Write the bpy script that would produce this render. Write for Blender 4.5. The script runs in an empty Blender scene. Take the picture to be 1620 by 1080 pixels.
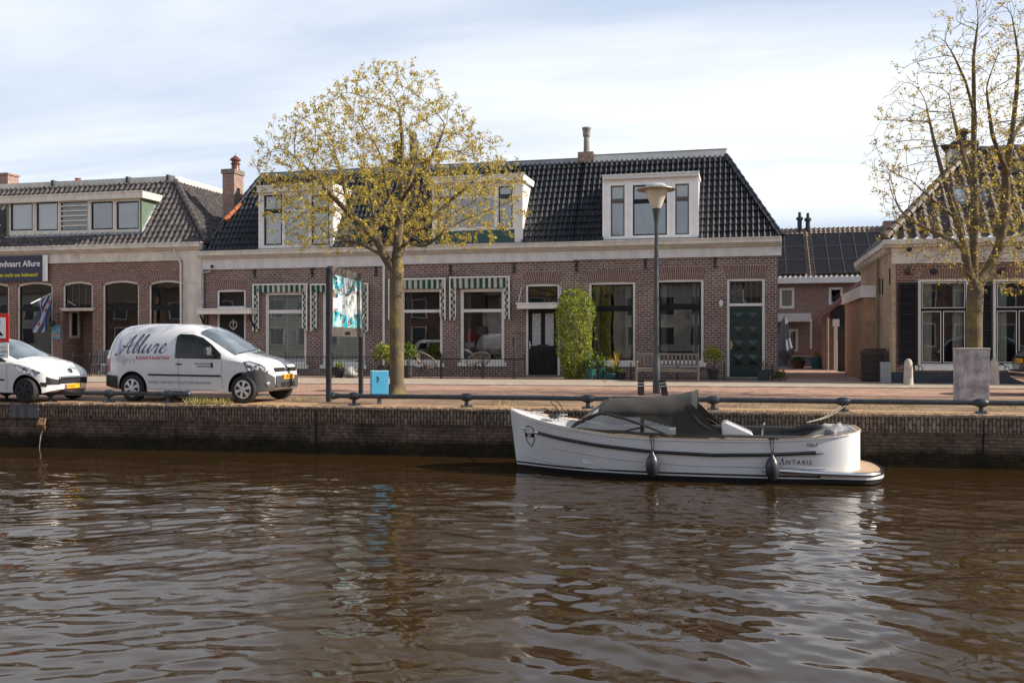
import bpy, bmesh, math, random
import numpy as np
from mathutils import Vector, Matrix
R = math.radians
SC = bpy.context.scene
COL = SC.collection
random.seed(7)

# ---------------- camera ----------------
FOC, YAW, CH = 1500.0, R(13.9), 1.4
ca, sa = math.cos(YAW), math.sin(YAW)
cd = bpy.data.cameras.new('camera'); cam = bpy.data.objects.new('camera', cd); COL.objects.link(cam)
cd.sensor_width = 36; cd.lens = 36*FOC/1620; cd.clip_start = .1; cd.clip_end = 3000
cam.location = (0, 0, CH); cam.rotation_euler = (R(90), 0, YAW)
SC.camera = cam
# ---------------- world ----------------
SUN_EL, SUN_AZ = 31.0, 5.0            # azimuth measured from +X (along the street) towards +Y
w = bpy.data.worlds.new('World'); SC.world = w; w.use_nodes = True
nt = w.node_tree; nt.nodes.clear(); N = nt.nodes.new; L = nt.links.new
out = N('ShaderNodeOutputWorld'); bg = N('ShaderNodeBackground'); bg.inputs[1].default_value = .085
sky = N('ShaderNodeTexSky'); sky.sky_type = 'NISHITA'; sky.sun_disc = False
sky.sun_elevation = R(SUN_EL); sky.sun_rotation = R(90-SUN_AZ); sky.air_density = 1.0; sky.dust_density = 1.5
tc = N('ShaderNodeTexCoord'); sp = N('ShaderNodeSeparateXYZ'); L(tc.outputs['Generated'], sp.inputs[0])
def mth(op, a, b=None, n=None, clamp=False):
    m = (n or N)('ShaderNodeMath'); m.operation = op; m.use_clamp = clamp
    t = m.id_data
    for i, v in enumerate((a, b)):
        if v is None: continue
        if isinstance(v, (int, float)): m.inputs[i].default_value = v
        else: t.links.new(v, m.inputs[i])
    return m.outputs[0]
zz = mth('ADD', mth('MAXIMUM', sp.outputs[2], 0.0), .12)
cx = N('ShaderNodeCombineXYZ'); L(mth('DIVIDE', sp.outputs[0], zz), cx.inputs[0]); L(mth('DIVIDE', sp.outputs[1], zz), cx.inputs[1])
mp = N('ShaderNodeMapping'); L(cx.outputs[0], mp.inputs[0]); mp.inputs['Rotation'].default_value = (0, 0, R(-28)); mp.inputs['Scale'].default_value = (.28, 1.0, 1)
nz = N('ShaderNodeTexNoise'); L(mp.outputs[0], nz.inputs[0]); nz.inputs['Scale'].default_value = .95; nz.inputs['Detail'].default_value = 7; nz.inputs['Roughness'].default_value = .55; nz.inputs['Distortion'].default_value = .5
rp = N('ShaderNodeValToRGB'); L(nz.outputs[0], rp.inputs[0])
rp.color_ramp.elements[0].position = .36; rp.color_ramp.elements[0].color = (.10, .10, .10, 1)
rp.color_ramp.elements[1].position = .62; rp.color_ramp.elements[1].color = (.95, .95, .95, 1)
high = mth('MULTIPLY', mth('SUBTRACT', sp.outputs[2], .36), 2.6, clamp=True)          # thin cloud lies low; overhead the sky is clear blue
lowm = mth('SUBTRACT', 1.0, high)
mb_ = N('ShaderNodeMixRGB'); L(mth('MULTIPLY', lowm, .72), mb_.inputs[0]); L(sky.outputs[0], mb_.inputs[1]); mb_.inputs[2].default_value = (5.9, 7.0, 8.8, 1)
mx = N('ShaderNodeMixRGB'); L(mth('MULTIPLY', rp.outputs[0], mth('ADD', mth('MULTIPLY', lowm, .85), .15)), mx.inputs[0]); L(mb_.outputs[0], mx.inputs[1]); mx.inputs[2].default_value = (9.7, 9.9, 10.1, 1)
L(mx.outputs[0], bg.inputs[0]); L(bg.outputs[0], out.inputs[0])
# ---------------- sun ----------------
sd = bpy.data.lights.new('sun', 'SUN'); sd.energy = 5.0; sd.angle = R(.5); sd.color = (1, .91, .78)
so = bpy.data.objects.new('sun', sd); COL.objects.link(so)
sv = Vector((math.cos(R(SUN_EL))*math.cos(R(SUN_AZ)), math.cos(R(SUN_EL))*math.sin(R(SUN_AZ)), math.sin(R(SUN_EL))))
so.rotation_euler = sv.to_track_quat('Z', 'Y').to_euler(); so.location = (40, 5, 30)
# ---------------- view ----------------
SC.view_settings.view_transform = 'Standard'; SC.view_settings.look = 'None'; SC.view_settings.gamma = 1
SC.view_settings.use_curve_mapping = False; SC.view_settings.exposure = 0.47
SC.cycles.max_bounces = 6; SC.cycles.transparent_max_bounces = 12; SC.cycles.caustics_reflective = False; SC.cycles.caustics_refractive = False
SC.cycles.sample_clamp_indirect = 4

# ---------------- pixel -> place ----------------
def ray(px, py):
    dx = (px-810)/FOC; return (dx*ca-sa, dx*sa+ca, (540-py)/FOC)
def atY(px, py, Y):
    r = ray(px, py); t = Y/r[1]; return Vector((r[0]*t, Y, CH+r[2]*t))
def atD(px, py, d):
    r = ray(px, py); return Vector((r[0]*d, r[1]*d, CH+r[2]*d))
def gnd(px, py, z=0.0):
    r = ray(px, py); t = (z-CH)/r[2]; return Vector((r[0]*t, r[1]*t, z))
F = 36.0
def FX(px, Y=F): return atY(px, 540, Y).x
def FZ(px, py, Y=F): return atY(px, py, Y).z

# ---------------- materials ----------------
MATS = {}
def nmat(name):
    m = bpy.data.materials.new(name); m.use_nodes = True; t = m.node_tree
    b = t.nodes['Principled BSDF']; MATS[name] = m; return m, t, b
def mat(name, col, rough=.6, metal=0, var=.15, scale=3., bump=0, bscale=25., spec=.5, coat=0, col2=None, lo=.35, hi=.65, stretch=None, alpha=1):
    if name in MATS: return MATS[name]
    m, t, b = nmat(name); n = t.nodes.new; l = t.links.new
    b.inputs['Roughness'].default_value = rough; b.inputs['Metallic'].default_value = metal
    b.inputs['Specular IOR Level'].default_value = spec; b.inputs['Coat Weight'].default_value = coat; b.inputs['Coat Roughness'].default_value = .05
    tcn = n('ShaderNodeTexCoord'); src = tcn.outputs['Object']
    if stretch:
        mpn = n('ShaderNodeMapping'); mpn.inputs['Scale'].default_value = stretch; l(src, mpn.inputs[0]); src = mpn.outputs[0]
    if var or col2:
        nzn = n('ShaderNodeTexNoise'); nzn.inputs['Scale'].default_value = scale; nzn.inputs['Detail'].default_value = 6; l(src, nzn.inputs[0])
        r = n('ShaderNodeValToRGB'); l(nzn.outputs[0], r.inputs[0]); r.color_ramp.elements[0].position = lo; r.color_ramp.elements[1].position = hi
        c2 = col2 or tuple(min(1, c*(1+var)) for c in col); c1 = col if col2 else tuple(c*(1-var) for c in col)
        r.color_ramp.elements[0].color = (*c1, 1); r.color_ramp.elements[1].color = (*c2, 1); l(r.outputs[0], b.inputs['Base Color'])
    else: b.inputs['Base Color'].default_value = (*col, 1)
    if bump:
        nb = n('ShaderNodeTexNoise'); nb.inputs['Scale'].default_value = bscale; nb.inputs['Detail'].default_value = 5; l(src, nb.inputs[0])
        bn = n('ShaderNodeBump'); bn.inputs['Strength'].default_value = bump; bn.inputs['Distance'].default_value = .02; l(nb.outputs[0], bn.inputs['Height']); l(bn.outputs[0], b.inputs['Normal'])
    return m
def brick(name, c1, c2, mortar, bw=.215, rh=.081, ms=.011, axis='wall', rough=.85, dirt=.35, dscale=.7, bump=.5, dcol=None, offset=.5, fine=.25, tide=None):
    m, t, b = nmat(name); n = t.nodes.new; l = t.links.new
    tcn = n('ShaderNodeTexCoord'); s = n('ShaderNodeSeparateXYZ'); l(tcn.outputs['Object'], s.inputs[0])
    c = n('ShaderNodeCombineXYZ')
    if axis == 'wall':
        l(mth('ADD', s.outputs[0], s.outputs[1], n), c.inputs[0]); l(s.outputs[2], c.inputs[1])
    elif axis == 'soldier':
        l(mth('ADD', s.outputs[0], s.outputs[1], n), c.inputs[1]); l(s.outputs[2], c.inputs[0])
    elif axis == 'floor':
        l(s.outputs[0], c.inputs[0]); l(s.outputs[1], c.inputs[1])
    elif axis == 'diag':
        l(mth('ADD', s.outputs[0], s.outputs[1], n), c.inputs[0]); l(mth('SUBTRACT', s.outputs[0], s.outputs[1], n), c.inputs[1])
    bt = n('ShaderNodeTexBrick'); l(c.outputs[0], bt.inputs[0]); bt.offset = offset
    for k, v in (('Scale', 1), ('Brick Width', bw), ('Row Height', rh), ('Mortar Size', ms), ('Mortar Smooth', .2), ('Bias', 0)): bt.inputs[k].default_value = v
    bt.inputs['Color1'].default_value = (*c1, 1); bt.inputs['Color2'].default_value = (*c2, 1); bt.inputs['Mortar'].default_value = (*mortar, 1)
    nz1 = n('ShaderNodeTexNoise'); nz1.inputs['Scale'].default_value = dscale; nz1.inputs['Detail'].default_value = 8; nz1.inputs['Roughness'].default_value = .65; l(tcn.outputs['Object'], nz1.inputs[0])
    r = n('ShaderNodeValToRGB'); l(nz1.outputs[0], r.inputs[0]); d = dcol or (1-dirt,)*3
    r.color_ramp.elements[0].position = .3; r.color_ramp.elements[0].color = (*d, 1); r.color_ramp.elements[1].position = .65; r.color_ramp.elements[1].color = (1.12, 1.12, 1.12, 1)
    mxn = n('ShaderNodeMixRGB'); mxn.blend_type = 'MULTIPLY'; mxn.inputs[0].default_value = 1; l(bt.outputs[0], mxn.inputs[1]); l(r.outputs[0], mxn.inputs[2])
    nz2 = n('ShaderNodeTexNoise'); nz2.inputs['Scale'].default_value = 9; nz2.inputs['Detail'].default_value = 3; l(tcn.outputs['Object'], nz2.inputs[0])
    r2 = n('ShaderNodeValToRGB'); l(nz2.outputs[0], r2.inputs[0]); r2.color_ramp.elements[0].position = .3; r2.color_ramp.elements[1].position = .7
    r2.color_ramp.elements[0].color = (1-fine,)*3+(1,); r2.color_ramp.elements[1].color = (1+fine,)*3+(1,)
    mx2 = n('ShaderNodeMixRGB'); mx2.blend_type = 'MULTIPLY'; mx2.inputs[0].default_value = 1; l(mxn.outputs[0], mx2.inputs[1]); l(r2.outputs[0], mx2.inputs[2])
    if tide:   # algae and silt stain above the waterline, ragged upper edge
        nt_ = n('ShaderNodeTexNoise'); nt_.inputs['Scale'].default_value = 1.7; nt_.inputs['Detail'].default_value = 7; l(tcn.outputs['Object'], nt_.inputs[0])
        h_ = mth('ADD', s.outputs[2], mth('MULTIPLY', nt_.outputs[0], tide[1], n), n); r3 = n('ShaderNodeValToRGB'); l(mth('MULTIPLY', mth('ADD', h_, -tide[0], n), 6.0, n, True), r3.inputs[0])
        r3.color_ramp.elements[0].color = (*tide[2], 1); r3.color_ramp.elements[1].color = (1, 1, 1, 1); r3.color_ramp.elements[1].position = .9
        mx3 = n('ShaderNodeMixRGB'); mx3.blend_type = 'MULTIPLY'; mx3.inputs[0].default_value = 1; l(mx2.outputs[0], mx3.inputs[1]); l(r3.outputs[0], mx3.inputs[2]); mx2 = mx3
    l(mx2.outputs[0], b.inputs['Base Color']); b.inputs['Roughness'].default_value = rough; b.inputs['Specular IOR Level'].default_value = .25
    bn = n('ShaderNodeBump'); bn.invert = True; bn.inputs['Strength'].default_value = bump; bn.inputs['Distance'].default_value = .01
    l(bt.outputs['Fac'], bn.inputs['Height']); l(bn.outputs[0], b.inputs['Normal'])
    return m
def glass(name, tint=(.8, .84, .82), k=2.3, base=.05, rough=.01):
    m = bpy.data.materials.new(name); m.use_nodes = True; t = m.node_tree; t.nodes.clear(); n = t.nodes.new; l = t.links.new; MATS[name] = m
    o = n('ShaderNodeOutputMaterial'); mi = n('ShaderNodeMixShader'); tr = n('ShaderNodeBsdfTransparent'); g = n('ShaderNodeBsdfGlossy')
    tr.inputs[0].default_value = (*tint, 1); g.inputs['Roughness'].default_value = rough; g.inputs['Color'].default_value = (1, 1, 1, 1)
    fr = n('ShaderNodeFresnel'); fr.inputs[0].default_value = 1.5
    tcn = n('ShaderNodeTexCoord'); nn = n('ShaderNodeTexNoise'); nn.inputs['Scale'].default_value = 1.3; nn.inputs['Detail'].default_value = 1; l(tcn.outputs['Object'], nn.inputs[0])
    bn = n('ShaderNodeBump'); bn.inputs['Strength'].default_value = .05; bn.inputs['Distance'].default_value = .02; l(nn.outputs[0], bn.inputs['Height']); l(bn.outputs[0], g.inputs['Normal'])
    l(mth('ADD', mth('MULTIPLY', fr.outputs[0], k, n), base, n, True), mi.inputs[0]); l(tr.outputs[0], mi.inputs[1]); l(g.outputs[0], mi.inputs[2]); l(mi.outputs[0], o.inputs[0])
    return m
def carpaint(name, col, rough=.28, coat=.6):
    return mat(name, col, rough=rough, var=.03, scale=1.5, coat=coat, spec=.5)

# ---------------- mesh builder ----------------
ORG = {}
class MB:
    def __init__(s): s.v = []; s.f = []; s.m = []
    def add(s, vs, fs, mi=0):
        o = len(s.v); s.v += [tuple(p) for p in vs]
        for f in fs: s.f.append(tuple(i+o for i in f)); s.m.append(mi)
        return s
    def box(s, x0, x1, y0, y1, z0, z1, mi=0, skip=''):
        if x0 > x1: x0, x1 = x1, x0
        if y0 > y1: y0, y1 = y1, y0
        if z0 > z1: z0, z1 = z1, z0
        v = [(x0,y0,z0),(x1,y0,z0),(x1,y1,z0),(x0,y1,z0),(x0,y0,z1),(x1,y0,z1),(x1,y1,z1),(x0,y1,z1)]
        return s.add(v, [(0,3,2,1),(4,5,6,7),(0,1,5,4),(1,2,6,5),(2,3,7,6),(3,0,4,7)], mi)
    def obox(s, M, hx, hy, hz, mi=0):
        v = [M @ Vector((a*hx, b*hy, c*hz)) for c in (-1,1) for a, b in ((-1,-1),(1,-1),(1,1),(-1,1))]
        return s.add(v, [(0,3,2,1),(4,5,6,7),(0,1,5,4),(1,2,6,5),(2,3,7,6),(3,0,4,7)], mi)
    def beam(s, a, b, w, h, mi=0, up=(0,0,1)):
        a = Vector(a); b = Vector(b); d = (b-a); ln = d.length; d.normalize(); u = Vector(up)
        x = d.cross(u)
        if x.length < 1e-4: x = d.cross(Vector((0,1,0)))
        x.normalize(); z = x.cross(d)
        M = Matrix((( x.x, d.x, z.x, (a.x+b.x)/2), (x.y, d.y, z.y, (a.y+b.y)/2), (x.z, d.z, z.z, (a.z+b.z)/2), (0,0,0,1)))
        return s.obox(M, w/2, ln/2, h/2, mi)
    def quad(s, a, b, c, d, mi=0): return s.add([a, b, c, d], [(0,1,2,3)], mi)
    def tube(s, pts, r, n=8, cap=True, mi=0):
        pts = [Vector(p) for p in pts]; rs = r if isinstance(r, (list, tuple)) else [r]*len(pts)
        o = len(s.v); x = None
        for i, p in enumerate(pts):
            d = (pts[min(i+1, len(pts)-1)]-pts[max(i-1, 0)])
            if d.length < 1e-9: d = Vector((0,0,1))
            d.normalize()
            if x is None:
                x = d.cross(Vector((0,0,1)) if abs(d.z) < .9 else Vector((1,0,0)))
            x = (x - d*x.dot(d)); x.normalize(); y = d.cross(x)
            for k in range(n):
                a = 2*math.pi*k/n; s.v.append(tuple(p+(x*math.cos(a)+y*math.sin(a))*rs[i]))
        for i in range(len(pts)-1):
            for k in range(n):
                a = o+i*n+k; b = o+i*n+(k+1) % n; s.f.append((a, b, b+n, a+n)); s.m.append(mi)
        if cap:
            s.f.append(tuple(o+k for k in range(n))[::-1]); s.m.append(mi)
            e = o+(len(pts)-1)*n; s.f.append(tuple(e+k for k in range(n))); s.m.append(mi)
        return s
    def lathe(s, prof, c=(0,0,0), n=20, M=None, mi=0):
        o = len(s.v); c = Vector(c)
        for (r, z) in prof:
            for k in range(n):
                a = 2*math.pi*k/n; p = Vector((r*math.cos(a), r*math.sin(a), z))
                if M is not None: p = M @ p
                s.v.append(tuple(p+c))
        for i in range(len(prof)-1):
            for k in range(n):
                a = o+i*n+k; b = o+i*n+(k+1) % n; s.f.append((a, b, b+n, a+n)); s.m.append(mi)
        s.f.append(tuple(o+k for k in range(n))[::-1]); s.m.append(mi)
        e = o+(len(prof)-1)*n; s.f.append(tuple(e+k for k in range(n))); s.m.append(mi)
        return s
    def prism(s, poly, a, b, ax='y', mi=0):
        f = {'y': lambda p, t: (p[0], t, p[1]), 'z': lambda p, t: (p[0], p[1], t), 'x': lambda p, t: (t, p[0], p[1])}[ax]
        n = len(poly); v = [f(p, a) for p in poly]+[f(p, b) for p in poly]
        fs = [tuple(range(n)), tuple(range(2*n-1, n-1, -1))]+[(i, i+n, (i+1) % n+n, (i+1) % n) for i in range(n)]
        return s.add(v, fs, mi)
    def grid(s, fn, nu, nv, mi=0, keep=None):
        o = len(s.v)
        for j in range(nv+1):
            for i in range(nu+1): s.v.append(tuple(fn(i/nu, j/nv)))
        for j in range(nv):
            for i in range(nu):
                if keep and not keep((i+.5)/nu, (j+.5)/nv): continue
                a = o+j*(nu+1)+i; s.f.append((a, a+1, a+nu+2, a+nu+1)); s.m.append(mi)
        return s
    def build(s, name, mats, parent=None, smooth=False, bevel=0, recalc=True, wn=False):
        if not isinstance(mats, (list, tuple)): mats = [mats]
        me = bpy.data.meshes.new(name)
        if parent is not None: org = ORG.get(parent.name, Vector((0,0,0)))
        else:
            A = np.array(s.v); org = Vector(((A[:,0].min()+A[:,0].max())/2, (A[:,1].min()+A[:,1].max())/2, A[:,2].min()))
        me.from_pydata([(x-org.x, y-org.y, z-org.z) for x, y, z in s.v], [], s.f)
        for m in mats: me.materials.append(m)
        if len(mats) > 1: me.polygons.foreach_set('material_index', s.m)
        if recalc:
            bm = bmesh.new(); bm.from_mesh(me); bmesh.ops.recalc_face_normals(bm, faces=bm.faces); bm.to_mesh(me); bm.free()
        if smooth:
            me.polygons.foreach_set('use_smooth', [True]*len(me.polygons))
            if smooth != 'all':
                try: me.set_sharp_from_angle(angle=R(35))
                except Exception: pass
        me.update()
        o = bpy.data.objects.new(name, me); COL.objects.link(o)
        if parent is not None: o.parent = parent; ORG[o.name] = org
        else: o.location = org; ORG[o.name] = org
        if bevel:
            b = o.modifiers.new('bevel', 'BEVEL'); b.width = bevel; b.segments = 2; b.limit_method = 'ANGLE'; b.angle_limit = R(40)
        return o
def tag(o, label, cat, group=None, kind=None):
    if label: o['label'] = label
    if cat: o['category'] = cat
    if group: o['group'] = group
    if kind: o['kind'] = kind
    return o
def thing(name, label, cat, loc=(0,0,0), rotz=0, group=None, local=False):
    o = bpy.data.objects.new(name, None); COL.objects.link(o); o.location = loc; o.rotation_euler = (0, 0, rotz)
    o.empty_display_size = .2; tag(o, label, cat, group)
    ORG[o.name] = Vector((0,0,0)) if local else Vector(loc)
    return o
def struct(o): o['kind'] = 'structure'; return o
def dup(root, loc, rotz=None, label=None, scale=None):
    r = root.copy(); COL.objects.link(r); r.location = loc
    if rotz is not None: r.rotation_euler = (0, 0, rotz)
    if scale: r.scale = scale
    if label: r['label'] = label
    for ch in list(root.children):
        c = ch.copy(); COL.objects.link(c); c.parent = r
        for g in ch.children:
            d = g.copy(); COL.objects.link(d); d.parent = c
    return r
def text_mb(s, size, fn, shear=0, spacing=1, bold=0, align='LEFT', mb=None, mi=0):
    """lettering as a mesh; fn maps (x, y) of the text plane to 3-D"""
    c = bpy.data.curves.new('lettering', 'FONT'); c.body = s; c.size = size; c.shear = shear; c.space_character = spacing; c.offset = bold; c.align_x = align; c.resolution_u = 3
    o = bpy.data.objects.new('lettering', c); COL.objects.link(o); bpy.context.view_layer.update()
    me = bpy.data.meshes.new_from_object(o.evaluated_get(bpy.context.evaluated_depsgraph_get()))
    mb = mb or MB(); mb.add([fn(v.co.x, v.co.y) for v in me.vertices], [tuple(p.vertices) for p in me.polygons], mi)
    bpy.data.objects.remove(o); bpy.data.meshes.remove(me); bpy.data.curves.remove(c)
    return mb
def catmull(pts, k=6):
    out = []; P = [pts[0]]+list(pts)+[pts[-1]]
    for i in range(1, len(P)-2):
        a, b, c, d = [Vector(q) for q in P[i-1:i+3]]
        for j in range(k):
            t = j/k; out.append(.5*((2*b)+(c-a)*t+(2*a-5*b+4*c-d)*t*t+(3*b-a-3*c+d)*t**3))
    out.append(Vector(P[-2])); return out
def interp(x, tab):
    if x <= tab[0][0]: return tab[0][1]
    for (a, u), (b, v) in zip(tab, tab[1:]):
        if x <= b: return u+(v-u)*(x-a)/(b-a)
    return tab[-1][1]
def sinterp(x, tab):
    """smooth (cubic) interpolation"""
    n = len(tab)
    if x <= tab[0][0]: return tab[0][1]
    if x >= tab[-1][0]: return tab[-1][1]
    for i in range(n-1):
        x0, y0 = tab[i]; x1, y1 = tab[i+1]
        if x <= x1:
            def sl(j):
                if j <= 0: return (tab[1][1]-tab[0][1])/(tab[1][0]-tab[0][0])
                if j >= n-1: return (tab[-1][1]-tab[-2][1])/(tab[-1][0]-tab[-2][0])
                a = (tab[j][1]-tab[j-1][1])/(tab[j][0]-tab[j-1][0]); b = (tab[j+1][1]-tab[j][1])/(tab[j+1][0]-tab[j][0])
                return 0 if a*b <= 0 else 2*a*b/(a+b)
            h = x1-x0; t = (x-x0)/h; m0, m1 = sl(i)*h, sl(i+1)*h
            return (2*t**3-3*t*t+1)*y0+(t**3-2*t*t+t)*m0+(-2*t**3+3*t*t)*y1+(t**3-t*t)*m1
# ---------------- palette ----------------
B_MID = brick('brick_purple_brown', (.14, .073, .062), (.215, .122, .102), (.44, .40, .36), bw=.225, rh=.088, ms=.0125, dirt=.3)
B_MIDV = [mat('voussoir_brick', (.155, .073, .058), var=.35, scale=14, rough=.85), mat('mortar', (.40, .36, .32), rough=.9)]
B_LEFT = brick('brick_red_brown', (.155, .070, .052), (.225, .11, .085), (.36, .31, .27), bw=.225, rh=.088, ms=.0125, dirt=.25)
B_RIGHT = brick('brick_dark_red', (.14, .060, .047), (.21, .095, .073), (.33, .29, .25), bw=.225, rh=.088, ms=.0125, dirt=.25)
B_YEL = brick('brick_yellow', (.42, .30, .19), (.50, .37, .24), (.40, .33, .26), dirt=.2)
B_CHIM = brick('brick_chimney', (.24, .13, .10), (.33, .19, .15), (.42, .36, .32), dirt=.2)
B_BACK = brick('brick_far_house', (.24, .15, .125), (.27, .17, .14), (.28, .20, .17), dirt=.1)
B_QUAY = brick('brick_quay', (.15, .105, .078), (.20, .14, .10), (.10, .08, .065), bw=.22, rh=.07, dirt=.72, dscale=1.1, bump=1, dcol=(.30, .28, .26), fine=.45, tide=(-.62, .35, (.22, .24, .15)))
B_QUAYS = brick('brick_quay_soldier', (.29, .21, .15), (.19, .135, .10), (.07, .055, .045), bw=.21, rh=.072, ms=.014, axis='soldier', dirt=.5, dscale=1.6, bump=1.0, fine=.4)
ROADM = brick('road_clinker', (.37, .205, .145), (.48, .31, .235), (.27, .20, .155), bw=.8, rh=.4, ms=.035, axis='diag', dirt=.25, dscale=.7, bump=.4, fine=.22)
WALKM = brick('sidewalk_pavers', (.43, .36, .28), (.37, .30, .235), (.30, .25, .20), bw=.3, rh=.3, ms=.012, axis='floor', dirt=.15, bump=.2, fine=.1)
COPM = brick('quay_edge_pavers', (.54, .33, .19), (.46, .275, .16), (.30, .21, .14), bw=.2, rh=.1, ms=.01, axis='floor', dirt=.3, dscale=2.5, bump=.3, fine=.2, dcol=(.72, .72, .62))
YARDM = brick('yard_pavers', (.20, .13, .10), (.26, .17, .13), (.15, .12, .10), bw=.3, rh=.15, ms=.01, axis='floor', dirt=.3)
VERGEM = brick('verge_dusty_clinker', (.30, .19, .135), (.36, .24, .17), (.20, .155, .11), bw=.4, rh=.2, ms=.03, axis='diag', dirt=.5, dscale=.9, bump=.4, fine=.25, dcol=(.42, .40, .32))
GROUNDM = mat('ground_soil', (.12, .10, .07), var=.3, scale=.3, rough=.95)
CREAM = mat('paint_cream', (.62, .57, .50), var=.13, scale=1.6, stretch=(2.2, 2.2, 1), rough=.5, bump=.1, bscale=8)
OFFW = mat('paint_off_white', (.76, .73, .70), var=.05, scale=2.5, rough=.45)
WHITE = mat('paint_white', (.84, .83, .82), var=.04, scale=3, rough=.4)
GREYW = mat('fascia_grey_white', (.66, .65, .64), var=.06, scale=2, rough=.5)
BLACKP = mat('paint_black', (.008, .009, .010), var=.3, rough=.38, spec=.25)
DGREEN = mat('paint_dark_green', (.007, .026, .024), var=.15, scale=4, rough=.28)
GREENB = mat('panel_green', (.015, .07, .06), var=.1, rough=.4)
CHEEKG = mat('cheek_sage', (.12, .17, .125), var=.1, rough=.6)
ZINC = mat('zinc', (.34, .36, .38), var=.15, scale=4, rough=.45, metal=.5)
LEAD = mat('lead_flashing', (.20, .22, .25), var=.25, scale=5, rough=.5, metal=.3)
TILEB = mat('tile_black_glazed', (.008, .009, .012), var=.8, scale=3, rough=.31, spec=.8)
TILEG = mat('tile_grey_weathered', (.055, .05, .052), col2=(.15, .125, .11), scale=7, rough=.55, lo=.4, hi=.72, bump=.3, bscale=30)
TILER = mat('tile_brown_weathered', (.06, .045, .038), col2=(.17, .13, .105), scale=5, rough=.6, lo=.35, hi=.7)
TILET = mat('tile_far_brown', (.20, .15, .115), var=.2, scale=3, rough=.7)
ORANGE = mat('tile_orange', (.40, .12, .05), var=.3, scale=8, rough=.8)
ROOFT = mat('bitumen', (.05, .05, .055), var=.2, rough=.8)
ROOM = mat('room_wall', (.16, .14, .12), var=.15, scale=1, rough=.9)
ROOMD = mat('room_dark', (.045, .04, .036), var=.3, scale=1, rough=.9)
CURT = mat('curtain_white', (.62, .62, .60), var=.12, scale=1, rough=.9, stretch=(14, 1, 1))
CURTG = mat('curtain_grey', (.30, .30, .31), var=.2, scale=1, rough=.9, stretch=(14, 1, 1))
BLIND = mat('blind_white', (.66, .68, .68), var=.05, rough=.7)
GLS = glass('window_glass')
GLSD = glass('dormer_glass', k=2.6, base=.10)
GLSC = glass('car_glass', tint=(.45, .5, .48), k=1.6, base=.02)
IRON = mat('iron_black', (.018, .019, .022), var=.3, rough=.45, metal=.2)
RAILM = mat('rail_blue_grey_paint', (.024, .033, .044), var=.25, scale=6, rough=.36, bump=.15, bscale=30)
POLEM = mat('pole_grey_green', (.055, .065, .072), var=.15, scale=3, rough=.45)
STEEL = mat('stainless', (.62, .62, .62), var=.08, rough=.18, metal=1)
CHROME = mat('chrome', (.8, .8, .8), var=0, rough=.07, metal=1)
CONC = mat('concrete', (.30, .27, .25), col2=(.44, .40, .38), scale=6, rough=.9, bump=.4, bscale=40)
BARK = mat('bark_grey', (.13, .105, .07), col2=(.27, .22, .12), scale=9, rough=.95, bump=1.0, bscale=26, stretch=(1, 1, .4))
LICH = mat('bark_lichen', (.115, .088, .058), col2=(.25, .19, .05), scale=2.6, rough=.95, bump=1.0, bscale=26, lo=.50, hi=.72)
def leaf(name, col, tr=.35):
    m, t, b = nmat(name); b.inputs['Base Color'].default_value = (*col, 1); b.inputs['Roughness'].default_value = .5
    n = t.nodes.new; l = t.links.new; trn = n('ShaderNodeBsdfTranslucent'); trn.inputs[0].default_value = (*[min(1, c*1.5) for c in col], 1)
    mi = n('ShaderNodeMixShader'); mi.inputs[0].default_value = tr; o = t.nodes['Material Output']
    l(b.outputs[0], mi.inputs[1]); l(trn.outputs[0], mi.inputs[2]); l(mi.outputs[0], o.inputs[0]); return m
LF_Y = leaf('leaf_yellow', (.60, .44, .05)); LF_O = leaf('leaf_olive', (.36, .29, .06)); LF_B = leaf('bud_brown', (.16, .11, .06), .15)
LF_L = leaf('leaf_lime', (.30, .32, .025)); LF_G = leaf('leaf_green', (.10, .17, .02)); LF_D = leaf('leaf_dark', (.035, .07, .015)); LF_P = leaf('leaf_pale', (.36, .38, .10))
TIRE = mat('tyre_rubber', (.02, .02, .02), var=.2, rough=.8)
CLOTHG = mat('awning_green', (.010, .075, .055), var=.2, scale=8, rough=.85)
CLOTHW = mat('awning_white', (.54, .51, .45), var=.12, scale=6, rough=.85)
SIGNW = mat('sign_white', (.80, .80, .80), var=.03, rough=.35)
SIGNR = mat('sign_red', (.62, .03, .02), var=.05, rough=.35)
NAVY = mat('navy', (.022, .028, .06), var=.1, rough=.5)
YEL = mat('letter_yellow', (.75, .62, .03), var=.05, rough=.5)
PLATE = mat('plate_yellow', (.80, .42, .02), var=.08, rough=.4)
# ================= SETTING: ground, canal, quay =================
QL = gnd(0, 635.5); QR = gnd(1620, 656.5)
qdir = (QR-QL).normalized(); QANG = math.atan2(qdir.y, qdir.x); qn = Vector((-qdir.y, qdir.x, 0))
def Q(x, off=0, z=0.0):
    """point on the quay line at world X=x, moved inland by off"""
    t = (x-QL.x)/qdir.x; p = QL+qdir*t+qn*off; return Vector((p.x, p.y, z))
WZ = -1.03
XL, XR = -70, 60
def sheet(name, pts, m, z=None):
    mb = MB(); mb.add([(p[0], p[1], p[2] if z is None else z) for p in pts], [tuple(range(len(pts)))]); o = mb.build(name, m, recalc=False); struct(o); return o
# far bank ground, reaching the horizon
mb = MB(); a, b = Q(-900, .02), Q(900, .02)
mb.add([(a.x, a.y, -.012), (b.x, b.y, -.012), (900, 900, -.012), (-900, 900, -.012)], [(0,1,2,3)])
struct(mb.build('ground', GROUNDM, recalc=False))
# near bank behind and below the camera
sheet('ground', [(-900, -900, -.01), (900, -900, -.01), (900, 1.5, -.01), (-900, 1.5, -.01)], GROUNDM)
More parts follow.
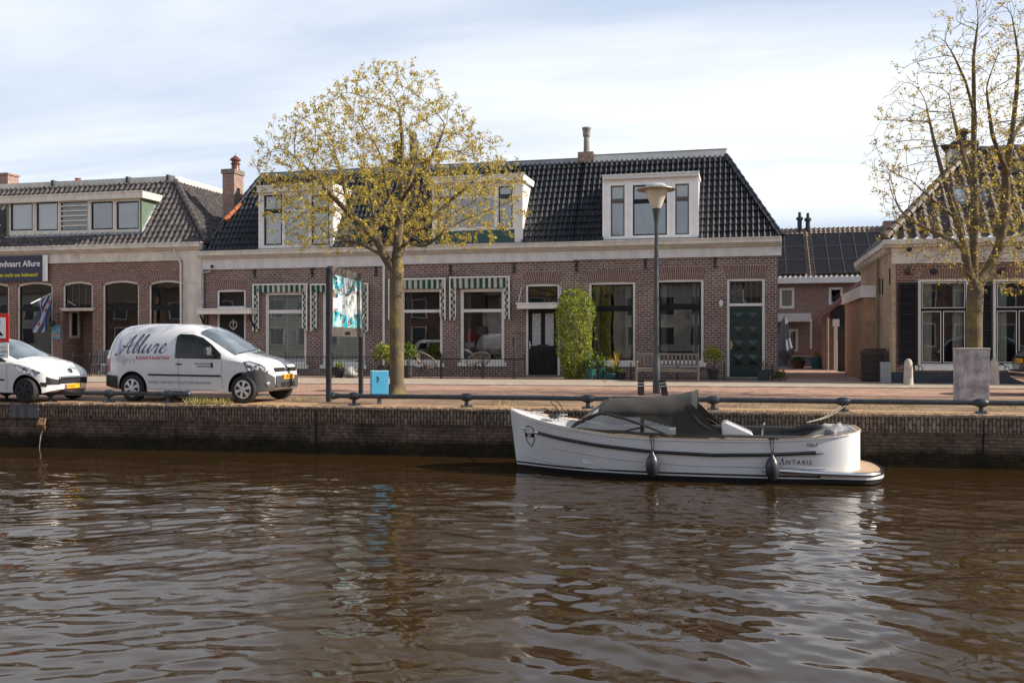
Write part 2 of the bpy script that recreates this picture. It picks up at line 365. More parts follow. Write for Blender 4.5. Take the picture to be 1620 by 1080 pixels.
# road strip lines (world Y as function of X from the photo)
def line(p, q): return lambda x: p.y+(q.y-p.y)*(x-p.x)/(q.x-p.x)
walk_far = line(gnd(150, 597), gnd(1230, 605))
walk_near = line(gnd(150, 604.5), gnd(1230, 612.5))
road_near = line(gnd(100, 622), gnd(1400, 629))
def strip(name, f0, f1, z, m, n=24, x0=XL, x1=XR):
    mb = MB(); xs = [x0+(x1-x0)*i/n for i in range(n+1)]
    mb.add([(x, f0(x), z) for x in xs]+[(x, f1(x), z) for x in xs], [(i, i+1, i+n+2, i+n+1) for i in range(n)])
    return struct(mb.build(name, m, recalc=False))
qy = lambda off: (lambda x: Q(x, off).y)
strip('verge', qy(.95), road_near, -.004, VERGEM)
strip('road', road_near, walk_near, 0.0, ROADM)
strip('sidewalk', walk_near, walk_far, .05, WALKM)
strip('front_yard', walk_far, lambda x: F+9, .045, YARDM)
strip('lane', lambda x: walk_far(x)-.3, lambda x: 52.6, .053, ROADM, x0=1.3, x1=4.0, n=4)
# kerb between road and sidewalk
mb = MB()
for i in range(40):
    x = XL+(XR-XL)*i/40; x2 = XL+(XR-XL)*(i+1)/40
    mb.add([(x, walk_near(x)-.1, -.01), (x2-.01, walk_near(x2)-.1, -.01), (x2-.01, walk_near(x2)+.03, -.01), (x, walk_near(x)+.03, -.01),
            (x, walk_near(x)-.1, .03), (x2-.01, walk_near(x2)-.1, .03), (x2-.01, walk_near(x2)+.03, .056), (x, walk_near(x)+.03, .056)],
           [(0,3,2,1),(4,5,6,7),(0,1,5,4),(1,2,6,5),(2,3,7,6),(3,0,4,7)])
struct(mb.build('kerb', mat('kerb_concrete', (.40, .35, .29), var=.15, rough=.9)))
# quay wall (local frame along the quay)
qroot = thing('quay_wall', 'long dark brick quay wall along the canal with an upright brick top course', 'quay wall', (0, Q(0).y, 0), QANG, local=True)
mb = MB(); mb.box(-80, 80, 0, .5, -3, -.36); mb.build('wall', B_QUAY, qroot)
mb = MB(); mb.box(-80, 80, -.025, .5, -.36, -.045); mb.build('soldier_course', B_QUAYS, qroot)
# rounded brick-on-edge nosing: a row of single bricks
rnd = random.Random(3); mb = MB(); x = -26.
while x < 16:
    w_ = .052+rnd.uniform(-.004, .004); h = rnd.uniform(-.006, .005); d = rnd.uniform(-.012, .012)
    mb.box(x, x+w_, -.04+d, .2, -.055, -.012+h, 0 if rnd.random() < .7 else 1); x += w_+.012
for k in (-1, 1): mb.box(*( (-80, -26) if k < 0 else (16, 80)), -.04, .2, -.055, -.012)
mb.build('brick_edge', [mat('nosing_a', (.40, .27, .18), var=.4, scale=7, rough=.9), mat('nosing_b', (.30, .22, .16), var=.4, scale=7, rough=.9)], qroot)
mb = MB(); mb.grid(lambda u, v: (-60+u*110, .18+v*.85, -.006+.004*math.sin(u*60)), 60, 2); o = mb.build('coping', COPM, qroot, recalc=False)
# timber / iron fender strip joints and a few stains modelled as mortar recess: expansion joints
mb = MB()
for px in (466, 1524): x = (gnd(px, 648)-Q(0)).dot(qdir); mb.box(x-.012, x+.012, -.031, .0, -1.03, -.1)
mb.build('expansion_joint', mat('joint_black', (.01, .01, .01), rough=.9), qroot)
# concrete block in the wall, left
bx0 = (gnd(15, 636)-Q(0)).dot(qdir); bx1 = (gnd(56, 637)-Q(0)).dot(qdir)
mb = MB(); mb.box(bx0, bx1, -.05, .3, -.36, -.03); mb.build('concrete_block', mat('block_grey', (.13, .125, .13), var=.3, scale=3, stretch=(3, 1, .6), rough=.9), qroot, bevel=.01)
# ================= water =================
def waves(X, Y):
    rs = np.random.RandomState(11); H = np.zeros_like(X); sx = X+.25*np.sin(Y*.7+1.1)+.1*np.sin(X*.9); sy = Y+.3*np.sin(X*.45)+.12*np.sin(Y*1.1+X*.3)
    for lam, amp, n in ((4.0, .0065, 4), (2.1, .0075, 7), (1.1, .0076, 10), (.60, .0056, 14), (.33, .0036, 18), (.19, .0018, 16)):
        for i in range(n):
            th = rs.normal(R(80), .55); k = 2*np.pi/(lam*rs.uniform(.75, 1.3)); ph = rs.uniform(0, 6.28)
            md = .4 if lam > 1 else .62 if lam > .5 else .8; m = (1-md)+md*np.sin(sx*rs.uniform(.15, .5)+sy*rs.uniform(.2, .6)+rs.uniform(0, 6.28))
            H += amp/np.sqrt(n)*1.25*m*np.sin(k*(np.cos(th)*sx+np.sin(th)*sy)+ph)
    # calmer strip close to the quay wall
    yq = QL.y+(X-QL.x)*qdir.y/qdir.x
    calm = np.clip((yq-Y)/4.5, .12, 1)
    return H*calm
x0, x1, y0, y1, st = -19.5, 7.5, 4.5, 20.5, .04
nx, ny = int((x1-x0)/st), int((y1-y0)/st)
gx = np.linspace(x0, x1, nx+1); gy = np.linspace(y0, y1, ny+1); GX, GY = np.meshgrid(gx, gy)
Hh = waves(GX, GY); edge = np.minimum(np.minimum(GX-x0, x1-GX), np.minimum(GY-y0, y1-GY)); Hh *= np.clip(edge/.8, 0, 1)
V = np.stack([GX.ravel(), GY.ravel(), WZ+Hh.ravel()], 1)
idx = np.arange((nx+1)*(ny+1)).reshape(ny+1, nx+1)
Fq = np.stack([idx[:-1, :-1].ravel(), idx[:-1, 1:].ravel(), idx[1:, 1:].ravel(), idx[1:, :-1].ravel()], 1)
o0 = len(V)
ext = [(-400, 0), (400, 0), (400, 80), (-400, 80)]
V2 = np.array([(-400, 0, WZ), (400, 0, WZ), (400, 60, WZ), (-400, 60, WZ), (x0, y0, WZ), (x1, y0, WZ), (x1, y1, WZ), (x0, y1, WZ)], float)
F2 = [(0, 1, 5, 4), (1, 2, 6, 5), (2, 3, 7, 6), (3, 0, 4, 7)]
me = bpy.data.meshes.new('canal_water'); allV = np.vstack([V, V2]); allF = np.vstack([Fq, np.array(F2)+o0])
me.vertices.add(len(allV)); me.vertices.foreach_set('co', allV.astype(np.float32).ravel())
me.loops.add(allF.size); me.loops.foreach_set('vertex_index', allF.ravel().astype(np.int32))
me.polygons.add(len(allF)); me.polygons.foreach_set('loop_start', np.arange(0, allF.size, 4, dtype=np.int32)); me.polygons.foreach_set('loop_total', np.full(len(allF), 4, np.int32))
me.polygons.foreach_set('use_smooth', np.ones(len(allF), bool)); me.update(calc_edges=True); me.validate()
m, t, b = nmat('canal_water'); b.inputs['Base Color'].default_value = (.034, .019, .0065, 1); b.inputs['Roughness'].default_value = .0; b.inputs['IOR'].default_value = 1.34
n = t.nodes.new; l = t.links.new; tcn = n('ShaderNodeTexCoord')
mpn = n('ShaderNodeMapping'); mpn.inputs['Rotation'].default_value = (0, 0, R(25)); mpn.inputs['Scale'].default_value = (1.0, 1.9, 1); l(tcn.outputs['Object'], mpn.inputs[0])
n1 = n('ShaderNodeTexNoise'); n1.inputs['Scale'].default_value = 8; n1.inputs['Detail'].default_value = 5; n1.inputs['Roughness'].default_value = .55; n1.inputs['Distortion'].default_value = .8; l(mpn.outputs[0], n1.inputs[0])
n2 = n('ShaderNodeTexNoise'); n2.inputs['Scale'].default_value = .35; n2.inputs['Detail'].default_value = 3; l(tcn.outputs['Object'], n2.inputs[0])
r = n('ShaderNodeValToRGB'); l(n2.outputs[0], r.inputs[0]); r.color_ramp.elements[0].position = .42; r.color_ramp.elements[0].color = (.12,)*3+(1,); r.color_ramp.elements[1].position = .62; r.color_ramp.elements[1].color = (1,)*4
bn = n('ShaderNodeBump'); bn.inputs['Distance'].default_value = .02; l(mth('MULTIPLY', r.outputs[0], .10, n), bn.inputs['Strength']); l(n1.outputs[0], bn.inputs['Height']); l(bn.outputs[0], b.inputs['Normal'])
me.materials.append(m); wo = bpy.data.objects.new('canal_water', me); COL.objects.link(wo); struct(wo)
# ================= house kit =================
def wallmb(mb, x0, x1, z0, z1, Y, holes, reveal=.2, mi=0):
    xs = sorted({x0, x1, *[min(max(h[i], x0), x1) for h in holes for i in (0, 1)]}); zs = sorted({z0, z1, *[min(max(h[i], z0), z1) for h in holes for i in (2, 3)]})
    for a, b in zip(xs, xs[1:]):
        for c, d in zip(zs, zs[1:]):
            mx_, mz = (a+b)/2, (c+d)/2
            if any(h[0] < mx_ < h[1] and h[2] < mz < h[3] for h in holes): continue
            mb.quad((a, Y, c), (b, Y, c), (b, Y, d), (a, Y, d), mi)
    for h in holes:
        a, b, c, d = h[:4]; y = Y+reveal
        mb.quad((a, Y, c), (a, Y, d), (a, y, d), (a, y, c), mi); mb.quad((b, Y, c), (b, y, c), (b, y, d), (b, Y, d), mi)
        mb.quad((a, Y, d), (b, Y, d), (b, y, d), (a, y, d), mi); mb.quad((a, Y, c), (a, y, c), (b, y, c), (b, Y, c), mi)
def ring(mb, x0, x1, z0, z1, w_, y0, y1, mi=0, bot=None):
    bw = w_ if bot is None else bot
    mb.box(x0, x0+w_, y0, y1, z0, z1, mi); mb.box(x1-w_, x1, y0, y1, z0, z1, mi)
    mb.box(x0+w_, x1-w_, y0, y1, z1-w_, z1, mi)
    if bw: mb.box(x0+w_, x1-w_, y0, y1, z0, z0+bw, mi)
def rp(px0, px1, pt, pb, Y=F):
    m_ = (px0+px1)/2; return (FX(px0, Y), FX(px1, Y), FZ(m_, pb, Y), FZ(m_, pt, Y))
def roombox(house, name, x0, x1, z0, z1, Y, depth, m, parent):
    mb = MB(); e = .02; x0 -= e; x1 += e; z0 -= e; z1 += e; y = Y+depth
    mb.quad((x0, y, z0), (x1, y, z0), (x1, y, z1), (x0, y, z1)); mb.quad((x0, Y, z0), (x0, y, z0), (x0, y, z1), (x0, Y, z1)); mb.quad((x1, Y, z0), (x1, y, z0), (x1, y, z1), (x1, Y, z1))
    mb.quad((x0, Y, z1), (x1, Y, z1), (x1, y, z1), (x0, y, z1)); mb.quad((x0, Y, z0), (x1, Y, z0), (x1, y, z0), (x0, y, z0))
    return mb.build(name, m, parent, recalc=False)
def window(house, r, Y=F, fw=.09, frame=OFFW, sash=BLACKP, sw=.05, bar=None, barw=.07, mull=(), lead=None, inner='room', sill=True, arch=0, gl=None, rec=.05, transmat=None, topbar=False, depth=2.6, sillx=.09, label=None, mullz=None, rm=None, fbot=None):
    """r=(x0,x1,z0,z1) outer frame. returns the window part"""
    x0, x1, z0, z1 = r; gl = gl or GLS
    mb = MB(); y0, y1 = Y+rec, Y+rec+.12
    if arch:
        mb.box(x0, x0+fw, y0, y1, z0, z1-arch); mb.box(x1-fw, x1, y0, y1, z0, z1-arch); nn = 14; xm = (x0+x1)/2; hw = (x1-x0)/2
        zc = lambda x: z1-arch*((x-xm)/hw)**2
        for i in range(nn):
            a = x0+(x1-x0)*i/nn; b = x0+(x1-x0)*(i+1)/nn
            lo = z1-arch-fw*.6 if False else None
            mb.add([(a, y0, zc(a)-fw), (b, y0, zc(b)-fw), (b, y0, zc(b)+.02), (a, y0, zc(a)+.02), (a, y1, zc(a)-fw), (b, y1, zc(b)-fw), (b, y1, zc(b)+.02), (a, y1, zc(a)+.02)], [(0,1,2,3),(7,6,5,4),(0,4,5,1),(3,2,6,7)])
        mb.box(x0, x0+fw, y0, y1, z1-arch-.02, z1-arch); mb.box(x1-fw, x1, y0, y1, z1-arch-.02, z1-arch)
    else: ring(mb, x0, x1, z0, z1, fw, y0, y1, bot=fbot)
    win = mb.build('window', frame, house, bevel=.006)
    if label: win['label'] = label
    ix0, ix1, iz0, iz1 = x0+fw, x1-fw, z0+(fw if fbot is None else fbot), z1-fw
    # sashes
    mb = MB(); ys0, ys1 = Y+rec+.025, Y+rec+.085
    cells = []
    if bar is None: cells.append((ix0, ix1, iz0, iz1))
    else:
        hb = barw/2; mb.box(ix0, ix1, ys0-.015, ys1+.01, bar-hb, bar+hb)
        ms = sorted(mull); xs = [ix0]+list(ms)+[ix1]
        for i in range(len(xs)-1): cells.append((xs[i]+(.02 if i else 0), xs[i+1]-(.02 if i < len(xs)-2 else 0), iz0, bar-hb))
        for x in ms: mb.box(x-.02, x+.02, ys0-.01, ys1+.005, iz0, bar-hb)
        cells.append((ix0, ix1, bar+hb, iz1))
    for c in cells: ring(mb, c[0]+.002, c[1]-.002, c[2]+.002, c[3]-.002, sw, ys0, ys1)
    if sw: mb.build('sash', sash, win, bevel=.004)
    if lead:
        mb = MB(); nc, nr, za, zb = lead
        for i in range(1, nc): x = ix0+(ix1-ix0)*i/nc; mb.box(x-.006, x+.006, ys0+.028, ys0+.05, za, zb)
        for i in range(1, nr): z = za+(zb-za)*i/nr; mb.box(ix0, ix1, ys0+.03, ys0+.048, z-.006, z+.006)
        mb.build('leading', mat('lead_came', (.15, .15, .15), rough=.5, var=.1), win)
    yg = Y+rec+.055; e = sw*.5
    mb = MB(); mb.quad((ix0, yg, iz0), (ix1, yg, iz0), (ix1, yg, iz1), (ix0, yg, iz1)); mb.build('pane', gl, win, recalc=False)
    if sill:
        mb = MB(); mb.box(x0-sillx, x1+sillx, Y-.07, Y+rec+.1, z0-.16, z0-.003); mb.build('sill', frame, win, bevel=.008)
    yi = Y+rec+.13
    if inner == 'room': roombox(house, 'room', x0, x1, z0, z1, Y+rec+.12, depth, rm or ROOM, win)
    elif inner == 'dark': roombox(house, 'room', x0, x1, z0, z1, Y+rec+.12, .5, ROOMD, win)
    elif inner in ('curtain', 'curtaing', 'screen'):
        mb = MB(); mm = {'curtain': CURT, 'curtaing': CURTG, 'screen': mat('insect_screen', (.10, .10, .11), rough=.8)}[inner]
        mb.grid(lambda u, v: (x0+(x1-x0)*u, yi+.03+.012*math.sin(u*(x1-x0)*38), z0+(z1-z0)*v), 60, 1); mb.build('curtain', mm, win, smooth='all', recalc=False)
    elif inner == 'blind':
        mb = MB(); z = iz0
        while z < iz1: mb.add([(ix0, yi, z), (ix1, yi, z), (ix1, yi+.035, z+.052), (ix0, yi+.035, z+.052)], [(0,1,2,3)]); z += .082
        for k in (.17, .5, .83): mb.box(ix0+(ix1-ix0)*k-.015, ix0+(ix1-ix0)*k+.015, yi-.008, yi-.004, iz0, iz1)
        mb.build('blind', BLIND, win, recalc=False)
        roombox(house, 'room', x0, x1, z0, z1, Y+rec+.2, 1.6, ROOM, win)
    return win
def voussoir(mb, x0, x1, z0, h, Y, rise=.0, flare=.13, bw=.072, seed=1, crown=.05):
    """soldier arch over an opening: single bricks 4 mm proud on a mortar bed; bottom follows z0-rise*t^2"""
    rnd = random.Random(seed); n = max(6, int((x1-x0)/bw)); xm = (x0+x1)/2; hw = (x1-x0)/2
    def pt(t, k): return (xm+t*(hw+k*flare), Y-.004, (z0-rise*t*t)+(h*k)+(crown*(1-t*t)*k))
    for i in range(n):
        a = -1+2*(i+.13)/n; b = -1+2*(i+.87)/n; s_ = .5 if i % 2 else .35
        for k0, k1 in ((0.01, s_-.01), (s_+.01, .99)):
            q = [pt(a, k0), pt(b, k0), pt(b, k1), pt(a, k1)]; q2 = [(x, Y+.02, z) for x, _, z in q]
            mb.add(q+q2, [(0,1,2,3),(0,4,5,1),(1,5,6,2),(2,6,7,3),(3,7,4,0)], 0)
    q = []
    for i in range(n+1): t = -1+2*i/n; q += [(*pt(t, 0)[:1], Y-.0015, pt(t, 0)[2]), (*pt(t, 1)[:1], Y-.0015, pt(t, 1)[2])]
    mb.add(q, [(2*i, 2*i+2, 2*i+3, 2*i+1) for i in range(n)], 1)
    # underside lip, so the curved bottom closes onto the frame
    q = []
    for i in range(n+1): t = -1+2*i/n; p = pt(t, 0); q += [(p[0], Y-.0015, p[2]), (p[0], Y+.1, p[2])]
    mb.add(q, [(2*i, 2*i+2, 2*i+3, 2*i+1) for i in range(n)], 1)
def prof_(p): return 0 if p < .40 else (.5-.5*math.cos((p-.40)/.26*math.pi) if p < .66 else 1-(p-.66)/.34)*2-0
def tiles(O, ud, vd, L_, S_, u0, u1, tw=.205, rh=.33, amp=.036, lift=.04, holes=(), sub=8, jit=.004, seed=5):
    """pan-tiled plane; O origin, ud along the eave, vd up the slope"""
    O = Vector(O); ud = Vector(ud).normalized(); vd = Vector(vd).normalized(); nr_ = ud.cross(vd).normalized()
    mb = MB(); rows = int(math.ceil(S_/rh)); rnd = random.Random(seed)
    nu = int(math.ceil(L_/tw*sub))
    for r_ in range(rows):
        va, vb = r_*rh, min((r_+1)*rh, S_); a0, a1 = u0(va), u1(va); b0, b1 = u0(vb), u1(vb)
        vs = []; js = {}
        for i in range(nu+1):
            u = i*tw/sub; k = i//sub; ph = (i % sub)/sub*2*math.pi
            if k not in js: js[k] = rnd.uniform(-jit, jit)
            h = amp*prof_(ph/(2*math.pi))+js[k]*(1 if i % sub else 0)
            ua = min(max(u, a0), a1); ub = min(max(u, b0), b1)
            vs.append(O+ud*ua+vd*(va-.03)+nr_*(h+lift-.025)); vs.append(O+ud*ua+vd*(va-.03)+nr_*(h+lift)); vs.append(O+ud*ub+vd*vb+nr_*h)
        fs = []
        for i in range(nu):
            uc = (i+.5)*tw/sub
            if not (min(a0, b0)-.03 <= uc <= max(a1, b1)+.03): continue
            if any(h[0] < uc < h[1] and h[2] < (va+vb)/2 < h[3] for h in holes): continue
            b = 3*i; fs.append((b+1, b+4, b+5, b+2)); fs.append((b, b+3, b+4, b+1))
        mb.add(vs, fs)
    return mb
def hip_caps(mb, a, b, r=.11, seg=.36):
    a = Vector(a); b = Vector(b); n = max(2, int((b-a).length/seg)); d = (b-a)/n
    for i in range(n): mb.tube([a+d*(i-.08), a+d*(i+1)], [r*1.12, r*.88], 10)
FRZ = mat('frieze_grey_white', (.64, .62, .61), var=.09, scale=1.3, stretch=(2.5, 2.5, 1), rough=.5)
def cornice(house, x0, x1, zt, zb, Y=F, gut=.19, fr=None):
    fr = fr or FRZ
    d = zt-zb; mb = MB()
    mb.box(x0-.0, x1+.0, Y-.36, Y-.02, zt-gut, zt); mb.box(x0, x1, Y-.39, Y-.36, zt-.045, zt+.004)
    mb.box(x0, x1, Y-.27, Y-.01, zt-gut-.05, zt-gut-.002); mb.box(x0, x1, Y-.17, Y-.005, zt-gut-.11, zt-gut-.052)
    c_ = mb.build('cornice', CREAM, house, bevel=.006)
    mb = MB(); mb.box(x0, x1, Y-.05, Y+.05, zb+.05, zt-gut-.112); mb.box(x0, x1, Y-.09, Y+.04, zb, zb+.048); mb.build('frieze', fr, house, bevel=.004); return c_
def anchor(house, px, py, Y=F, h=.36):
    p = atY(px, py, Y); mb = MB()
    mb.box(p.x-.022, p.x+.022, Y-.045, Y-.004, p.z-h/2, p.z+h/2)
    for k, w_ in ((.5, .075), (-.5, .075), (.12, .055), (-.12, .055)): mb.box(p.x-w_, p.x+w_, Y-.05, Y-.006, p.z+k*h*.92-.022, p.z+k*h*.92+.022)
    mb.tube([(p.x, Y-.07, p.z), (p.x, Y, p.z)], .028, 8); return mb.build('wall_anchor', IRON, house)
def dormer(house, front, fascia, Y, roofy, wins, fmat=OFFW, cheek=OFFW, fasc=GREYW, over=.22, fasc_x1=None, base_panel=None):
    """front=(x0,x1,z0,z1); fascia=(x0,x1,z0,z1); wins=list of dict for window(); roofy(z) = roof plane Y at height z"""
    x0, x1, z0, z1 = front
    dm = None
    mb = MB(); holes = [w_['r'] for w_ in wins]
    wallmb(mb, x0, x1, z0, z1, Y, holes, .14); dm = mb.build('dormer', fmat, house, recalc=False)
    mb = MB()
    for x, s_ in ((x0, -1), (x1, 1)):
        mb = MB(); yb = roofy(z1)+.3; mb.add([(x, Y, z0), (x, Y, z1), (x, yb, z1), (x, roofy(z0)+.3, z0)], [(0,1,2,3)])
        mb.box(x-.03 if s_ < 0 else x-.06, x+.06 if s_ < 0 else x+.03, Y-.03, Y+.05, z0, z1)
        mb.build('cheek', cheek, dm, recalc=False)
    mb = MB(); a, b, c, d = fascia
    mb.box(a, b, Y-over, roofy(d)+.35, c, d); mb.box(a-.02, b+.02, Y-over-.03, Y-over, d-.05, d+.015); o = mb.build('fascia', fasc, dm, bevel=.006)
    mb = MB(); mb.box(a+.03, b-.03, Y-over+.03, roofy(d)+.32, d+.002, d+.03); mb.build('dormer_roof', ROOFT, dm)
    mb = MB(); mb.box(x0-.05, x1+.05, Y-.10, Y+.02, z0-.04, z0+.05); mb.build('apron', LEAD, dm)
    for w_ in wins:
        r = w_.pop('r'); window(house, r, Y, **{**dict(fw=.035, rec=.02, sill=False, gl=GLSD), **w_})
    return dm
def tube_part(house, name, pts, r, m, n=10): return MB().tube(pts, r, n).build(name, m, house, smooth=True)
def awning(house, px0, px1, pt, pv, pbot, Y=F, seed=0):
    """folded striped awning: white frame, scalloped valance, striped strips down both sides"""
    x0, x1 = FX(px0), FX(px1); mxp = (px0+px1)/2; zt, zv, zb = FZ(mxp, pt), FZ(mxp, pv), FZ(mxp, pbot); rnd = random.Random(seed)
    mb = MB(); mb.box(x0, x1, Y-.2, Y-.11, zt-.06, zt); mb.box(x0, x0+.05, Y-.2, Y-.13, zb, zt-.06); mb.box(x1-.05, x1, Y-.2, Y-.13, zb, zt-.06)
    for x in (x0+.22, x1-.25): mb.box(x, x+.04, Y-.15, Y-.1, zb+.12, zv)
    aw = mb.build('awning', OFFW, house)
    mb = MB(); sw_ = .115; n = max(4, int((x1-x0-.1)/sw_)); w_ = (x1-x0-.1)/n
    for i in range(n):
        for j in range(4):
            xa = x0+.05+w_*(i+j/4); xb = x0+.05+w_*(i+(j+1)/4)
            ya = Y-.16+.03*math.sin((xa-x0)*31+seed); yb = Y-.16+.03*math.sin((xb-x0)*31+seed)
            za = zv-.035*math.sin(math.pi*(j/4)); z2 = zv-.035*math.sin(math.pi*((j+1)/4))
            mb.add([(xa, ya-.01, zt-.07), (xb, yb-.01, zt-.07), (xb, yb, z2), (xa, ya, za)], [(0,1,2,3)], i % 2)
    mb.build('valance', [CLOTHG, CLOTHW], aw, recalc=False)
    for xs in (x0+.05, x1-.24):
        mb = MB(); z = zt-.07; k = 0
        while z > zb+.05:
            z2 = z-.13*rnd.uniform(.85, 1.15); w1 = .17+.02*math.sin(z*9)
            for q in range(4):
                mb.add([(xs+w1*q/4, Y-.14+.02*math.sin(q*2.2+z*3), z), (xs+w1*(q+1)/4, Y-.14+.02*math.sin(q*2.2+2.2+z*3), z), (xs+w1*(q+1)/4, Y-.14+.02*math.sin(q*2.2+2.2+z2*3), z2), (xs+w1*q/4, Y-.14+.02*math.sin(q*2.2+z2*3), z2)], [(0,1,2,3)], (k+q//2) % 2)
            z = z2; k += 1
        mb.build('side_strip', [CLOTHG, CLOTHW], aw, recalc=False)
    return aw
def canopy(house, px0, px1, pt, pb, Y=F, proj=.75, brackets='under', m=OFFW):
    x0, x1 = FX(px0, Y-proj), FX(px1, Y-proj); mp_ = (px0+px1)/2; zt, zb = FZ(mp_, pt, Y-proj), FZ(mp_, pb, Y-proj)
    mb = MB(); mb.box(x0+.04, x1-.04, Y-proj+.04, Y, zb, zt-.03); mb.box(x0, x1, Y-proj, Y, zt-.05, zt); c = mb.build('canopy', m, house, bevel=.008)
    mb = MB()
    if brackets == 'under':
        for x in (x0+.12, x1-.18):
            mb.box(x, x+.06, Y-.06, Y-.002, zb-.75, zb-.002); mb.beam((x+.03, Y-.04, zb-.7), (x+.03, Y-proj+.12, zb-.03), .05, .06)
    else:
        for x in (x0+.1, x1-.1): mb.tube([(x, Y-.01, zt+.62), (x, Y-.04, zt+.6), (x, Y-proj+.1, zt+.02)], .014, 6)
    if brackets: mb.build('bracket', IRON if brackets == 'under' else OFFW, c)
    return c
# ================= middle terrace: three houses =================
EZ, RZ, EY, RY = 5.2, 8.72, F-.05, F+2.4
SLV = Vector((0, RY-EY, RZ-EZ)); SL = SLV.length
def roofy(z): return EY+(z-EZ)*(RY-EY)/(RZ-EZ)
def vofz(z): return (z-EZ)/(RZ-EZ)*SL
xA0, xAB, xBC, xC1 = FX(322), FX(610), FX(907), FX(1230.5)
BT = 4.5
def arches(house, specs, mats=None, Y=F):
    for i, (r, h, rise, fl) in enumerate(specs):
        mb = MB(); voussoir(mb, r[0], r[1], r[3], h, Y, rise, fl, seed=i); mb.build('brick_arch', mats or B_MIDV, house, recalc=False)
def shell(house, x0, x1, holes, left=True, right=True):
    mb = MB(); wallmb(mb, x0, x1, -.1, BT+.05, F, holes)
    if left: mb.quad((x0, F, -.1), (x0, F+10, -.1), (x0, F+10, EZ-.1), (x0, F, EZ-.1))
    if right: mb.quad((x1, F, -.1), (x1, F+10, -.1), (x1, F+10, EZ-.1), (x1, F, EZ-.1))
    mb.quad((x0, F+10, -.1), (x1, F+10, -.1), (x1, F+10, EZ), (x0, F+10, EZ)); return mb.build('wall', B_MID, house, recalc=False)
def roof(house, x0, x1, hl=0, hr=0, holes=(), seed=1, board=('grey', .16)):
    """hl / hr: how far the ridge end is set in from the eave end (0 = party wall)"""
    l0 = x0-(.1 if hl else 0); r0 = x1+(.12 if hr else 0)
    mb = tiles((l0, EY, EZ+.02), (1, 0, 0), SLV, r0-l0, SL, lambda v: hl*v/SL, lambda v: (r0-l0)-hr*v/SL, holes=[(a-l0, b-l0, -1, vofz(z)) for a, b, z in holes], seed=seed)
    rf = mb.build('roof', TILEB, house, smooth=True, recalc=False)
    mb = MB(); mb.quad((l0+hl, RY-.02, RZ), (r0-hr, RY-.02, RZ), (r0-hr, F+8, RZ), (l0+hl, F+8, RZ)); mb.quad((l0+hl, F+8, RZ), (r0-hr, F+8, RZ), (r0, F+10, EZ), (l0, F+10, EZ))
    if hl: mb.quad((l0, EY, EZ), (l0+hl, RY, RZ), (l0+hl, F+8, RZ), (l0, F+10, EZ))
    if hr: mb.quad((r0, EY, EZ), (r0-hr, RY, RZ), (r0-hr, F+8, RZ), (r0, F+10, EZ))
    mb.build('flat_roof', ROOFT, house, recalc=False)
    mb = MB()
    if hl: hip_caps(mb, (l0, EY, EZ+.06), (l0+hl, RY, RZ+.04))
    if hr: hip_caps(mb, (r0, EY, EZ+.06), (r0-hr, RY, RZ+.04))
    if hl or hr: mb.build('hip_tiles', TILEB, house, smooth=True)
    mb = MB(); mb.box(l0+hl-.05, r0-hr+.02, RY-.05, RY+.2, RZ-.02, RZ+board[1]); mb.box(l0+hl-.07, r0-hr+.04, RY-.08, RY+.22, RZ+board[1]+.001, RZ+board[1]+.03, 1)
    mb.build('ridge_board', [GREYW if board[0] == 'white' else mat('board_blue_grey', (.27, .30, .33), var=.12), LEAD], house)
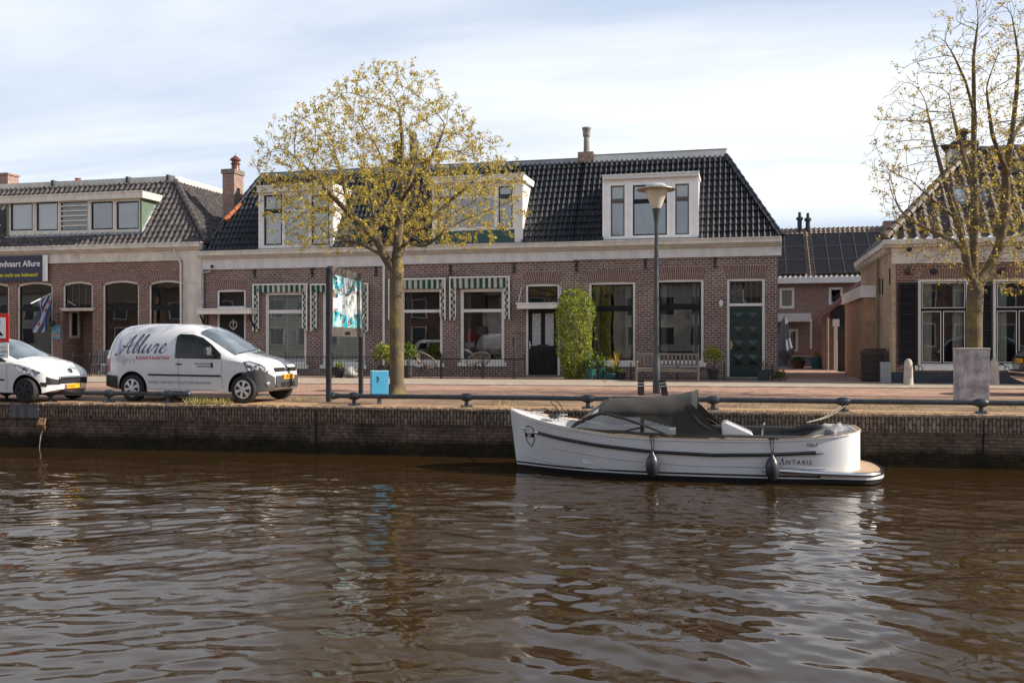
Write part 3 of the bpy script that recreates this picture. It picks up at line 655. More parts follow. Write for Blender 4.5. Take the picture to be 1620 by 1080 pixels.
# ---- house A (left, blinds) ----
hA = thing('row_house', 'brown brick terrace house at the left end of the row, white blinds behind striped awnings', 'house', ((xA0+xAB)/2, F, 0), group='terraced houses along the quay street')
rdA = rp(343, 388.5, 458, 600); rwA1 = rp(419.5, 484.5, 462, 577); rwA2 = rp(510, 577, 461, 577)
shell(hA, xA0, xAB, [rdA, rwA1, rwA2], right=False)
arches(hA, [(rdA, .40, .04, .16), (rwA1, .36, .02, .1), (rwA2, .36, .02, .1)])
cornice(hA, xA0-.12, xAB, EZ, BT-.06)
def door(house, r, dz, doorm, panes=(), panels=None, transom=None, Y=F, lead=None, tl_inner='dark', handle=(-1, .45), hm=None, tsash=BLACKP, frame=OFFW, slot=True):
    """r outer frame; dz top of the door leaf"""
    x0, x1, z0, z1 = r; fw = .09
    mb = MB(); mb.box(x0, x0+fw, Y+.04, Y+.18, 0.06, z1); mb.box(x1-fw, x1, Y+.04, Y+.18, 0.06, z1); mb.box(x0+fw, x1-fw, Y+.04, Y+.18, z1-fw, z1); mb.box(x0+fw, x1-fw, Y+.02, Y+.2, dz, dz+.10)
    df = mb.build('door_frame', frame, house, bevel=.006)
    window(house, (x0+fw+.003, x1-fw-.003, dz+.103, z1-fw-.003), Y, fw=.006, frame=tsash, sash=tsash, sw=.035, rec=.06, sill=False, inner=tl_inner, lead=lead)
    ax, bx = x0+fw+.004, x1-fw-.004; mb = MB(); mb.box(ax, bx, Y+.09, Y+.15, .10, dz-.004)
    W_, H_ = bx-ax, dz-.104
    if panels == 'pyramid':
        for c in range(2):
            for k in range(4):
                cx_ = ax+W_*(.28+.44*c); cz = .10+H_*(.24+.2*k)-.0; s_ = W_*.16
                mb.add([(cx_-s_, Y+.089, cz-s_), (cx_+s_, Y+.089, cz-s_), (cx_+s_, Y+.089, cz+s_), (cx_-s_, Y+.089, cz+s_), (cx_, Y+.05, cz)], [(0,1,4),(1,2,4),(2,3,4),(3,0,4)])
                ring(mb, cx_-s_*1.35, cx_+s_*1.35, cz-s_*1.35, cz+s_*1.35, .02, Y+.08, Y+.092)
    elif panels == 'two':
        for c in range(2): ring(mb, ax+W_*(.1+.44*c), ax+W_*(.46+.44*c), .10+H_*.07, .10+H_*.32, .025, Y+.078, Y+.092)
    lf = mb.build('door', doorm, house, bevel=.004)
    for (a, b, c, d) in panes:
        mb = MB(); q = (ax+W_*a, ax+W_*b, .10+H_*c, .10+H_*d); mb.box(q[0], q[1], Y+.082, Y+.088, q[2], q[3]); mb.build('door_pane', mat('frosted_glass', (.38, .38, .42), var=.2, scale=12, rough=.25), lf)
        mb = MB(); ring(mb, q[0]-.02, q[1]+.02, q[2]-.02, q[3]+.02, .022, Y+.07, Y+.09); mb.build('door_pane_frame', doorm, lf)
    hx = ax+.06 if handle[0] < 0 else bx-.06; hz = .10+H_*handle[1]
    mb = MB(); mb.box(hx-.025, hx+.025, Y+.075, Y+.09, hz-.14, hz+.14); mb.tube([(hx, Y+.08, hz), (hx, Y+.03, hz), (hx+.1*(-handle[0]), Y+.03, hz)], .014, 8); mb.build('handle', hm or CHROME, lf)
    if slot: mb = MB(); mb.box(ax+W_*.3, ax+W_*.7, Y+.078, Y+.092, .1+H_*.42, .1+H_*.46); mb.build('letter_slot', IRON, lf)
    mb = MB(); mb.box(x0-.05, x1+.05, Y-.18, Y+.2, .0, .096); mb.build('door_step', mat('step_stone', (.22, .21, .21), var=.15, rough=.8), house)
    return lf
rdA2 = (rdA[0], rdA[1], .05, rdA[3])
lfA = door(hA, rdA, FZ(366, 488), BLACKP, panes=[], panels='two', handle=(-1, .45))
mb = MB(); p = atY(368, 521, F); pts = [(p.x+.17*math.cos(a), F+.06, p.z+.2+.17*math.sin(a)) for a in [i*math.pi/12 for i in range(25)]]; mb.tube(pts, .014, 6); mb.tube([(p.x, F+.06, p.z+.42), (p.x, F+.06, p.z-.02)], .016, 6); mb.tube([(p.x-.1, F+.06, p.z+.28), (p.x+.1, F+.06, p.z+.28)], .014, 6)
mb.tube([(p.x-.13, F+.06, p.z+.14), (p.x-.08, F+.06, p.z+.04), (p.x, F+.06, p.z), (p.x+.08, F+.06, p.z+.04), (p.x+.13, F+.06, p.z+.14)], .016, 6)
mb.build('anchor_emblem', mat('emblem_white', (.6, .6, .58), rough=.5), lfA)
canopy(hA, 309, 397, 487.6, 496.5, proj=.7)
for r, bar in ((rwA1, 493), (rwA2, 493)):
    window(hA, r, fw=.09, frame=OFFW, sash=OFFW, sw=.03, bar=FZ(450, bar), barw=.09, inner='blind')
awning(hA, 403, 489, 449, 461.5, 524, seed=1); awning(hA, 494, 585, 448.5, 461, 524, seed=2)
for px, py in ((403, 432), (494.6, 431), (595, 429.5)): anchor(hA, px, py)
tube_part(hA, 'downpipe', [(FX(322.5), F-.1, EZ-.75), (FX(322.5), F-.1, .1)], .055, ZINC)
mb = MB().tube([(FX(337), F-.12, 4.36), (FX(334), F-.12, 4.36), (FX(324), F-.12, 4.3), (FX(322.5), F-.1, 4.2)], .045, 8); mb.build('pipe_elbow', ZINC, hA, smooth=True)
mb = MB(); p = atY(339, 421.5, F); mb.box(p.x-.02, p.x+.02, F-.2, F, p.z, p.z+.03); mb.lathe([(.0, -.09), (.05, -.08), (.06, -.02), (.04, .04), (.0, .06)], (p.x, F-.2, p.z), 12); mb.build('camera_dome', IRON, hA)
tube_part(hA, 'downpipe', [(FX(608.5), F-.09, EZ-.7), (FX(608.5), F-.09, .1)], .05, OFFW)
# dormer A
dA = rp(410.5, 527, 303, 396); dA = (dA[0], dA[1], EZ+.02, dA[3]); fA = rp(406.5, 527, 292, 304.5, F-.2)
def pw(px0, px1, pt, pb, **k): return dict(r=rp(px0, px1, pt, pb), **k)
zb_ = FZ(470, 332.5)
dormer(hA, dA, (fA[0], fA[1], dA[3]-.01, fA[3]), F, roofy, [
    pw(416, 447, 307, 389, inner='curtain', sash=BLACKP, sw=.06, bar=zb_, barw=.05, frame=OFFW),
    pw(449, 489, 307, 389, inner='curtain', sash=OFFW, sw=.02, bar=zb_, barw=.04, frame=OFFW),
    pw(491, 522, 307, 389, inner='curtain', sash=BLACKP, sw=.06, bar=zb_, barw=.05, frame=OFFW)])
roof(hA, xA0, xAB, hl=1.5, holes=[(dA[0]+.02, dA[1]-.02, dA[3]-.1)], seed=11)
mb = MB(); hip_caps(mb, (xA0+.55, EY+.87, EZ+1.45), (xA0+.95, EY+1.45, EZ+2.2), .1, .3); mb.build('orange_hip_tiles', ORANGE, hA, smooth=True)
# ---- house B ----
hB = thing('row_house', 'middle brown brick house with green dormer panel, striped awnings and black double paned door', 'house', ((xAB+xBC)/2, F, 0), group='terraced houses along the quay street')
rwB1 = rp(634, 700, 457, 574); rwB2 = rp(728, 797.5, 456.5, 573); rdB = rp(831.5, 885.5, 449, 600)
shell(hB, xAB, xBC, [rwB1, rwB2, rdB], False, False)
arches(hB, [(rwB1, .42, .02, .12), (rwB2, .44, .02, .12), (rdB, .44, .04, .17)])
cornice(hB, xAB+.001, xBC, EZ, BT)
for k, r in enumerate((rwB1, rwB2)):
    wn_ = window(hB, r, fw=.1, frame=OFFW, sash=OFFW, sw=.02, bar=FZ(730, 491.5), barw=.08, inner='room', depth=3)
    if k:
        mb = MB(); z = r[2]+.55
        while z < r[3]-.95: mb.box(r[0]+(r[1]-r[0])*.44, r[1]-.12, F+.5, F+.53, z, z+.045); z += .07
        mb.build('venetian_blind', BLIND, wn_)
        mb = MB(); mb.lathe([(.15, 0), (.24, 0), (.20, .32), (.13, .32)], ((r[0]+r[1])/2-.1, F+.45, FZ(760, 529)), 14); mb.tube([((r[0]+r[1])/2-.1, F+.45, .5), ((r[0]+r[1])/2-.1, F+.45, FZ(760, 529))], .015, 6); mb.build('standing_lamp', mat('lampshade_grey', (.12, .12, .12), rough=.8), wn_)
    mb = MB(); mb.grid(lambda u, v: (r[0]+.12+.24*u, F+.32+.02*math.sin(u*20), r[2]+.12+(r[3]-r[2]-.25)*v), 16, 1); mb.build('curtain', mat('curtain_dark_grey', (.14, .14, .14), rough=.9), wn_, smooth='all', recalc=False)
door(hB, rdB, FZ(858, 488), BLACKP, panes=[(.13, .43, .44, .93), (.57, .87, .44, .93)], panels='two', slot=True)
canopy(hB, 815.5, 887.5, 478.5, 488, proj=.6, brackets='rods')
awning(hB, 617, 707, 440.5, 456, 506, seed=3); awning(hB, 713, 808, 437.5, 455, 506, seed=4)
for px, py in ((713, 427), (813.5, 424)): anchor(hB, px, py)
dB = rp(685, 826, 288, 386); dB = (dB[0], dB[1], EZ+.02, FZ(755, 289)); fB = rp(679, 821, 277.5, 289.5, F-.25)
zb_ = FZ(755, 312)
dm = dormer(hB, dB, (fB[0], FX(828, F-.25), dB[3]-.01, fB[3]), F, roofy, [
    pw(690, 714, 293, 361, inner='curtain', sash=DGREEN, sw=.05, bar=zb_, barw=.07),
    pw(717, 783, 293, 361, inner='room', sash=OFFW, sw=.02, bar=zb_, barw=.07, depth=1.2, rm=mat('attic_wall', (.30, .20, .12), var=.3, scale=1)),
    pw(787, 812, 293, 361, inner='curtaing', sash=DGREEN, sw=.05, bar=zb_, barw=.07)])
mb = MB(); g = rp(686, 814, 364.5, 386); mb.box(g[0]+.05, g[1], F-.012, F+.01, EZ+.04, g[3])
for i in range(1, 4): mb.box(g[0]+.05, g[1], F-.016, F-.012, EZ+.04+(g[3]-EZ)*i/4, EZ+.05+(g[3]-EZ)*i/4)
mb.build('green_panel', GREENB, dm)
roof(hB, xAB, xBC, holes=[(dB[0]+.02, dB[1]-.02, dB[3]-.1)], seed=12)
# chimney stack on B, behind the tree
c0 = atD(648, 262, 41.0); mb = MB(); mb.box(c0.x-.9, c0.x+.9, c0.y-.3, c0.y+.4, RZ, RZ+.5); st_ = mb.build('chimney', mat('stack_dark', (.07, .06, .055), var=.2, rough=.8), hB)
for dx_, h, r in ((-.55, .85, .2), (.15, 1.2, .15)):
    mb = MB(); mb.lathe([(r*1.1, 0), (r, .1), (r*.9, h-.2), (r*1.25, h-.18), (r*1.25, h-.1), (r*.8, h)], (c0.x+dx_, c0.y, RZ+.5-.001), 14); mb.build('chimney_pot', mat('pot_dark', (.05, .045, .045), var=.2, rough=.7), st_, smooth=True)
mb = MB(); mb.tube([(c0.x+1.3, c0.y, RZ), (c0.x+1.3, c0.y, RZ+.6)], .07, 8); mb.tube([(c0.x+1.3, c0.y, RZ+.6), (c0.x+1.3, c0.y, RZ+.72)], .15, 10); mb.build('vent_pipe', IRON, hB, smooth=True)
# ---- house C ----
hC = thing('row_house', 'right end brown brick house with white dormer, leaded top lights and dark green door', 'house', ((xBC+xC1)/2, F, 0), group='terraced houses along the quay street')
rwC1 = rp(931.5, 1005, 446, 573.5); rwC2 = rp(1038, 1113, 442, 573.5); rdC = rp(1150, 1210, 440.5, 600)
shell(hC, xBC, xC1, [rwC1, rwC2, rdC], False, True)
arches(hC, [(rwC1, .45, .02, .12), (rwC2, .45, .02, .12), (rdC, .45, .02, .14)])
cornice(hC, xBC+.001, xC1+.12, EZ, BT+.03)
for r, bz in ((rwC1, 487.5), (rwC2, 485.5)):
    zb_ = FZ(1020, bz); window(hC, r, fw=.09, frame=OFFW, sash=BLACKP, sw=.06, bar=zb_, barw=.09, inner='room', depth=3.2, lead=(7, 3, zb_+.1, r[3]-.15))
    mb = MB(); mb.grid(lambda u, v: (r[0]+.15+.22*u, F+.36+.02*math.sin(u*20), r[2]+.12+(r[3]-r[2]-.25)*v), 16, 1); mb.grid(lambda u, v: (r[1]-.42+.28*u, F+.36+.02*math.sin(u*20), r[2]+.12+(r[3]-r[2]-.25)*v), 16, 1); mb.build('curtain', CURTG, hC, smooth='all', recalc=False)
zd = FZ(1180, 484)
door(hC, rdC, zd, DGREEN, panels='pyramid', lead=(6, 3, zd+.14, rdC[3]-.13), hm=mat('brass', (.55, .38, .16), rough=.35, metal=.8, var=.1), handle=(-1, .45), tsash=DGREEN)
mb = MB(); p = atY(1141, 480, F); mb.lathe([(.02, -.14), (.07, -.1), (.085, 0), (.07, .1), (.02, .14)], (p.x, F-.09, p.z), 14); wl = mb.build('wall_lamp', mat('lamp_globe', (.7, .7, .68), rough=.2, var=.02), hC, smooth=True)
mb = MB(); mb.box(p.x-.05, p.x+.05, F-.06, F-.004, p.z+.1, p.z+.17); mb.build('lamp_bracket', IRON, wl)
for px, py in ((912, 421), (1021, 417), (1131, 415)): anchor(hC, px, py)
tube_part(hC, 'downpipe', [(FX(1228.5), F-.12, EZ-.1), (FX(1228.5), F-.09, EZ-.5), (FX(1226), F-.09, BT), (FX(1228), F+.35, 1)], .001, ZINC)
dC = rp(954.5, 1104, 283, 380); dC = (dC[0], dC[1], EZ+.02, FZ(1029, 282)); fC = rp(953, 1105.5, 274.5, 284.5, F-.2)
def dw(a, b, t, bt, inner, bar, sash): return dict(r=rp(a, b, t, bt), inner=inner, fw=.115, frame=WHITE, sash=sash, sw=.05, bar=FZ((a+b)/2, bar), barw=.06, rec=-.03)
SCR = mat('sash_taupe', (.10, .085, .08), var=.1, rough=.4)
dmC = dormer(hC, dC, (fC[0], fC[1], dC[3]-.01, fC[3]), F, roofy, [dw(961.5, 993, 289, 378.5, 'curtaing', 318, SCR), dw(996.5, 1060, 287.5, 377, 'curtaing', 318, BLACKP), dw(1063.5, 1095, 286, 376, 'curtaing', 314.5, SCR)], fmat=WHITE, cheek=WHITE)
roof(hC, xBC, xC1, hr=2.03, holes=[(dC[0]+.02, dC[1]-.02, dC[3]-.1)], seed=13, board=('white', .26))
# flue and vent on C
p = atD(928, 247, 39.0); mb = MB(); mb.box(p.x-.32, p.x+.32, p.y-.3, p.y+.3, RZ+.02, RZ+.42); ch = mb.build('chimney', B_CHIM, hC)
mb = MB(); mb.lathe([(.14, 0), (.125, .1), (.115, .66), (.15, .68), (.16, .94), (.19, .98), (.19, 1.04), (.12, 1.06)], (p.x, p.y, RZ+.42), 14); mb.build('flue', mat('flue_concrete', (.26, .235, .21), var=.25, scale=7, rough=.9), ch, smooth=True)
p = atD(1104, 238, 39.0); mb = MB(); mb.tube([(p.x, p.y, RZ), (p.x, p.y, RZ+.45)], .06, 8); mb.tube([(p.x, p.y, RZ+.45), (p.x, p.y, RZ+.55)], .1, 10); mb.build('vent_pipe', IRON, hC, smooth=True)
# chimney between the houses on the left (stands on house A)
x0, x1 = atY(352, 300, 38.0).x, atY(370.5, 300, 38.0).x; zt = atY(361, 271, 38).z
mb = MB(); mb.box(x0, x1, 38.0, 38.8, 5.0, zt-.1); ch = mb.build('chimney', B_CHIM, hA)
mb = MB(); mb.box(x0-.05, x1+.05, 37.95, 38.85, zt-.1, zt+.1); mb.build('chimney_cap', mat('cap_stone', (.20, .15, .13), var=.2, rough=.9), ch)
xm = (x0+x1)/2+.12; mb = MB(); mb.lathe([(.2, 0), (.18, .1), (.17, .25), (.22, .27), (.22, .31), (.16, .33), (.17, .42), (.24, .44), (.24, .5), (.12, .6), (.03, .66), (.01, .76)], (xm, 38.4, zt+.1), 16); mb.build('chimney_pot', mat('pot_glazed_red', (.13, .035, .025), var=.2, rough=.3), ch, smooth=True)
# ================= left house (boat trip office) =================
LE, LZ, LBT = 5.6, 8.67, 4.86
LEY, LRY = F-.05, F+2.25
LSL = Vector((0, LRY-LEY, LZ-LE)); lsl = LSL.length
xL0, xL1 = -44.0, FX(320.5)
hL = thing('corner_house', 'red brown brick shop house with long dormer and arched windows, left of the row', 'house', ((xL0+xL1)/2, F, 0))
rwL = [rp(-42, 14, 447, 596), rp(27, 83, 446, 596), rp(162, 220, 443.5, 594), rp(235, 291, 443, 594)]
rdL = rp(99, 146.5, 445, 598)
far_w = [(rwL[0][0]-i*3.2-1.6, rwL[0][0]-i*3.2-.2, rwL[0][2], rwL[0][3]) for i in range(1, 3)]
mb = MB(); wallmb(mb, xL0, xL1, -.1, LBT+.05, F, rwL+far_w+[(rdL[0], rdL[1], .0, rdL[3])], .22)
mb.quad((xL0, F, -.1), (xL0, F+10, -.1), (xL0, F+10, LE), (xL0, F, LE)); mb.quad((xL1, F, -.1), (xL1, F+10, -.1), (xL1, F+10, LE-.1), (xL1, F, LE-.1)); mb.quad((xL0, F+10, -.1), (xL1, F+10, -.1), (xL1, F+10, LE), (xL0, F+10, LE))
mb.build('wall', B_LEFT, hL, recalc=False)
arches(hL, [(r, .42, .13, .13) for r in rwL+far_w]+[(rdL, .42, .12, .13)])
cornice(hL, xL0, FX(322), LE, LBT, fr=CREAM)
for i, r in enumerate(rwL+far_w):
    window(hL, r, fw=.09, frame=CREAM, sash=BLACKP, sw=.06, bar=FZ(100, 488), barw=.1, inner='room', arch=.13, depth=3, sill=True)
# recessed door: transom light, canopy strip, dark niche with side window
tz = FZ(122, 489)
window(hL, (rdL[0], rdL[1], tz, rdL[3]), fw=.09, frame=CREAM, sash=BLACKP, sw=.05, inner='dark', arch=.12, sill=False, lead=(4, 4, tz+.12, rdL[3]-.14))
canopy(hL, 94, 147.5, 487, 491.5, proj=.16, m=CREAM, brackets=None)
mb = MB(); a, b = rdL[0], rdL[1]; Yn = F+1.35
for q in (((a, F+.2, 0), (a, Yn, 0), (a, Yn, tz), (a, F+.2, tz)), ((b, F+.2, 0), (b, Yn, 0), (b, Yn, tz), (b, F+.2, tz)), ((a, Yn, 0), (b, Yn, 0), (b, Yn, tz), (a, Yn, tz)), ((a, F+.2, tz-.005), (b, F+.2, tz-.005), (b, Yn, tz-.005), (a, Yn, tz-.005))): mb.quad(*q)
mb.build('door_niche', B_LEFT, hL, recalc=False)
ya, yb, sz0, sz1 = 36.42, 37.08, FZ(117, 535, F+.6), FZ(117, 491, F+.6)
mb = MB()
for q in ((ya, ya+.13, sz0, sz1), (yb-.13, yb, sz0, sz1), (ya+.13, yb-.13, sz1-.1, sz1), (ya+.13, yb-.13, sz0, sz0+.12)): mb.box(a+.004, a+.05, q[0], q[1], q[2], q[3])
w_n = mb.build('window', CREAM, hL, bevel=.005); mb = MB(); mb.box(a+.003, a+.012, ya+.12, yb-.12, sz0+.1, sz1-.09); mb.build('pane', mat('niche_pane', (.012, .012, .012), rough=.08, var=.1), w_n)
mb = MB(); mb.box(a+(b-a)*.52, b-.03, Yn-.06, Yn-.01, .05, tz-.3); mb.build('door', mat('door_dark_brown', (.05, .028, .02), var=.2, rough=.5), hL, bevel=.004)
# pilaster at the right end with a sunk panel
px0, px1 = FX(291), FX(320.5); mb = MB(); mb.box(px0, px1, F-.10, F+.02, .35, LE-.31); mb.box(px0-.03, px1+.03, F-.14, F+.01, -.1, .35)
ring(mb, px0+.14, px1-.14, .7, FZ(305, 446), .05, F-.12, F-.098); mb.build('pilaster', CREAM, hL, bevel=.01)
tube_part(hL, 'downpipe', [(FX(280), F-.18, LE-.22), (FX(280), F-.18, LE-.42), (FX(290), F-.2, LE-.85), (FX(290.5), F-.17, .1)], .05, CREAM)
# scratched year marks on the frieze are the house's date: 1892
mb = text_mb('1892', .26, lambda x, y: (FX(112)+x, F-.054, FZ(120, 409)+y), shear=.3, bold=-.002); mb.build('date_lettering', mat('date_grey', (.35, .31, .27), rough=.6), hL, recalc=False)
# dormer
def lroofy(z): return LEY+(z-LE)*(LRY-LEY)/(LZ-LE)
YD = F+.32
def lpw(a, b, t, bt, **k): return dict(r=rp(a, b, t, bt, YD), **k)
dL = (atY(12, 340, YD).x, atY(224, 340, YD).x, FZ(120, 372.5, YD), FZ(120, 318, YD)); fL = (atY(-3, 300, YD).x, atY(225, 300, YD-.25).x, dL[3]-.01, FZ(120, 306, YD-.25))
W_ = [lpw(15, 52, 319, 366, inner='curtain', sash=BLACKP, sw=.06), lpw(56, 92, 318.5, 366, inner='curtain', sash=BLACKP, sw=.06),
      lpw(94.5, 139, 318, 365.5, inner='dark', sash=BLACKP, sw=.03, gl=GLS), lpw(142.5, 179, 317.5, 364.5, inner='room', sash=BLACKP, sw=.06, depth=.8), lpw(182.5, 220, 317, 364, inner='curtaing', sash=BLACKP, sw=.06)]
sl = rp(95, 138, 318, 365, YD)
dmL = dormer(hL, dL, fL, YD, lroofy, W_, fmat=CREAM, cheek=CHEEKG, fasc=CREAM)
mb = MB()
for k in range(1, 6): z = sl[2]+(sl[3]-sl[2])*k/6; mb.box(sl[0], sl[1], YD-.02, YD+.04, z-.03, z+.03)
mb.build('slats', CREAM, dmL)
mb = MB(); zt_, zb_ = dL[3], dL[2]; mb.beam((dL[1]+.05, lroofy(zt_)-.02, zt_), (dL[1]+.05, YD, zb_+.05), .09, .1); mb.build('verge_board', WHITE, dmL)
# roof
xe = FX(328); dxh = 25.25+xe
mb = tiles((xL0, LEY, LE+.02), (1, 0, 0), LSL, xe-xL0, lsl, lambda v: 0, lambda v: (xe-xL0)-dxh*v/lsl, tw=.27, rh=.34, amp=.04, lift=.035, holes=[(dL[0]-xL0, dL[1]-xL0, (dL[2]-LE)/(LZ-LE)*lsl, (dL[3]-LE-.1)/(LZ-LE)*lsl)], seed=21, jit=.012)
mb.build('roof', TILEG, hL, smooth=True, recalc=False)
hv = Vector((-dxh, 0, LZ-LE)); hl = hv.length
mb = tiles((xe, LEY, LE+.02), (0, 1, 0), hv, 10, hl, lambda v: (LRY-LEY)*v/hl, lambda v: 10, tw=.27, rh=.34, amp=.04, lift=.035, seed=22, jit=.012); mb.build('side_roof', TILEG, hL, smooth=True, recalc=False)
mb = MB(); hip_caps(mb, (xe, LEY, LE+.08), (xe-dxh, LRY, LZ+.05), .13); mb.build('hip_tiles', TILEG, hL, smooth=True)
mb = MB(); xr = xe-dxh; mb.box(xL0, xr+.03, LRY-.06, LRY+.1, LZ-.02, LZ+.26); mb.box(xr-.1, xr+.06, LRY+.1, F+10, LZ-.02, LZ+.26); mb.box(xL0, xr-.1, LRY+.1, F+10, LZ-.02, LZ+.1, 1)
for px in (85, 203, 267): p = atY(px, 283, LRY); mb.box(p.x-.06, p.x+.06, LRY-.12, LRY+.2, LZ+.05, LZ+.32, 1)
mb.build('roof_edge_board', [CREAM, ROOFT], hL)
p = atD(117, 283, 48); mb = MB(); mb.box(p.x-.4, p.x+.4, p.y, p.y+.6, LZ, LZ+.62); c_ = mb.build('chimney', B_CHIM, hL)
mb = MB(); mb.lathe([(.13, 0), (.13, .35), (.17, .4)], (p.x, p.y+.3, LZ+.62), 10); mb.build('chimney_pot', ORANGE, c_, smooth=True)
# far neighbour chimney at the left edge
t_ = thing('house_chimney', 'pale brick chimney rising behind the roof at the left edge', 'chimney', (atD(4, 290, 46).x, atD(4, 290, 46).y, LZ-.5))
p = atD(2, 277, 46); mb = MB(); mb.box(p.x-.9, p.x+.38, p.y, p.y+.7, LZ-.5, p.z); mb.box(p.x-.95, p.x+.43, p.y-.05, p.y+.75, p.z+.001, p.z+.1); mb.build('chimney_stack', B_CHIM, t_)

# ================= right house =================
RX, RYF, RE = 4.63, 33.1, 4.7
hR = thing('corner_house', 'dark red brick house with black louvred shutters and yellow brick side wall at the lane', 'house', (RX+4, RYF, 0))
xR1 = 16.0
def rr(a, b, t, bt): return rp(a, b, t, bt, RYF)
rwR = [rr(1452, 1534, 440.5, 578), rr(1571, 1655, 440, 578), rr(1760, 1850, 440, 578)]
RBT = FZ(1500, 416, RYF)
mb = MB(); wallmb(mb, RX, xR1, .40, RBT+.03, RYF, rwR, .15); mb.quad((xR1, RYF, .4), (xR1, 41.8, .4), (xR1, 41.8, RBT+.03), (xR1, RYF, RBT+.03)); mb.quad((RX, RYF, .4), (RX, 41.8, .4), (RX, 41.8, RBT+.03), (RX, RYF, RBT+.03)); mb.quad((RX, 41.8, .4), (xR1, 41.8, .4), (xR1, 41.8, RBT+.03), (RX, 41.8, RBT+.03)); mb.build('wall', B_RIGHT, hR, recalc=False)
mb = MB(); mb.box(RX-.02, xR1, RYF-.035, RYF+.2, -.1, .40); mb.build('plinth', mat('plinth_navy', (.035, .04, .06), var=.2, rough=.6), hR)
mb = MB(); mb.quad((RX-.012, RYF+.0, -.1), (RX-.012, 41.8, -.1), (RX-.012, 41.8, 4.5), (RX-.012, RYF, 4.5)); mb.quad((RX-.012, RYF, -.1), (RX-.012, RYF, 4.5), (RX+.1, RYF-.006, 4.5), (RX+.1, RYF-.006, -.1)); mb.build('side_wall', B_YEL, hR, recalc=False)
arches(hR, [(r, .26, .0, .12) for r in rwR], Y=RYF)
for r in rwR[:3]:
    xm = (r[0]+r[1])/2; window(hR, r, RYF, fw=.10, frame=OFFW, sash=BLACKP, sw=.035, bar=FZ(1500, 489.5, RYF), barw=.08, mull=[r[0]+(r[1]-r[0])*.48], inner='room', depth=3, fbot=.05)
    mb = MB(); ring(mb, r[0]+.13, r[1]-.13, FZ(1500, 487, RYF), r[3]-.13, .02, RYF+.065, RYF+.07); ring(mb, r[0]+.13, r[0]+(r[1]-r[0])*.48-.03, r[2]+.09, FZ(1500, 492, RYF), .02, RYF+.065, RYF+.07); ring(mb, r[0]+(r[1]-r[0])*.48+.03, r[1]-.13, r[2]+.09, FZ(1500, 492, RYF), .02, RYF+.065, RYF+.07); mb.build('glazing_bead', OFFW, hR)
    mb = MB(); mb.grid(lambda u, v: (r[0]+.15+.32*u, RYF+.3+.02*math.sin(u*22), r[2]+.1+(r[3]-r[2]-.2)*v), 20, 1); mb.grid(lambda u, v: (r[1]-.45+.3*u, RYF+.3+.02*math.sin(u*22), r[2]+.1+(r[3]-r[2]-.2)*v), 20, 1); mb.build('curtain', CURT, hR, smooth='all', recalc=False)
# cornice, vents, anchors
mb = MB(); mb.box(RX-.32, xR1, RYF-.38, RYF+.02, RE-.16, RE); mb.box(RX-.24, xR1, RYF-.28, RYF+.02, RE-.24, RE-.161); mb.box(RX-.05, xR1, RYF-.08, RYF+.02, RE-.38, RE-.241); mb.box(RX-.02, xR1, RYF-.05, RYF+.02, RBT, RE-.381); mb.build('cornice', CREAM, hR, bevel=.006)
mb = MB(); x = RX+.5
while x < xR1: mb.lathe([(.08, 0), (.08, .03)], (x, RYF-.08, RE-.31), 12, Matrix.Rotation(R(90), 3, 'X')); x += 1.62
mb.build('vent_holes', IRON, hR)
for px in (1437, 1477, 1583): p = atY(px, 429.5, RYF); mb = MB(); mb.lathe([(.02, .05), (.10, .04), (.11, .015), (.11, .0)], (p.x, RYF, p.z), 14, Matrix.Rotation(R(90), 3, 'X')); mb.build('wall_anchor', IRON, hR, smooth=True)
# side wall narrow slit anchors + down pipe
for (y_, z_) in ((35.2, 3.3), (35.9, 3.35), (33.5, 3.55)): mb = MB(); mb.box(RX-.05, RX-.013, y_-.03, y_+.03, z_-.28, z_+.28); mb.build('wall_anchor', IRON, hR)
tube_part(hR, 'downpipe', [(RX-.1, 36.0, 4.35), (RX-.1, 36.05, 3.0), (RX-.1, 36.05, .1)], .05, mat('pipe_yellow_grey', (.25, .20, .14), var=.2, rough=.7))
# louvred shutters: dark side boards with slats
def shutter(a, b, t, bt):
    r = rr(a, b, t, bt); mb = MB(); ring(mb, *r, .07, RYF-.055, RYF-.005); z = r[2]+.09
    while z < r[3]-.1: mb.add([(r[0]+.07, RYF-.012, z+.06), (r[1]-.07, RYF-.012, z+.06), (r[1]-.07, RYF-.05, z+.005), (r[0]+.07, RYF-.05, z+.005), (r[0]+.07, RYF-.006, z+.045), (r[1]-.07, RYF-.006, z+.045)], [(0,1,2,3),(3,2,5,4)]); z += .068
    return mb.build('shutter', mat('shutter_black', (.008, .011, .012), var=.2, rough=.35), hR, recalc=False)
shutter(1420, 1452, 447, 577); shutter(1537, 1570, 447, 577); shutter(1658, 1690, 447, 577)
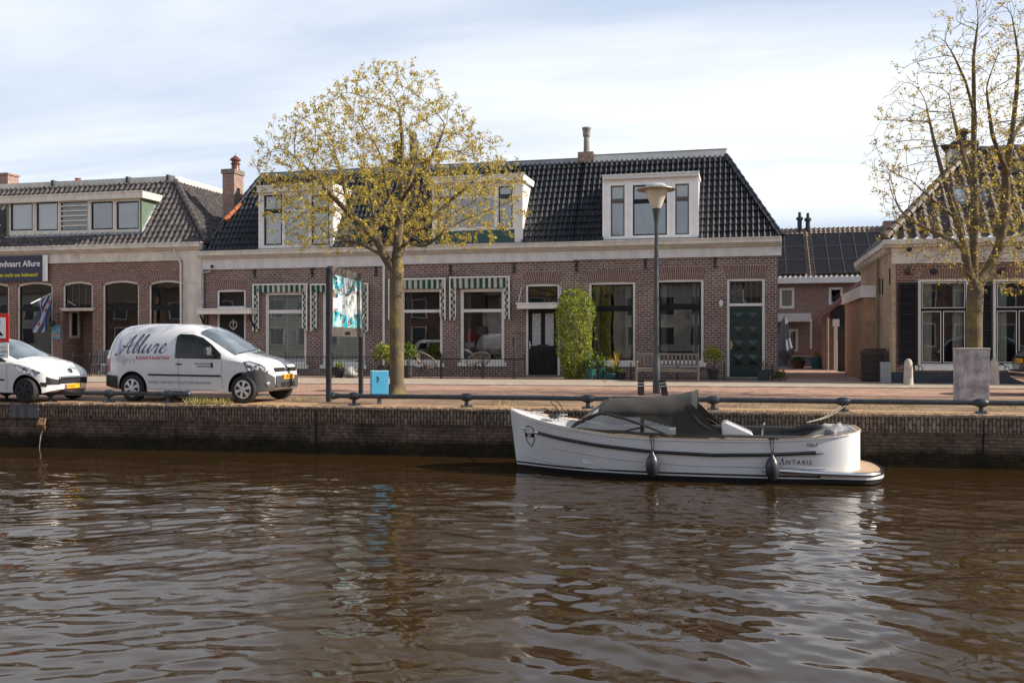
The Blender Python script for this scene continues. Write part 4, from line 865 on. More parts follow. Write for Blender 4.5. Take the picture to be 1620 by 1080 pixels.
# roof with hips
EXL, EYF = RX-.25, RYF-.2; RT = 2.62; PK = 1.04; W2 = 5.8
vF = Vector((0, RT, RT*PK)); lF = vF.length; TZ = RE+RT*PK*1.22; RT2 = RT*1.22; vF = Vector((0, RT2, RT2*PK)); lF = vF.length
mb = tiles((EXL, EYF, RE+.02), (1, 0, 0), vF, xR1-EXL, lF, lambda v: RT2*v/lF, lambda v: xR1-EXL, tw=.36, rh=.36, amp=.055, lift=.04, seed=31, jit=.015); mb.build('roof', TILER, hR, smooth=True, recalc=False)
vS = Vector((RT2, 0, RT2*PK)); mb = tiles((EXL, EYF, RE+.02), (0, 1, 0), vS, 9, lF, lambda v: RT2*v/lF, lambda v: 9, tw=.36, rh=.36, amp=.055, lift=.04, seed=32); mb.build('side_roof', TILER, hR, smooth=True, recalc=False)
mb = MB(); mb.quad((EXL+RT2, EYF+RT2, TZ), (xR1, EYF+RT2, TZ), (xR1, 42, TZ), (EXL+RT2, 42, TZ)); mb.build('flat_roof', ROOFT, hR, recalc=False)
mb = MB(); hip_caps(mb, (EXL, EYF, RE+.08), (EXL+RT2, EYF+RT2, TZ+.05), .15); hip_caps(mb, (EXL+RT2, EYF+RT2, TZ+.05), (xR1, EYF+RT2, TZ+.05), .14); mb.build('hip_tiles', TILER, hR, smooth=True)
# eaves board and rafter ends along the side
mb = MB(); mb.box(EXL-.03, EXL+.04, EYF, 41.9, RE-.20, RE-.02); mb.box(EXL+.04, RX, EYF+.4, 41.9, RE-.24, RE-.19)
y = 33.5
while y < 41.8: mb.box(EXL+.0, RX-.013, y, y+.09, RE-.36, RE-.241); y += .62
mb.build('eaves', CREAM, hR)
p = atD(1531, 338, 31.8); mb = MB()
s0 = Vector((0, 1, PK)).normalized(); nrm = Vector((0, -PK, 1)).normalized(); c0 = Vector((atY(1533, 325, 34.4).x, EYF+1.45, RE+1.45*PK))
A_ = [c0+Vector((sx*.45, 0, 0))+s0*sy*.42+nrm*.09 for sx, sy in ((-1, -1), (1, -1), (1, 1), (-1, 1))]
mb.quad(*A_); sk = mb.build('skylight', mat('skylight_glass', (.30, .36, .42), rough=.08, var=.1, spec=1), hR, recalc=False)
mb = MB(); 
for i in range(4): mb.beam(A_[i], A_[(i+1) % 4], .09, .12)
mb.build('skylight_frame', LEAD, sk)
# chimney with metal flashing, cowl
x0, x1 = atY(1507, 250, 36.6).x, atY(1549, 250, 36.6).x; zt = atY(1528, 222, 36.6).z
mb = MB(); mb.box(x0, x1, 36.6, 37.3, TZ-.6, zt); ch = mb.build('chimney', mat('chimney_dark_brick', (.10, .06, .045), var=.4, scale=9, rough=.9), hR, bevel=.03)
mb = MB(); mb.box(x0-.04, x1+.04, 36.56, 37.34, TZ-.2, TZ+.22); mb.build('flashing', ZINC, ch)
mb = MB(); mb.lathe([(.12, 0), (.12, .3), (.26, .32), (.20, .42), (.05, .5)], ((x0+x1)/2, 36.95, zt), 12); mb.build('chimney_cowl', IRON, ch, smooth=True)
p = atD(1497, 236, 37); mb = MB(); mb.tube([(p.x, p.y, TZ-.1), (p.x, p.y, p.z-.1)], .03, 8); mb.lathe([(.03, -.18), (.16, .02), (.22, .12), (.02, .16)], (p.x, p.y, p.z), 12); mb.build('roof_vent', IRON, hR, smooth=True)

# ================= annex along the lane =================
an = thing('lane_annex', 'low flat roofed annex with orange brown wall and pale board behind the yellow brick wall', 'annex', (4.6, 39.5, 0))
AX = 4.12
mb = MB(); mb.box(AX, 6.5, 36.4, 43.2, -.1, 2.98); mb.build('wall', mat('render_orange_brown', (.40, .24, .15), var=.18, scale=2.5, rough=.9, bump=.3, bscale=30), an)
mb = MB(); mb.box(AX-.12, 6.4, 36.3, 43.3, 2.985, 3.42); mb.build('fascia', OFFW, an, bevel=.01)
# ================= garage / barn with red sloping roof and dark barge =================
gb = thing('lane_garage', 'dark garage with sloping red brown roof and white post at the end of the lane', 'garage', (4.3, 46, 0))
def g3(px, py, d): return atD(px, py, d)
A1, A2 = atY(1302, 500, 48.5), atY(1366, 455, 43.4)
mb = MB(); zg = 2.35
P0 = atY(1301, 497, 48.6); P1 = atY(1340, 462, 44.6)
mb.add([(P0.x, 48.6, P0.z), (P1.x+.9, 44.2, P1.z+.75), (P1.x+4.5, 44.2, P1.z+.75), (P0.x+4.5, 48.6, P0.z)], [(0,1,2,3)])
g0 = atY(1296, 500, 48.2); g1 = atY(1370, 436, 43.6)
mb = MB(); x0 = atY(1297, 500, 47.0).x; za = atY(1297, 503, 47).z; xb = atY(1372, 440, 47).x; zb_ = atY(1372, 438, 47).z
mb.add([(x0, 46.8, za), (xb, 46.8, zb_), (xb, 52, zb_), (x0, 52, za), (x0, 46.8, za-.16), (xb, 46.8, zb_-.16), (xb, 52, zb_-.16), (x0, 52, za-.16)], [(0,1,2,3),(0,4,5,1),(4,7,6,5),(0,3,7,4)]); mb.build('roof', mat('roof_red_brown', (.17, .06, .05), var=.25, scale=3, rough=.75), gb)
xd = atY(1319, 560, 47).x
mb = MB(); mb.quad((x0+.1, 47.05, 0), (xd, 47.05, 0), (xd, 47.05, za+.35), (x0+.1, 47.05, za-.14)); mb.build('wall', B_BACK, gb, recalc=False)
mb = MB(); mb.add([(xd, 47.0, 2.15), (xb+.6, 47.0, 2.15), (xb+.6, 47.0, zb_-.1), (xd-.2, 47.0, za+.3)], [(0,1,2,3)]); mb.build('gable_board', mat('gable_dark', (.012, .016, .022), var=.2, rough=.7), gb, recalc=False)
mb = MB(); mb.box(xd, xb+.6, 47.1, 51.5, 0, 2.15); mb.build('garage_interior', ROOMD, gb)
mb = MB(); mb.box(xd+.0, xd+.16, 46.9, 47.04, 0, 2.1); mb.box(xd-.06, xd+.24, 46.85, 47.04, 2.1, 2.45); mb.build('post', OFFW, gb, bevel=.01)
q = gnd(1306, 586); tube_part(gb, 'downpipe', [(q.x, 46.8, 2.5), (q.x, 46.8, 0)], .07, mat('pipe_brown', (.20, .15, .12), rough=.6))
# ================= house with solar panels behind the lane =================
YB = 53.0
hS = thing('row_house', 'brown brick house with solar panels across its roof at the back of the lane', 'house', (3.5, YB, 0))
xS0, xS1 = atY(1150, 500, YB).x, atY(1420, 500, YB).x
ez = atY(1285, 447, YB-.4).z; wS = [rp(1233, 1257, 455, 488, YB), rp(1311, 1334, 454, 482, YB)]
dS = rp(1231, 1290, 506, 562, YB)
mb = MB(); wallmb(mb, xS0, xS1, 0, ez, YB, wS+[rp(1247, 1263, 520, 556, YB)], .12); mb.build('wall', B_BACK, hS, recalc=False)
for i, r in enumerate(wS+[rp(1247, 1263, 520, 556, YB)]): window(hS, r, YB, fw=.12, frame=OFFW, sash=OFFW, sw=.02, inner='curtain' if i == 0 else 'dark', sill=False)
mb = MB(); b = rp(1228, 1283.5, 495.5, 508.5, YB-.9); mb.box(b[0]-1.5, b[1], YB-.9, YB, b[2], b[3]); mb.build('porch_board', OFFW, hS)
mb = MB(); b = rp(1228, 1284, 563, 583, YB-.9); mb.box(b[0]-1.5, b[1], YB-.9, YB-.7, 0, b[3]-.04); mb.box(b[0]-1.5, b[1]+.02, YB-.93, YB-.68, b[3]-.039, b[3], 1); mb.build('low_wall', [mat('wall_slate_blue', (.10, .12, .16), var=.1, rough=.7), CONC], hS)
tube_part(hS, 'downpipe', [(atY(1283, 500, YB-.3).x, YB-.3, 2.6), (atY(1283, 500, YB-.3).x, YB-.3, 1.0)], .05, OFFW)
mb = MB(); mb.box(xS0, xS1, YB-.45, YB+.02, ez-.02, ez+.3); mb.build('gutter', OFFW, hS)
zr = atY(1285, 361, YB+4.2).z; vB = Vector((0, 4.6, zr-ez-.3)); lB = vB.length; O_ = Vector((xS0, YB-.4, ez+.3))
mb = tiles(O_, (1, 0, 0), vB, xS1-xS0, lB, lambda v: 0, lambda v: xS1-xS0, tw=.26, rh=.34, amp=.035, sub=6, seed=41); mb.build('roof', TILET, hS, smooth=True, recalc=False)
nB = Vector((1, 0, 0)).cross(vB.normalized()); vb = vB.normalized()
def onroof(px, py):
    r = ray(px, py); o = Vector((0, 0, CH)); d = Vector(r); t = (O_-o).dot(nB)/d.dot(nB); return o+d*t
SOL = mat('solar_black', (.014, .013, .016), var=.1, rough=.45, spec=.25); SOLF = mat('solar_frame', (.10, .10, .11), rough=.4, metal=.5)
def panels_(pl, n, vlo, vhi, rows, x0, x1):
    for c in range(n):
        for r_ in range(rows):
            a = x0+(x1-x0)*c/n+.012; b = x0+(x1-x0)*(c+1)/n-.012; v0 = vlo+(vhi-vlo)*r_/rows+.012; v1 = vlo+(vhi-vlo)*(r_+1)/rows-.012
            P = [Vector((u, O_.y, O_.z))+vb*v+nB*.14 for u, v in ((a, v0), (b, v0), (b, v1), (a, v1))]
            mb = MB(); mb.quad(*P); pn = mb.build('solar_panel', SOL, hS, recalc=False)
            mb = MB()
            for i in range(4): mb.beam(P[i], P[(i+1) % 4], .03, .04, up=nB)
            mb.build('panel_frame', SOLF, pn)
xa, xb_ = onroof(1228, 400).x-.6, onroof(1275, 400).x; v0 = (onroof(1285, 436)-O_).dot(vb); v1 = (onroof(1285, 373)-O_).dot(vb)
panels_(None, 2, v0, v1, 3, xa, xb_-.05); panels_(None, 5, v0, v1, 3, xb_+.35, onroof(1400, 400).x)
for px, h in ((1265, 1.0), (1278, .95)):
    p = onroof(px, 366); mb = MB(); mb.tube([(p.x, p.y, p.z-.3), (p.x, p.y, p.z+h-.35)], .13, 10); mb.tube([(p.x, p.y, p.z+h-.35), (p.x, p.y, p.z+h-.2)], [.2, .2], 10); mb.tube([(p.x, p.y, p.z+h-.2), (p.x, p.y, p.z+h+.1)], [.1, .08], 10); mb.build('flue', IRON, hS, smooth=True)
p = atD(1409, 356, 53); mb = MB(); mb.box(p.x-.35, p.x+.35, p.y, p.y+.6, zr-.6, p.z+.25); mb.build('chimney', B_BACK, hS)

# ================= opposite bank: what the panes mirror =================
for i in range(11):
    x0 = -92+i*11.5; w_ = 11.2; hh = (5.6, 6.4, 5.2, 6.8, 5.8, 6.0)[i % 6]; y0 = -11.5-(i % 2)*.6
    t_ = thing('canal_house', 'plain house on the near bank, seen only as a reflection in the panes', 'house', (x0+w_/2, y0, 0), group='houses on the near bank')
    mb = MB(); mb.box(x0, x0+w_, y0-8, y0, 0, hh); mb.build('wall', (B_MID, CREAM, B_RIGHT)[i % 3], t_)
    mb = MB(); mb.prism([(y0-8.3, hh), (y0+.3, hh), (y0-2.5, hh+3.0), (y0-5.5, hh+3.0)], x0-.2, x0+w_+.2, 'x'); mb.build('roof', TILER, t_)
    for k in range(3):
        for zz_ in (1.0, 3.6):
            a = x0+1.1+k*2.8; mb = MB(); ring(mb, a, a+1.5, zz_, zz_+1.8, .1, y0+.0, y0+.04); wn_ = mb.build('window', OFFW, t_); mb = MB(); mb.quad((a+.1, y0+.012, zz_+.1), (a+1.4, y0+.012, zz_+.1), (a+1.4, y0+.012, zz_+1.7), (a+.1, y0+.012, zz_+1.7)); mb.build('pane', mat('pane_dark', (.05, .06, .07), rough=.1), wn_)
# ================= vehicles =================
PAINTW = carpaint('paint_white_van', (.74, .73, .75)); PAINTW2 = carpaint('paint_white_car', (.80, .79, .78)); PAINTK = carpaint('paint_black_car', (.012, .013, .016), .2)
PLAST = mat('bumper_grey_plastic', (.065, .065, .068), var=.12, scale=8, rough=.45); PLBLK = mat('plastic_black', (.018, .018, .02), var=.1, rough=.5)
LAMPC = mat('headlamp_clear', (.10, .11, .13), col2=(.85, .87, .9), rough=.08, scale=11, metal=.6, lo=.42, hi=.55); LAMPR = mat('tail_lamp_red', (.40, .015, .015), rough=.15, var=.2); SEAM = mat('seam_dark', (.10, .10, .11), rough=.6); HUBM = mat('hubcap_silver', (.66, .66, .67), var=.08, rough=.35, metal=.2)
class Shell:
    """body surface: superellipse sections above the belt, gently barrelled sides below it; y<0 is the near side"""
    def __init__(s, Lc, W, belt, top, bot, n=3.2, tumble=.10):
        s.L, s.W, s.belt, s.top, s.bot, s.n, s.t = Lc, W, belt, top, bot, n, tumble
    def w(s, x): return sinterp(x, s.W)
    def yz(s, x, u):
        """u in 0..1: 0 bottom edge of the side, .4 belt, 1 roof centre"""
        W = s.w(x); zb = sinterp(x, s.belt); zt = max(sinterp(x, s.top), zb+.02); z0 = interp(x, s.bot)
        if u < .4:
            k = u/.4; z = z0+(zb-z0)*k; y = W*(1-.05*(1-k)**2.2); return y, z
        k = (u-.4)/.6; a = k*math.pi/2; e = 2/s.n
        y = W*max(math.cos(a), 0)**e*(1-s.t*math.sin(a)**e*.9); z = zb+(zt-zb)*math.sin(a)**e; return y, z
    def y(s, x, z):
        W = s.w(x); zb = sinterp(x, s.belt); zt = max(sinterp(x, s.top), zb+.02); z0 = interp(x, s.bot)
        if z <= zb: k = (z-z0)/(zb-z0); return W*(1-.05*max(0, 1-k)**2.2)
        q = min(.999, (z-zb)/(zt-zb)); return W*(1-q**s.n)**(1/s.n)*(1-s.t*q*.9)
    def side(s, x, z, e=.006): return (x, -s.y(x, z)-e, z)
    def patch(s, mb, xr, ur, nx=24, nu=8, e=.008, mi=0, both=True, keep=None):
        for sg in (both if isinstance(both, tuple) else (-1, 1) if both else (-1,)):
            def fn(a, b):
                x = xr[0]+(xr[1]-xr[0])*a; q0, q1 = [q(a) if callable(q) else q for q in ur]; u = q0+(q1-q0)*b; y, z = s.yz(x, u)
                y2, z2 = s.yz(x, min(1, u+.01)); y3, z3 = s.yz(x, max(0, u-.01)); t = Vector((0, y2-y3, z2-z3)); nrm = Vector((0, t.z, -t.y)); nrm = nrm.normalized() if nrm.length > 1e-6 else Vector((0, 0, 1))
                return (x, sg*(y+nrm.y*e), z+nrm.z*e)
            mb.grid(fn, nx, nu, mi, keep)
    def poly(s, mb, pts, e=.01, mi=0, side=-1, dens=10):
        """filled polygon given in (x,z) laid on the near side; fan from the centroid, edges subdivided"""
        P = []
        for i in range(len(pts)):
            a, b = pts[i], pts[(i+1) % len(pts)]
            for k in range(dens): P.append((a[0]+(b[0]-a[0])*k/dens, a[1]+(b[1]-a[1])*k/dens))
        cx_ = sum(p[0] for p in P)/len(P); cz = sum(p[1] for p in P)/len(P); rings = 5; vs = []; n = len(P)
        for r_ in range(1, rings+1):
            for p in P: x = cx_+(p[0]-cx_)*r_/rings; z = cz+(p[1]-cz)*r_/rings; vs.append((x, side*(s.y(x, z)+e), z))
        vs.append((cx_, side*(s.y(cx_, cz)+e), cz)); c = len(vs)-1
        fs = [(c, i, (i+1) % n) for i in range(n)]
        for r_ in range(rings-1):
            for i in range(n): a = r_*n+i; b = r_*n+(i+1) % n; fs.append((a, a+n, b+n, b))
        mb.add(vs, fs, mi)
    def line(s, mb, pts, wd=.006, e=.004, side=-1, sub=8):
        P = []
        for a, b in zip(pts, pts[1:]):
            for k in range(sub): P.append((a[0]+(b[0]-a[0])*k/sub, a[1]+(b[1]-a[1])*k/sub))
        P.append(pts[-1]); mb.tube([(x, side*(s.y(x, z)+e*.3), z) for x, z in P], wd, 4)
    def body(s, root, mats, wheels, wr, nx=90, nu=30, name='body'):
        xs = [s.L*(.5-.5*math.cos(math.pi*i/nx)) if False else s.L*i/nx for i in range(nx+1)]
        xs = sorted(set(xs+[.02, .05, .1, s.L-.02, s.L-.05, s.L-.1]))
        bm = bmesh.new(); rows = []
        for x in xs:
            r_ = []
            for j in range(nu+1): y, z = s.yz(x, j/nu); r_.append(bm.verts.new((x, -y, z)))
            for j in range(nu-1, -1, -1): y, z = s.yz(x, j/nu); r_.append(bm.verts.new((x, y, z)))
            rows.append(r_)
        m_ = len(rows[0])
        for a, b in zip(rows, rows[1:]):
            for j in range(m_): k = (j+1) % m_; bm.faces.new((a[j], b[j], b[k], a[k]))
        bm.faces.new(rows[0]); bm.faces.new(rows[-1][::-1])
        bmesh.ops.recalc_face_normals(bm, faces=bm.faces); me = bpy.data.meshes.new(name); bm.to_mesh(me); bm.free()
        for m in mats: me.materials.append(m)
        o = bpy.data.objects.new(name, me); COL.objects.link(o); cut = []
        for wx in wheels:
            for sg in (-1, 1):
                mb = MB(); mb.tube([(wx, sg*.62, wr+.0), (wx, sg*1.3, wr+.0)], wr+.075, 40); c = mb.build('cutter', [mats[0], mats[1]], bevel=0)
                c.data.polygons.foreach_set('material_index', [1]*len(c.data.polygons)); cut.append(c)
                md = o.modifiers.new('b', 'BOOLEAN'); md.operation = 'DIFFERENCE'; md.object = c; md.solver = 'EXACT'; md.material_mode = 'INDEX'
        bpy.context.view_layer.update(); nm = bpy.data.meshes.new_from_object(o.evaluated_get(bpy.context.evaluated_depsgraph_get()))
        bpy.data.objects.remove(o)
        for c in cut: bpy.data.objects.remove(c)
        nm.polygons.foreach_set('use_smooth', [True]*len(nm.polygons))
        try: nm.set_sharp_from_angle(angle=R(32))
        except Exception: pass
        o = bpy.data.objects.new(name, nm); o.data.name = name; COL.objects.link(o); o.parent = root; ORG[o.name] = Vector(); return o
def wheel(root, x, y, r, spokes=6, hub=True, w_=.2, dark=False):
    sg = -1 if y < 0 else 1; M = Matrix.Rotation(R(90)*(1 if sg < 0 else -1), 3, 'X')
    mb = MB(); mb.lathe([(r*.62, -w_/2), (r*.9, -w_/2), (r*.985, -w_*.38), (r, -w_*.2), (r, w_*.2), (r*.985, w_*.38), (r*.93, w_/2), (r*.70, w_/2+.004), (r*.64, w_/2-.02)], (x, y, r), 36, M); t_ = mb.build('wheel', TIRE, root, smooth=True)
    if hub:
        m = PLBLK if dark else HUBM; mb = MB(); R0, R1 = r*.66, r*.17
        def P(rad, a, d): v = M @ Vector((rad*math.cos(a), rad*math.sin(a), d)); return (x+v.x, y+v.y, r+v.z)
        n = 36
        for k in range(n):
            a, b = 2*math.pi*k/n, 2*math.pi*(k+1)/n; mb.add([P(R0, a, w_/2-.01), P(R0, b, w_/2-.01), P(R0*.86, b, w_/2-.004), P(R0*.86, a, w_/2-.004)], [(0,1,2,3)])
        for k in range(spokes):
            a = 2*math.pi*k/spokes+.3; h0 = .24; h1 = .42
            mb.add([P(R1, a-h1*1.0, w_/2+.006), P(R1, a+h1*1.0, w_/2+.006), P(R0*.88, a+h0, w_/2-.004), P(R0*.88, a-h0, w_/2-.004)], [(0,1,2,3)])
        mb.lathe([(.0, w_/2+.012), (R1*1.1, w_/2+.010), (R1*1.25, w_/2)], (x, y, r), 20, M); mb.build('hubcap', m, t_, recalc=False)
        mb = MB(); mb.lathe([(0.01, w_/2-.045), (R0, w_/2-.045)], (x, y, r), 24, M); mb.build('rim_well', PLBLK, t_, recalc=False)
    return t_
def brushed(mb, pts, fn, w0=.05, w1=.16, nib=R(35), closed=False):
    """calligraphic stroke: width from nib angle; fn maps (x,y)->3D"""
    P = catmull([(a, b, 0) for a, b in pts], 8); vs = []
    for i, p in enumerate(P):
        d = (P[min(i+1, len(P)-1)]-P[max(0, i-1)]); d.normalize(); ang = math.atan2(d.y, d.x)
        wd = w0+(w1-w0)*abs(math.sin(ang-nib))**1.6; e = min(1, i/4+.3, (len(P)-1-i)/4+.3); wd *= e; nx_, ny_ = -d.y, d.x
        vs += [fn(p.x+nx_*wd/2, p.y+ny_*wd/2), fn(p.x-nx_*wd/2, p.y-ny_*wd/2)]
    mb.add(vs, [(2*i, 2*i+1, 2*i+3, 2*i+2) for i in range(len(P)-1)])
# ---- the van ----
vr, vf = gnd(212, 634), gnd(387, 637.5); vd_ = (vf-vr); vang = math.atan2(vd_.y, vd_.x)
VS = Shell(4.30, W=[(0, .80), (.12, .86), (.5, .885), (3.5, .885), (3.95, .84), (4.15, .72), (4.30, .50)],
    belt=[(0, 1.0), (2.0, 1.03), (2.9, 1.0), (3.45, .96), (3.9, .86), (4.15, .76), (4.3, .60)],
    top=[(0, 1.30), (.06, 1.50), (.17, 1.70), (.36, 1.79), (.9, 1.83), (1.8, 1.82), (2.25, 1.76), (2.55, 1.66), (3.0, 1.40), (3.42, 1.13), (3.6, 1.08), (3.9, 1.01), (4.12, .92), (4.24, .80), (4.30, .66)],
    bot=[(0, .34), (.4, .27), (3.6, .24), (4.0, .24), (4.3, .32)], n=3.4, tumble=.14)
wx0, wx1, WR = .74, .74+vd_.length, .315
base = vr-Vector((math.cos(vang), math.sin(vang), 0))*wx0; base += Vector((-math.sin(vang), math.cos(vang), 0))*.80
van = thing('parked_van', 'white delivery van with blue cursive lettering and grey bumpers, parked beside the quay rail', 'van', (base.x, base.y, 0), vang, local=True)
VB = VS.body(van, [PAINTW, PLBLK], (wx0, wx1), WR)
for x in (wx0, wx1):
    for y in (-.79, .79): wheel(van, x, y, WR)
def vx(px): return wx0+(px-212)/(175/vd_.length)
def vz(py): return 1.4-(py-540)/67.8
# glass
mb = MB(); WPTS = [(vx(290), vz(565)), (vx(289.5), vz(532)), (vx(293), vz(530)), (vx(312), vz(530.5)), (vx(330), vz(535)), (vx(346), vz(545)), (vx(370), vz(566.5))]
CG = mat('van_glass', (.012, .018, .018), rough=.05, var=.5, scale=2, spec=.35)
WPTS = [(1.93, 1.03), (1.90, 1.50), (1.95, 1.565), (2.28, 1.555), (2.55, 1.48), (2.80, 1.33), (3.10, 1.10), (3.13, 1.01)]
VS.poly(mb, WPTS, .012, side=1); mb.build('side_window', CG, van, smooth='all', recalc=False); mb = MB(); VS.poly(mb, WPTS, .012, side=-1)
sw_ = mb.build('side_window', CG, van, smooth='all', recalc=False)
mb = MB(); VS.line(mb, WPTS+[WPTS[0]], .012, .02); mb.tube([(2.78, -VS.y(2.78, 1.05)-.015, 1.03), (2.80, -VS.y(2.80, 1.30)-.015, 1.31)], .02, 6); mb.build('window_seal', PLBLK, sw_)
mb = MB(); VS.patch(mb, (2.45, 3.42), (lambda a: .70-.085*a, 1.0), 24, 12, .010); ws = mb.build('windscreen', mat('windscreen_glass', (.10, .13, .15), rough=.04, var=.5, scale=1.5, spec=1, coat=1), van, smooth='all', recalc=False)
mb = MB(); mb.tube([(3.42, -.62, 1.13), (3.36, -.2, 1.165), (3.3, .3, 1.20)], .012, 5); mb.build('wiper', PLBLK, ws)
# bumpers and trims
mb = MB(); VS.patch(mb, (3.66, 4.295), (0.0, lambda a: .26+.11*min(1, a*1.5)), 26, 8, .014, both=(1,), keep=lambda a, b: not (a < .14 and b < 2 and (3.66+a*.635-wx1)**2+(VS.yz(3.66+a*.635, b*(.30+.12*min(1, a*1.5)))[1]-WR)**2 < .372**2))
mb.build('bumper_wing', PLAST, van, smooth='all', recalc=False)
mb = MB(); VS.patch(mb, (3.66, 4.295), (0.0, lambda a: .26+.11*min(1, a*1.5)), 26, 8, .014, both=(-1,), keep=lambda a, b: not (a < .14 and b < 2 and (3.66+a*.635-wx1)**2+(VS.yz(3.66+a*.635, b*(.30+.12*min(1, a*1.5)))[1]-WR)**2 < .372**2))
bp = mb.build('front_bumper', PLAST, van, smooth='all', recalc=False)
mb = MB(); mb.box(4.27, 4.335, -.50, .50, .33, .62); mb.build('bumper_face', PLAST, bp, bevel=.03)
mb = MB(); mb.box(4.30, 4.345, -.33, .33, .36, .47); mb.build('air_intake', PLBLK, bp, bevel=.01)
for sg in (-1, 1):
    mb = MB(); M = Matrix.Rotation(R(90), 3, 'Y') @ Matrix.Rotation(0, 3, 'Z'); mb.lathe([(.0, .03), (.045, .025), (.055, 0)], (4.20, sg*.66, .44), 14, Matrix.Rotation(R(sg*38), 3, 'Z') @ M); mb.build('fog_lamp', CHROME, bp, smooth=True)
mb = MB(); VS.patch(mb, (-.0+.002, .34), (0.0, .17), 8, 4, .016); mb.box(-.05, .02, -.78, .78, .34, .60); mb.build('rear_bumper', PLBLK, van, smooth=True, recalc=False)
mb = MB(); VS.line(mb, [(vx(239), vz(592.5)), (vx(353), vz(593.5))], .022, .01); VS.line(mb, [(vx(239), vz(592.5)), (vx(353), vz(593.5))], .022, .01, 1); mb.build('side_trim', PLBLK, van)
# grille, badge, plate
mb = MB(); mb.box(4.235, 4.285, -.48, .48, .70, .80); 
mb.build('grille', PLBLK, van, bevel=.01)
M = Matrix.Rotation(R(90), 3, 'Y'); mb = MB(); mb.lathe([(.0, .012), (.05, .012), (.062, 0)], (4.285, 0, .765), 20, M)
mb.build('badge', CHROME, van, smooth=True)
mb = MB(); 
for q in (((-.035, .03), (0, -.03)), ((0, -.03), (.035, .03)), ((-.018, .03), (0, 0)), ((0, 0), (.018, .03))): mb.tube([(4.30, q[0][0], .765+q[0][1]), (4.30, q[1][0], .765+q[1][1])], .006, 4)
mb.build('badge_mark', NAVY, van)
mb = MB(); mb.box(4.335, 4.352, -.26, .26, .535, .645); pl_ = mb.build('number_plate', PLATE, van)
mb = MB(); mb.box(4.353, 4.356, -.26, -.215, .537, .643, 0); mb.build('plate_band', mat('plate_blue', (.03, .06, .35), rough=.4), pl_)
text_mb('V-780-GK', .1, lambda x, y: (4.356, -.19+x*.82, .555+y), mb=(mb := MB())); mb.build('plate_letters', BLACKP, pl_, recalc=False)
# headlamps, tail lamp, mirror, handle, fuel/door seams
for sg in (-1, 1):
    mb = MB(); VS.poly(mb, [(3.72, .93), (3.80, .945), (4.02, .87), (4.20, .76), (4.17, .67), (4.0, .68), (3.82, .75)], .012, side=sg); hl_ = mb.build('headlight', LAMPC, van, smooth='all', recalc=False)
    mb = MB(); VS.poly(mb, [(3.69, .94), (3.80, .96), (4.04, .89), (4.22, .77), (4.19, .65), (4.0, .66), (3.80, .73)], .007, side=sg); mb.build('headlight_surround', PLBLK, hl_, smooth='all', recalc=False)
    mb = MB(); VS.poly(mb, [(.02, .68), (.02, .99), (.10, 1.0), (.09, .68)], .012, side=sg); mb.build('tail_light', LAMPR, van, smooth='all', recalc=False)
    mb = MB(); mb.box(2.83, 2.93, sg*.93-.0, sg*.93+sg*.20, 1.07, 1.27); mr = mb.build('wing_mirror', PLAST, van, bevel=.04); mb = MB(); mb.tube([(2.9, sg*.86, 1.06), (2.88, sg*.97, 1.10)], .03, 8); mb.build('mirror_arm', PLBLK, mr)
    mb = MB(); mb.box(1.94, 2.10, sg*VS.y(2, .87)-.0, sg*(VS.y(2, .87)+.03), .865, .892); mb.build('door_handle', PLBLK, van, bevel=.008)
mb = MB()
VS.line(mb, [(vx(289)-.03, .32), (vx(289)-.03, 1.05), (vx(289)-.045, 1.6), (2.3, 1.62)], .004, .003); VS.line(mb, [(vx(355), .34), (vx(355), .95), (3.12, 1.0)], .004, .003); VS.line(mb, [(1.15, .3), (3.0, .285)], .004, .003)
VS.line(mb, [(.12, .62), (.14, 1.2), (.3, 1.62)], .004, .003); mb.build('panel_gap', SEAM, van)
# lettering: hand-drawn cursive word
def vt(x, y): return VS.side(x, y, .009)
mb = MB(); s_ = .235; X0, Z0 = .30, 1.13
def sc(x, y): return vt(X0+x*s_+y*s_*.42, Z0+y*s_)
st = [ [(-.05,-.05),(.1,-.2),(.35,-.1),(.7,.5),(1.05,1.3),(1.25,1.78),(1.3,1.85)], [(1.3,1.85),(1.28,1.2),(1.25,.5),(1.3,.08),(1.5,.02),(1.75,.3)], [(.35,.72),(.8,.62),(1.35,.68)],
  [(1.75,.3),(2.1,1.2),(2.18,1.75),(2.02,1.8),(1.92,1.2),(1.9,.4),(2.0,.03),(2.2,.1),(2.4,.4)], [(2.4,.4),(2.7,1.2),(2.78,1.75),(2.62,1.8),(2.52,1.2),(2.5,.4),(2.6,.03),(2.8,.1),(3.02,.5)],
  [(3.02,.5),(3.08,.9),(3.0,.4),(3.08,.05),(3.3,.08),(3.6,.55),(3.68,.9)], [(3.68,.9),(3.6,.4),(3.68,.04),(3.85,.1),(4.1,.5)], [(4.1,.5),(4.22,.92),(4.35,.8),(4.55,.86),(4.48,.4),(4.5,.05),(4.68,.08),(4.9,.35)],
  [(4.9,.35),(5.2,.5),(5.35,.8),(5.2,.95),(5.02,.7),(4.98,.3),(5.15,.03),(5.45,.1),(5.75,.45)] ]
for q in st: brushed(mb, q, sc, .045, .17)
mb.build('cursive_lettering', mat('letter_navy', (.03, .04, .12), rough=.4), van, recalc=False)
RED = mat('letter_red', (.50, .03, .04), rough=.45); GREY = mat('letter_grey', (.22, .21, .24), rough=.5); PALE = mat('tower_pale_blue', (.38, .45, .58), rough=.5); PALG = mat('tower_pale_grey', (.46, .45, .48), rough=.5)
text_mb('RONDVAARTEN', .105, lambda x, y: vt(.86+x, .985+y), spacing=1.22, bold=.002, mb=(mb := MB())); mb.build('red_lettering', RED, van, recalc=False)
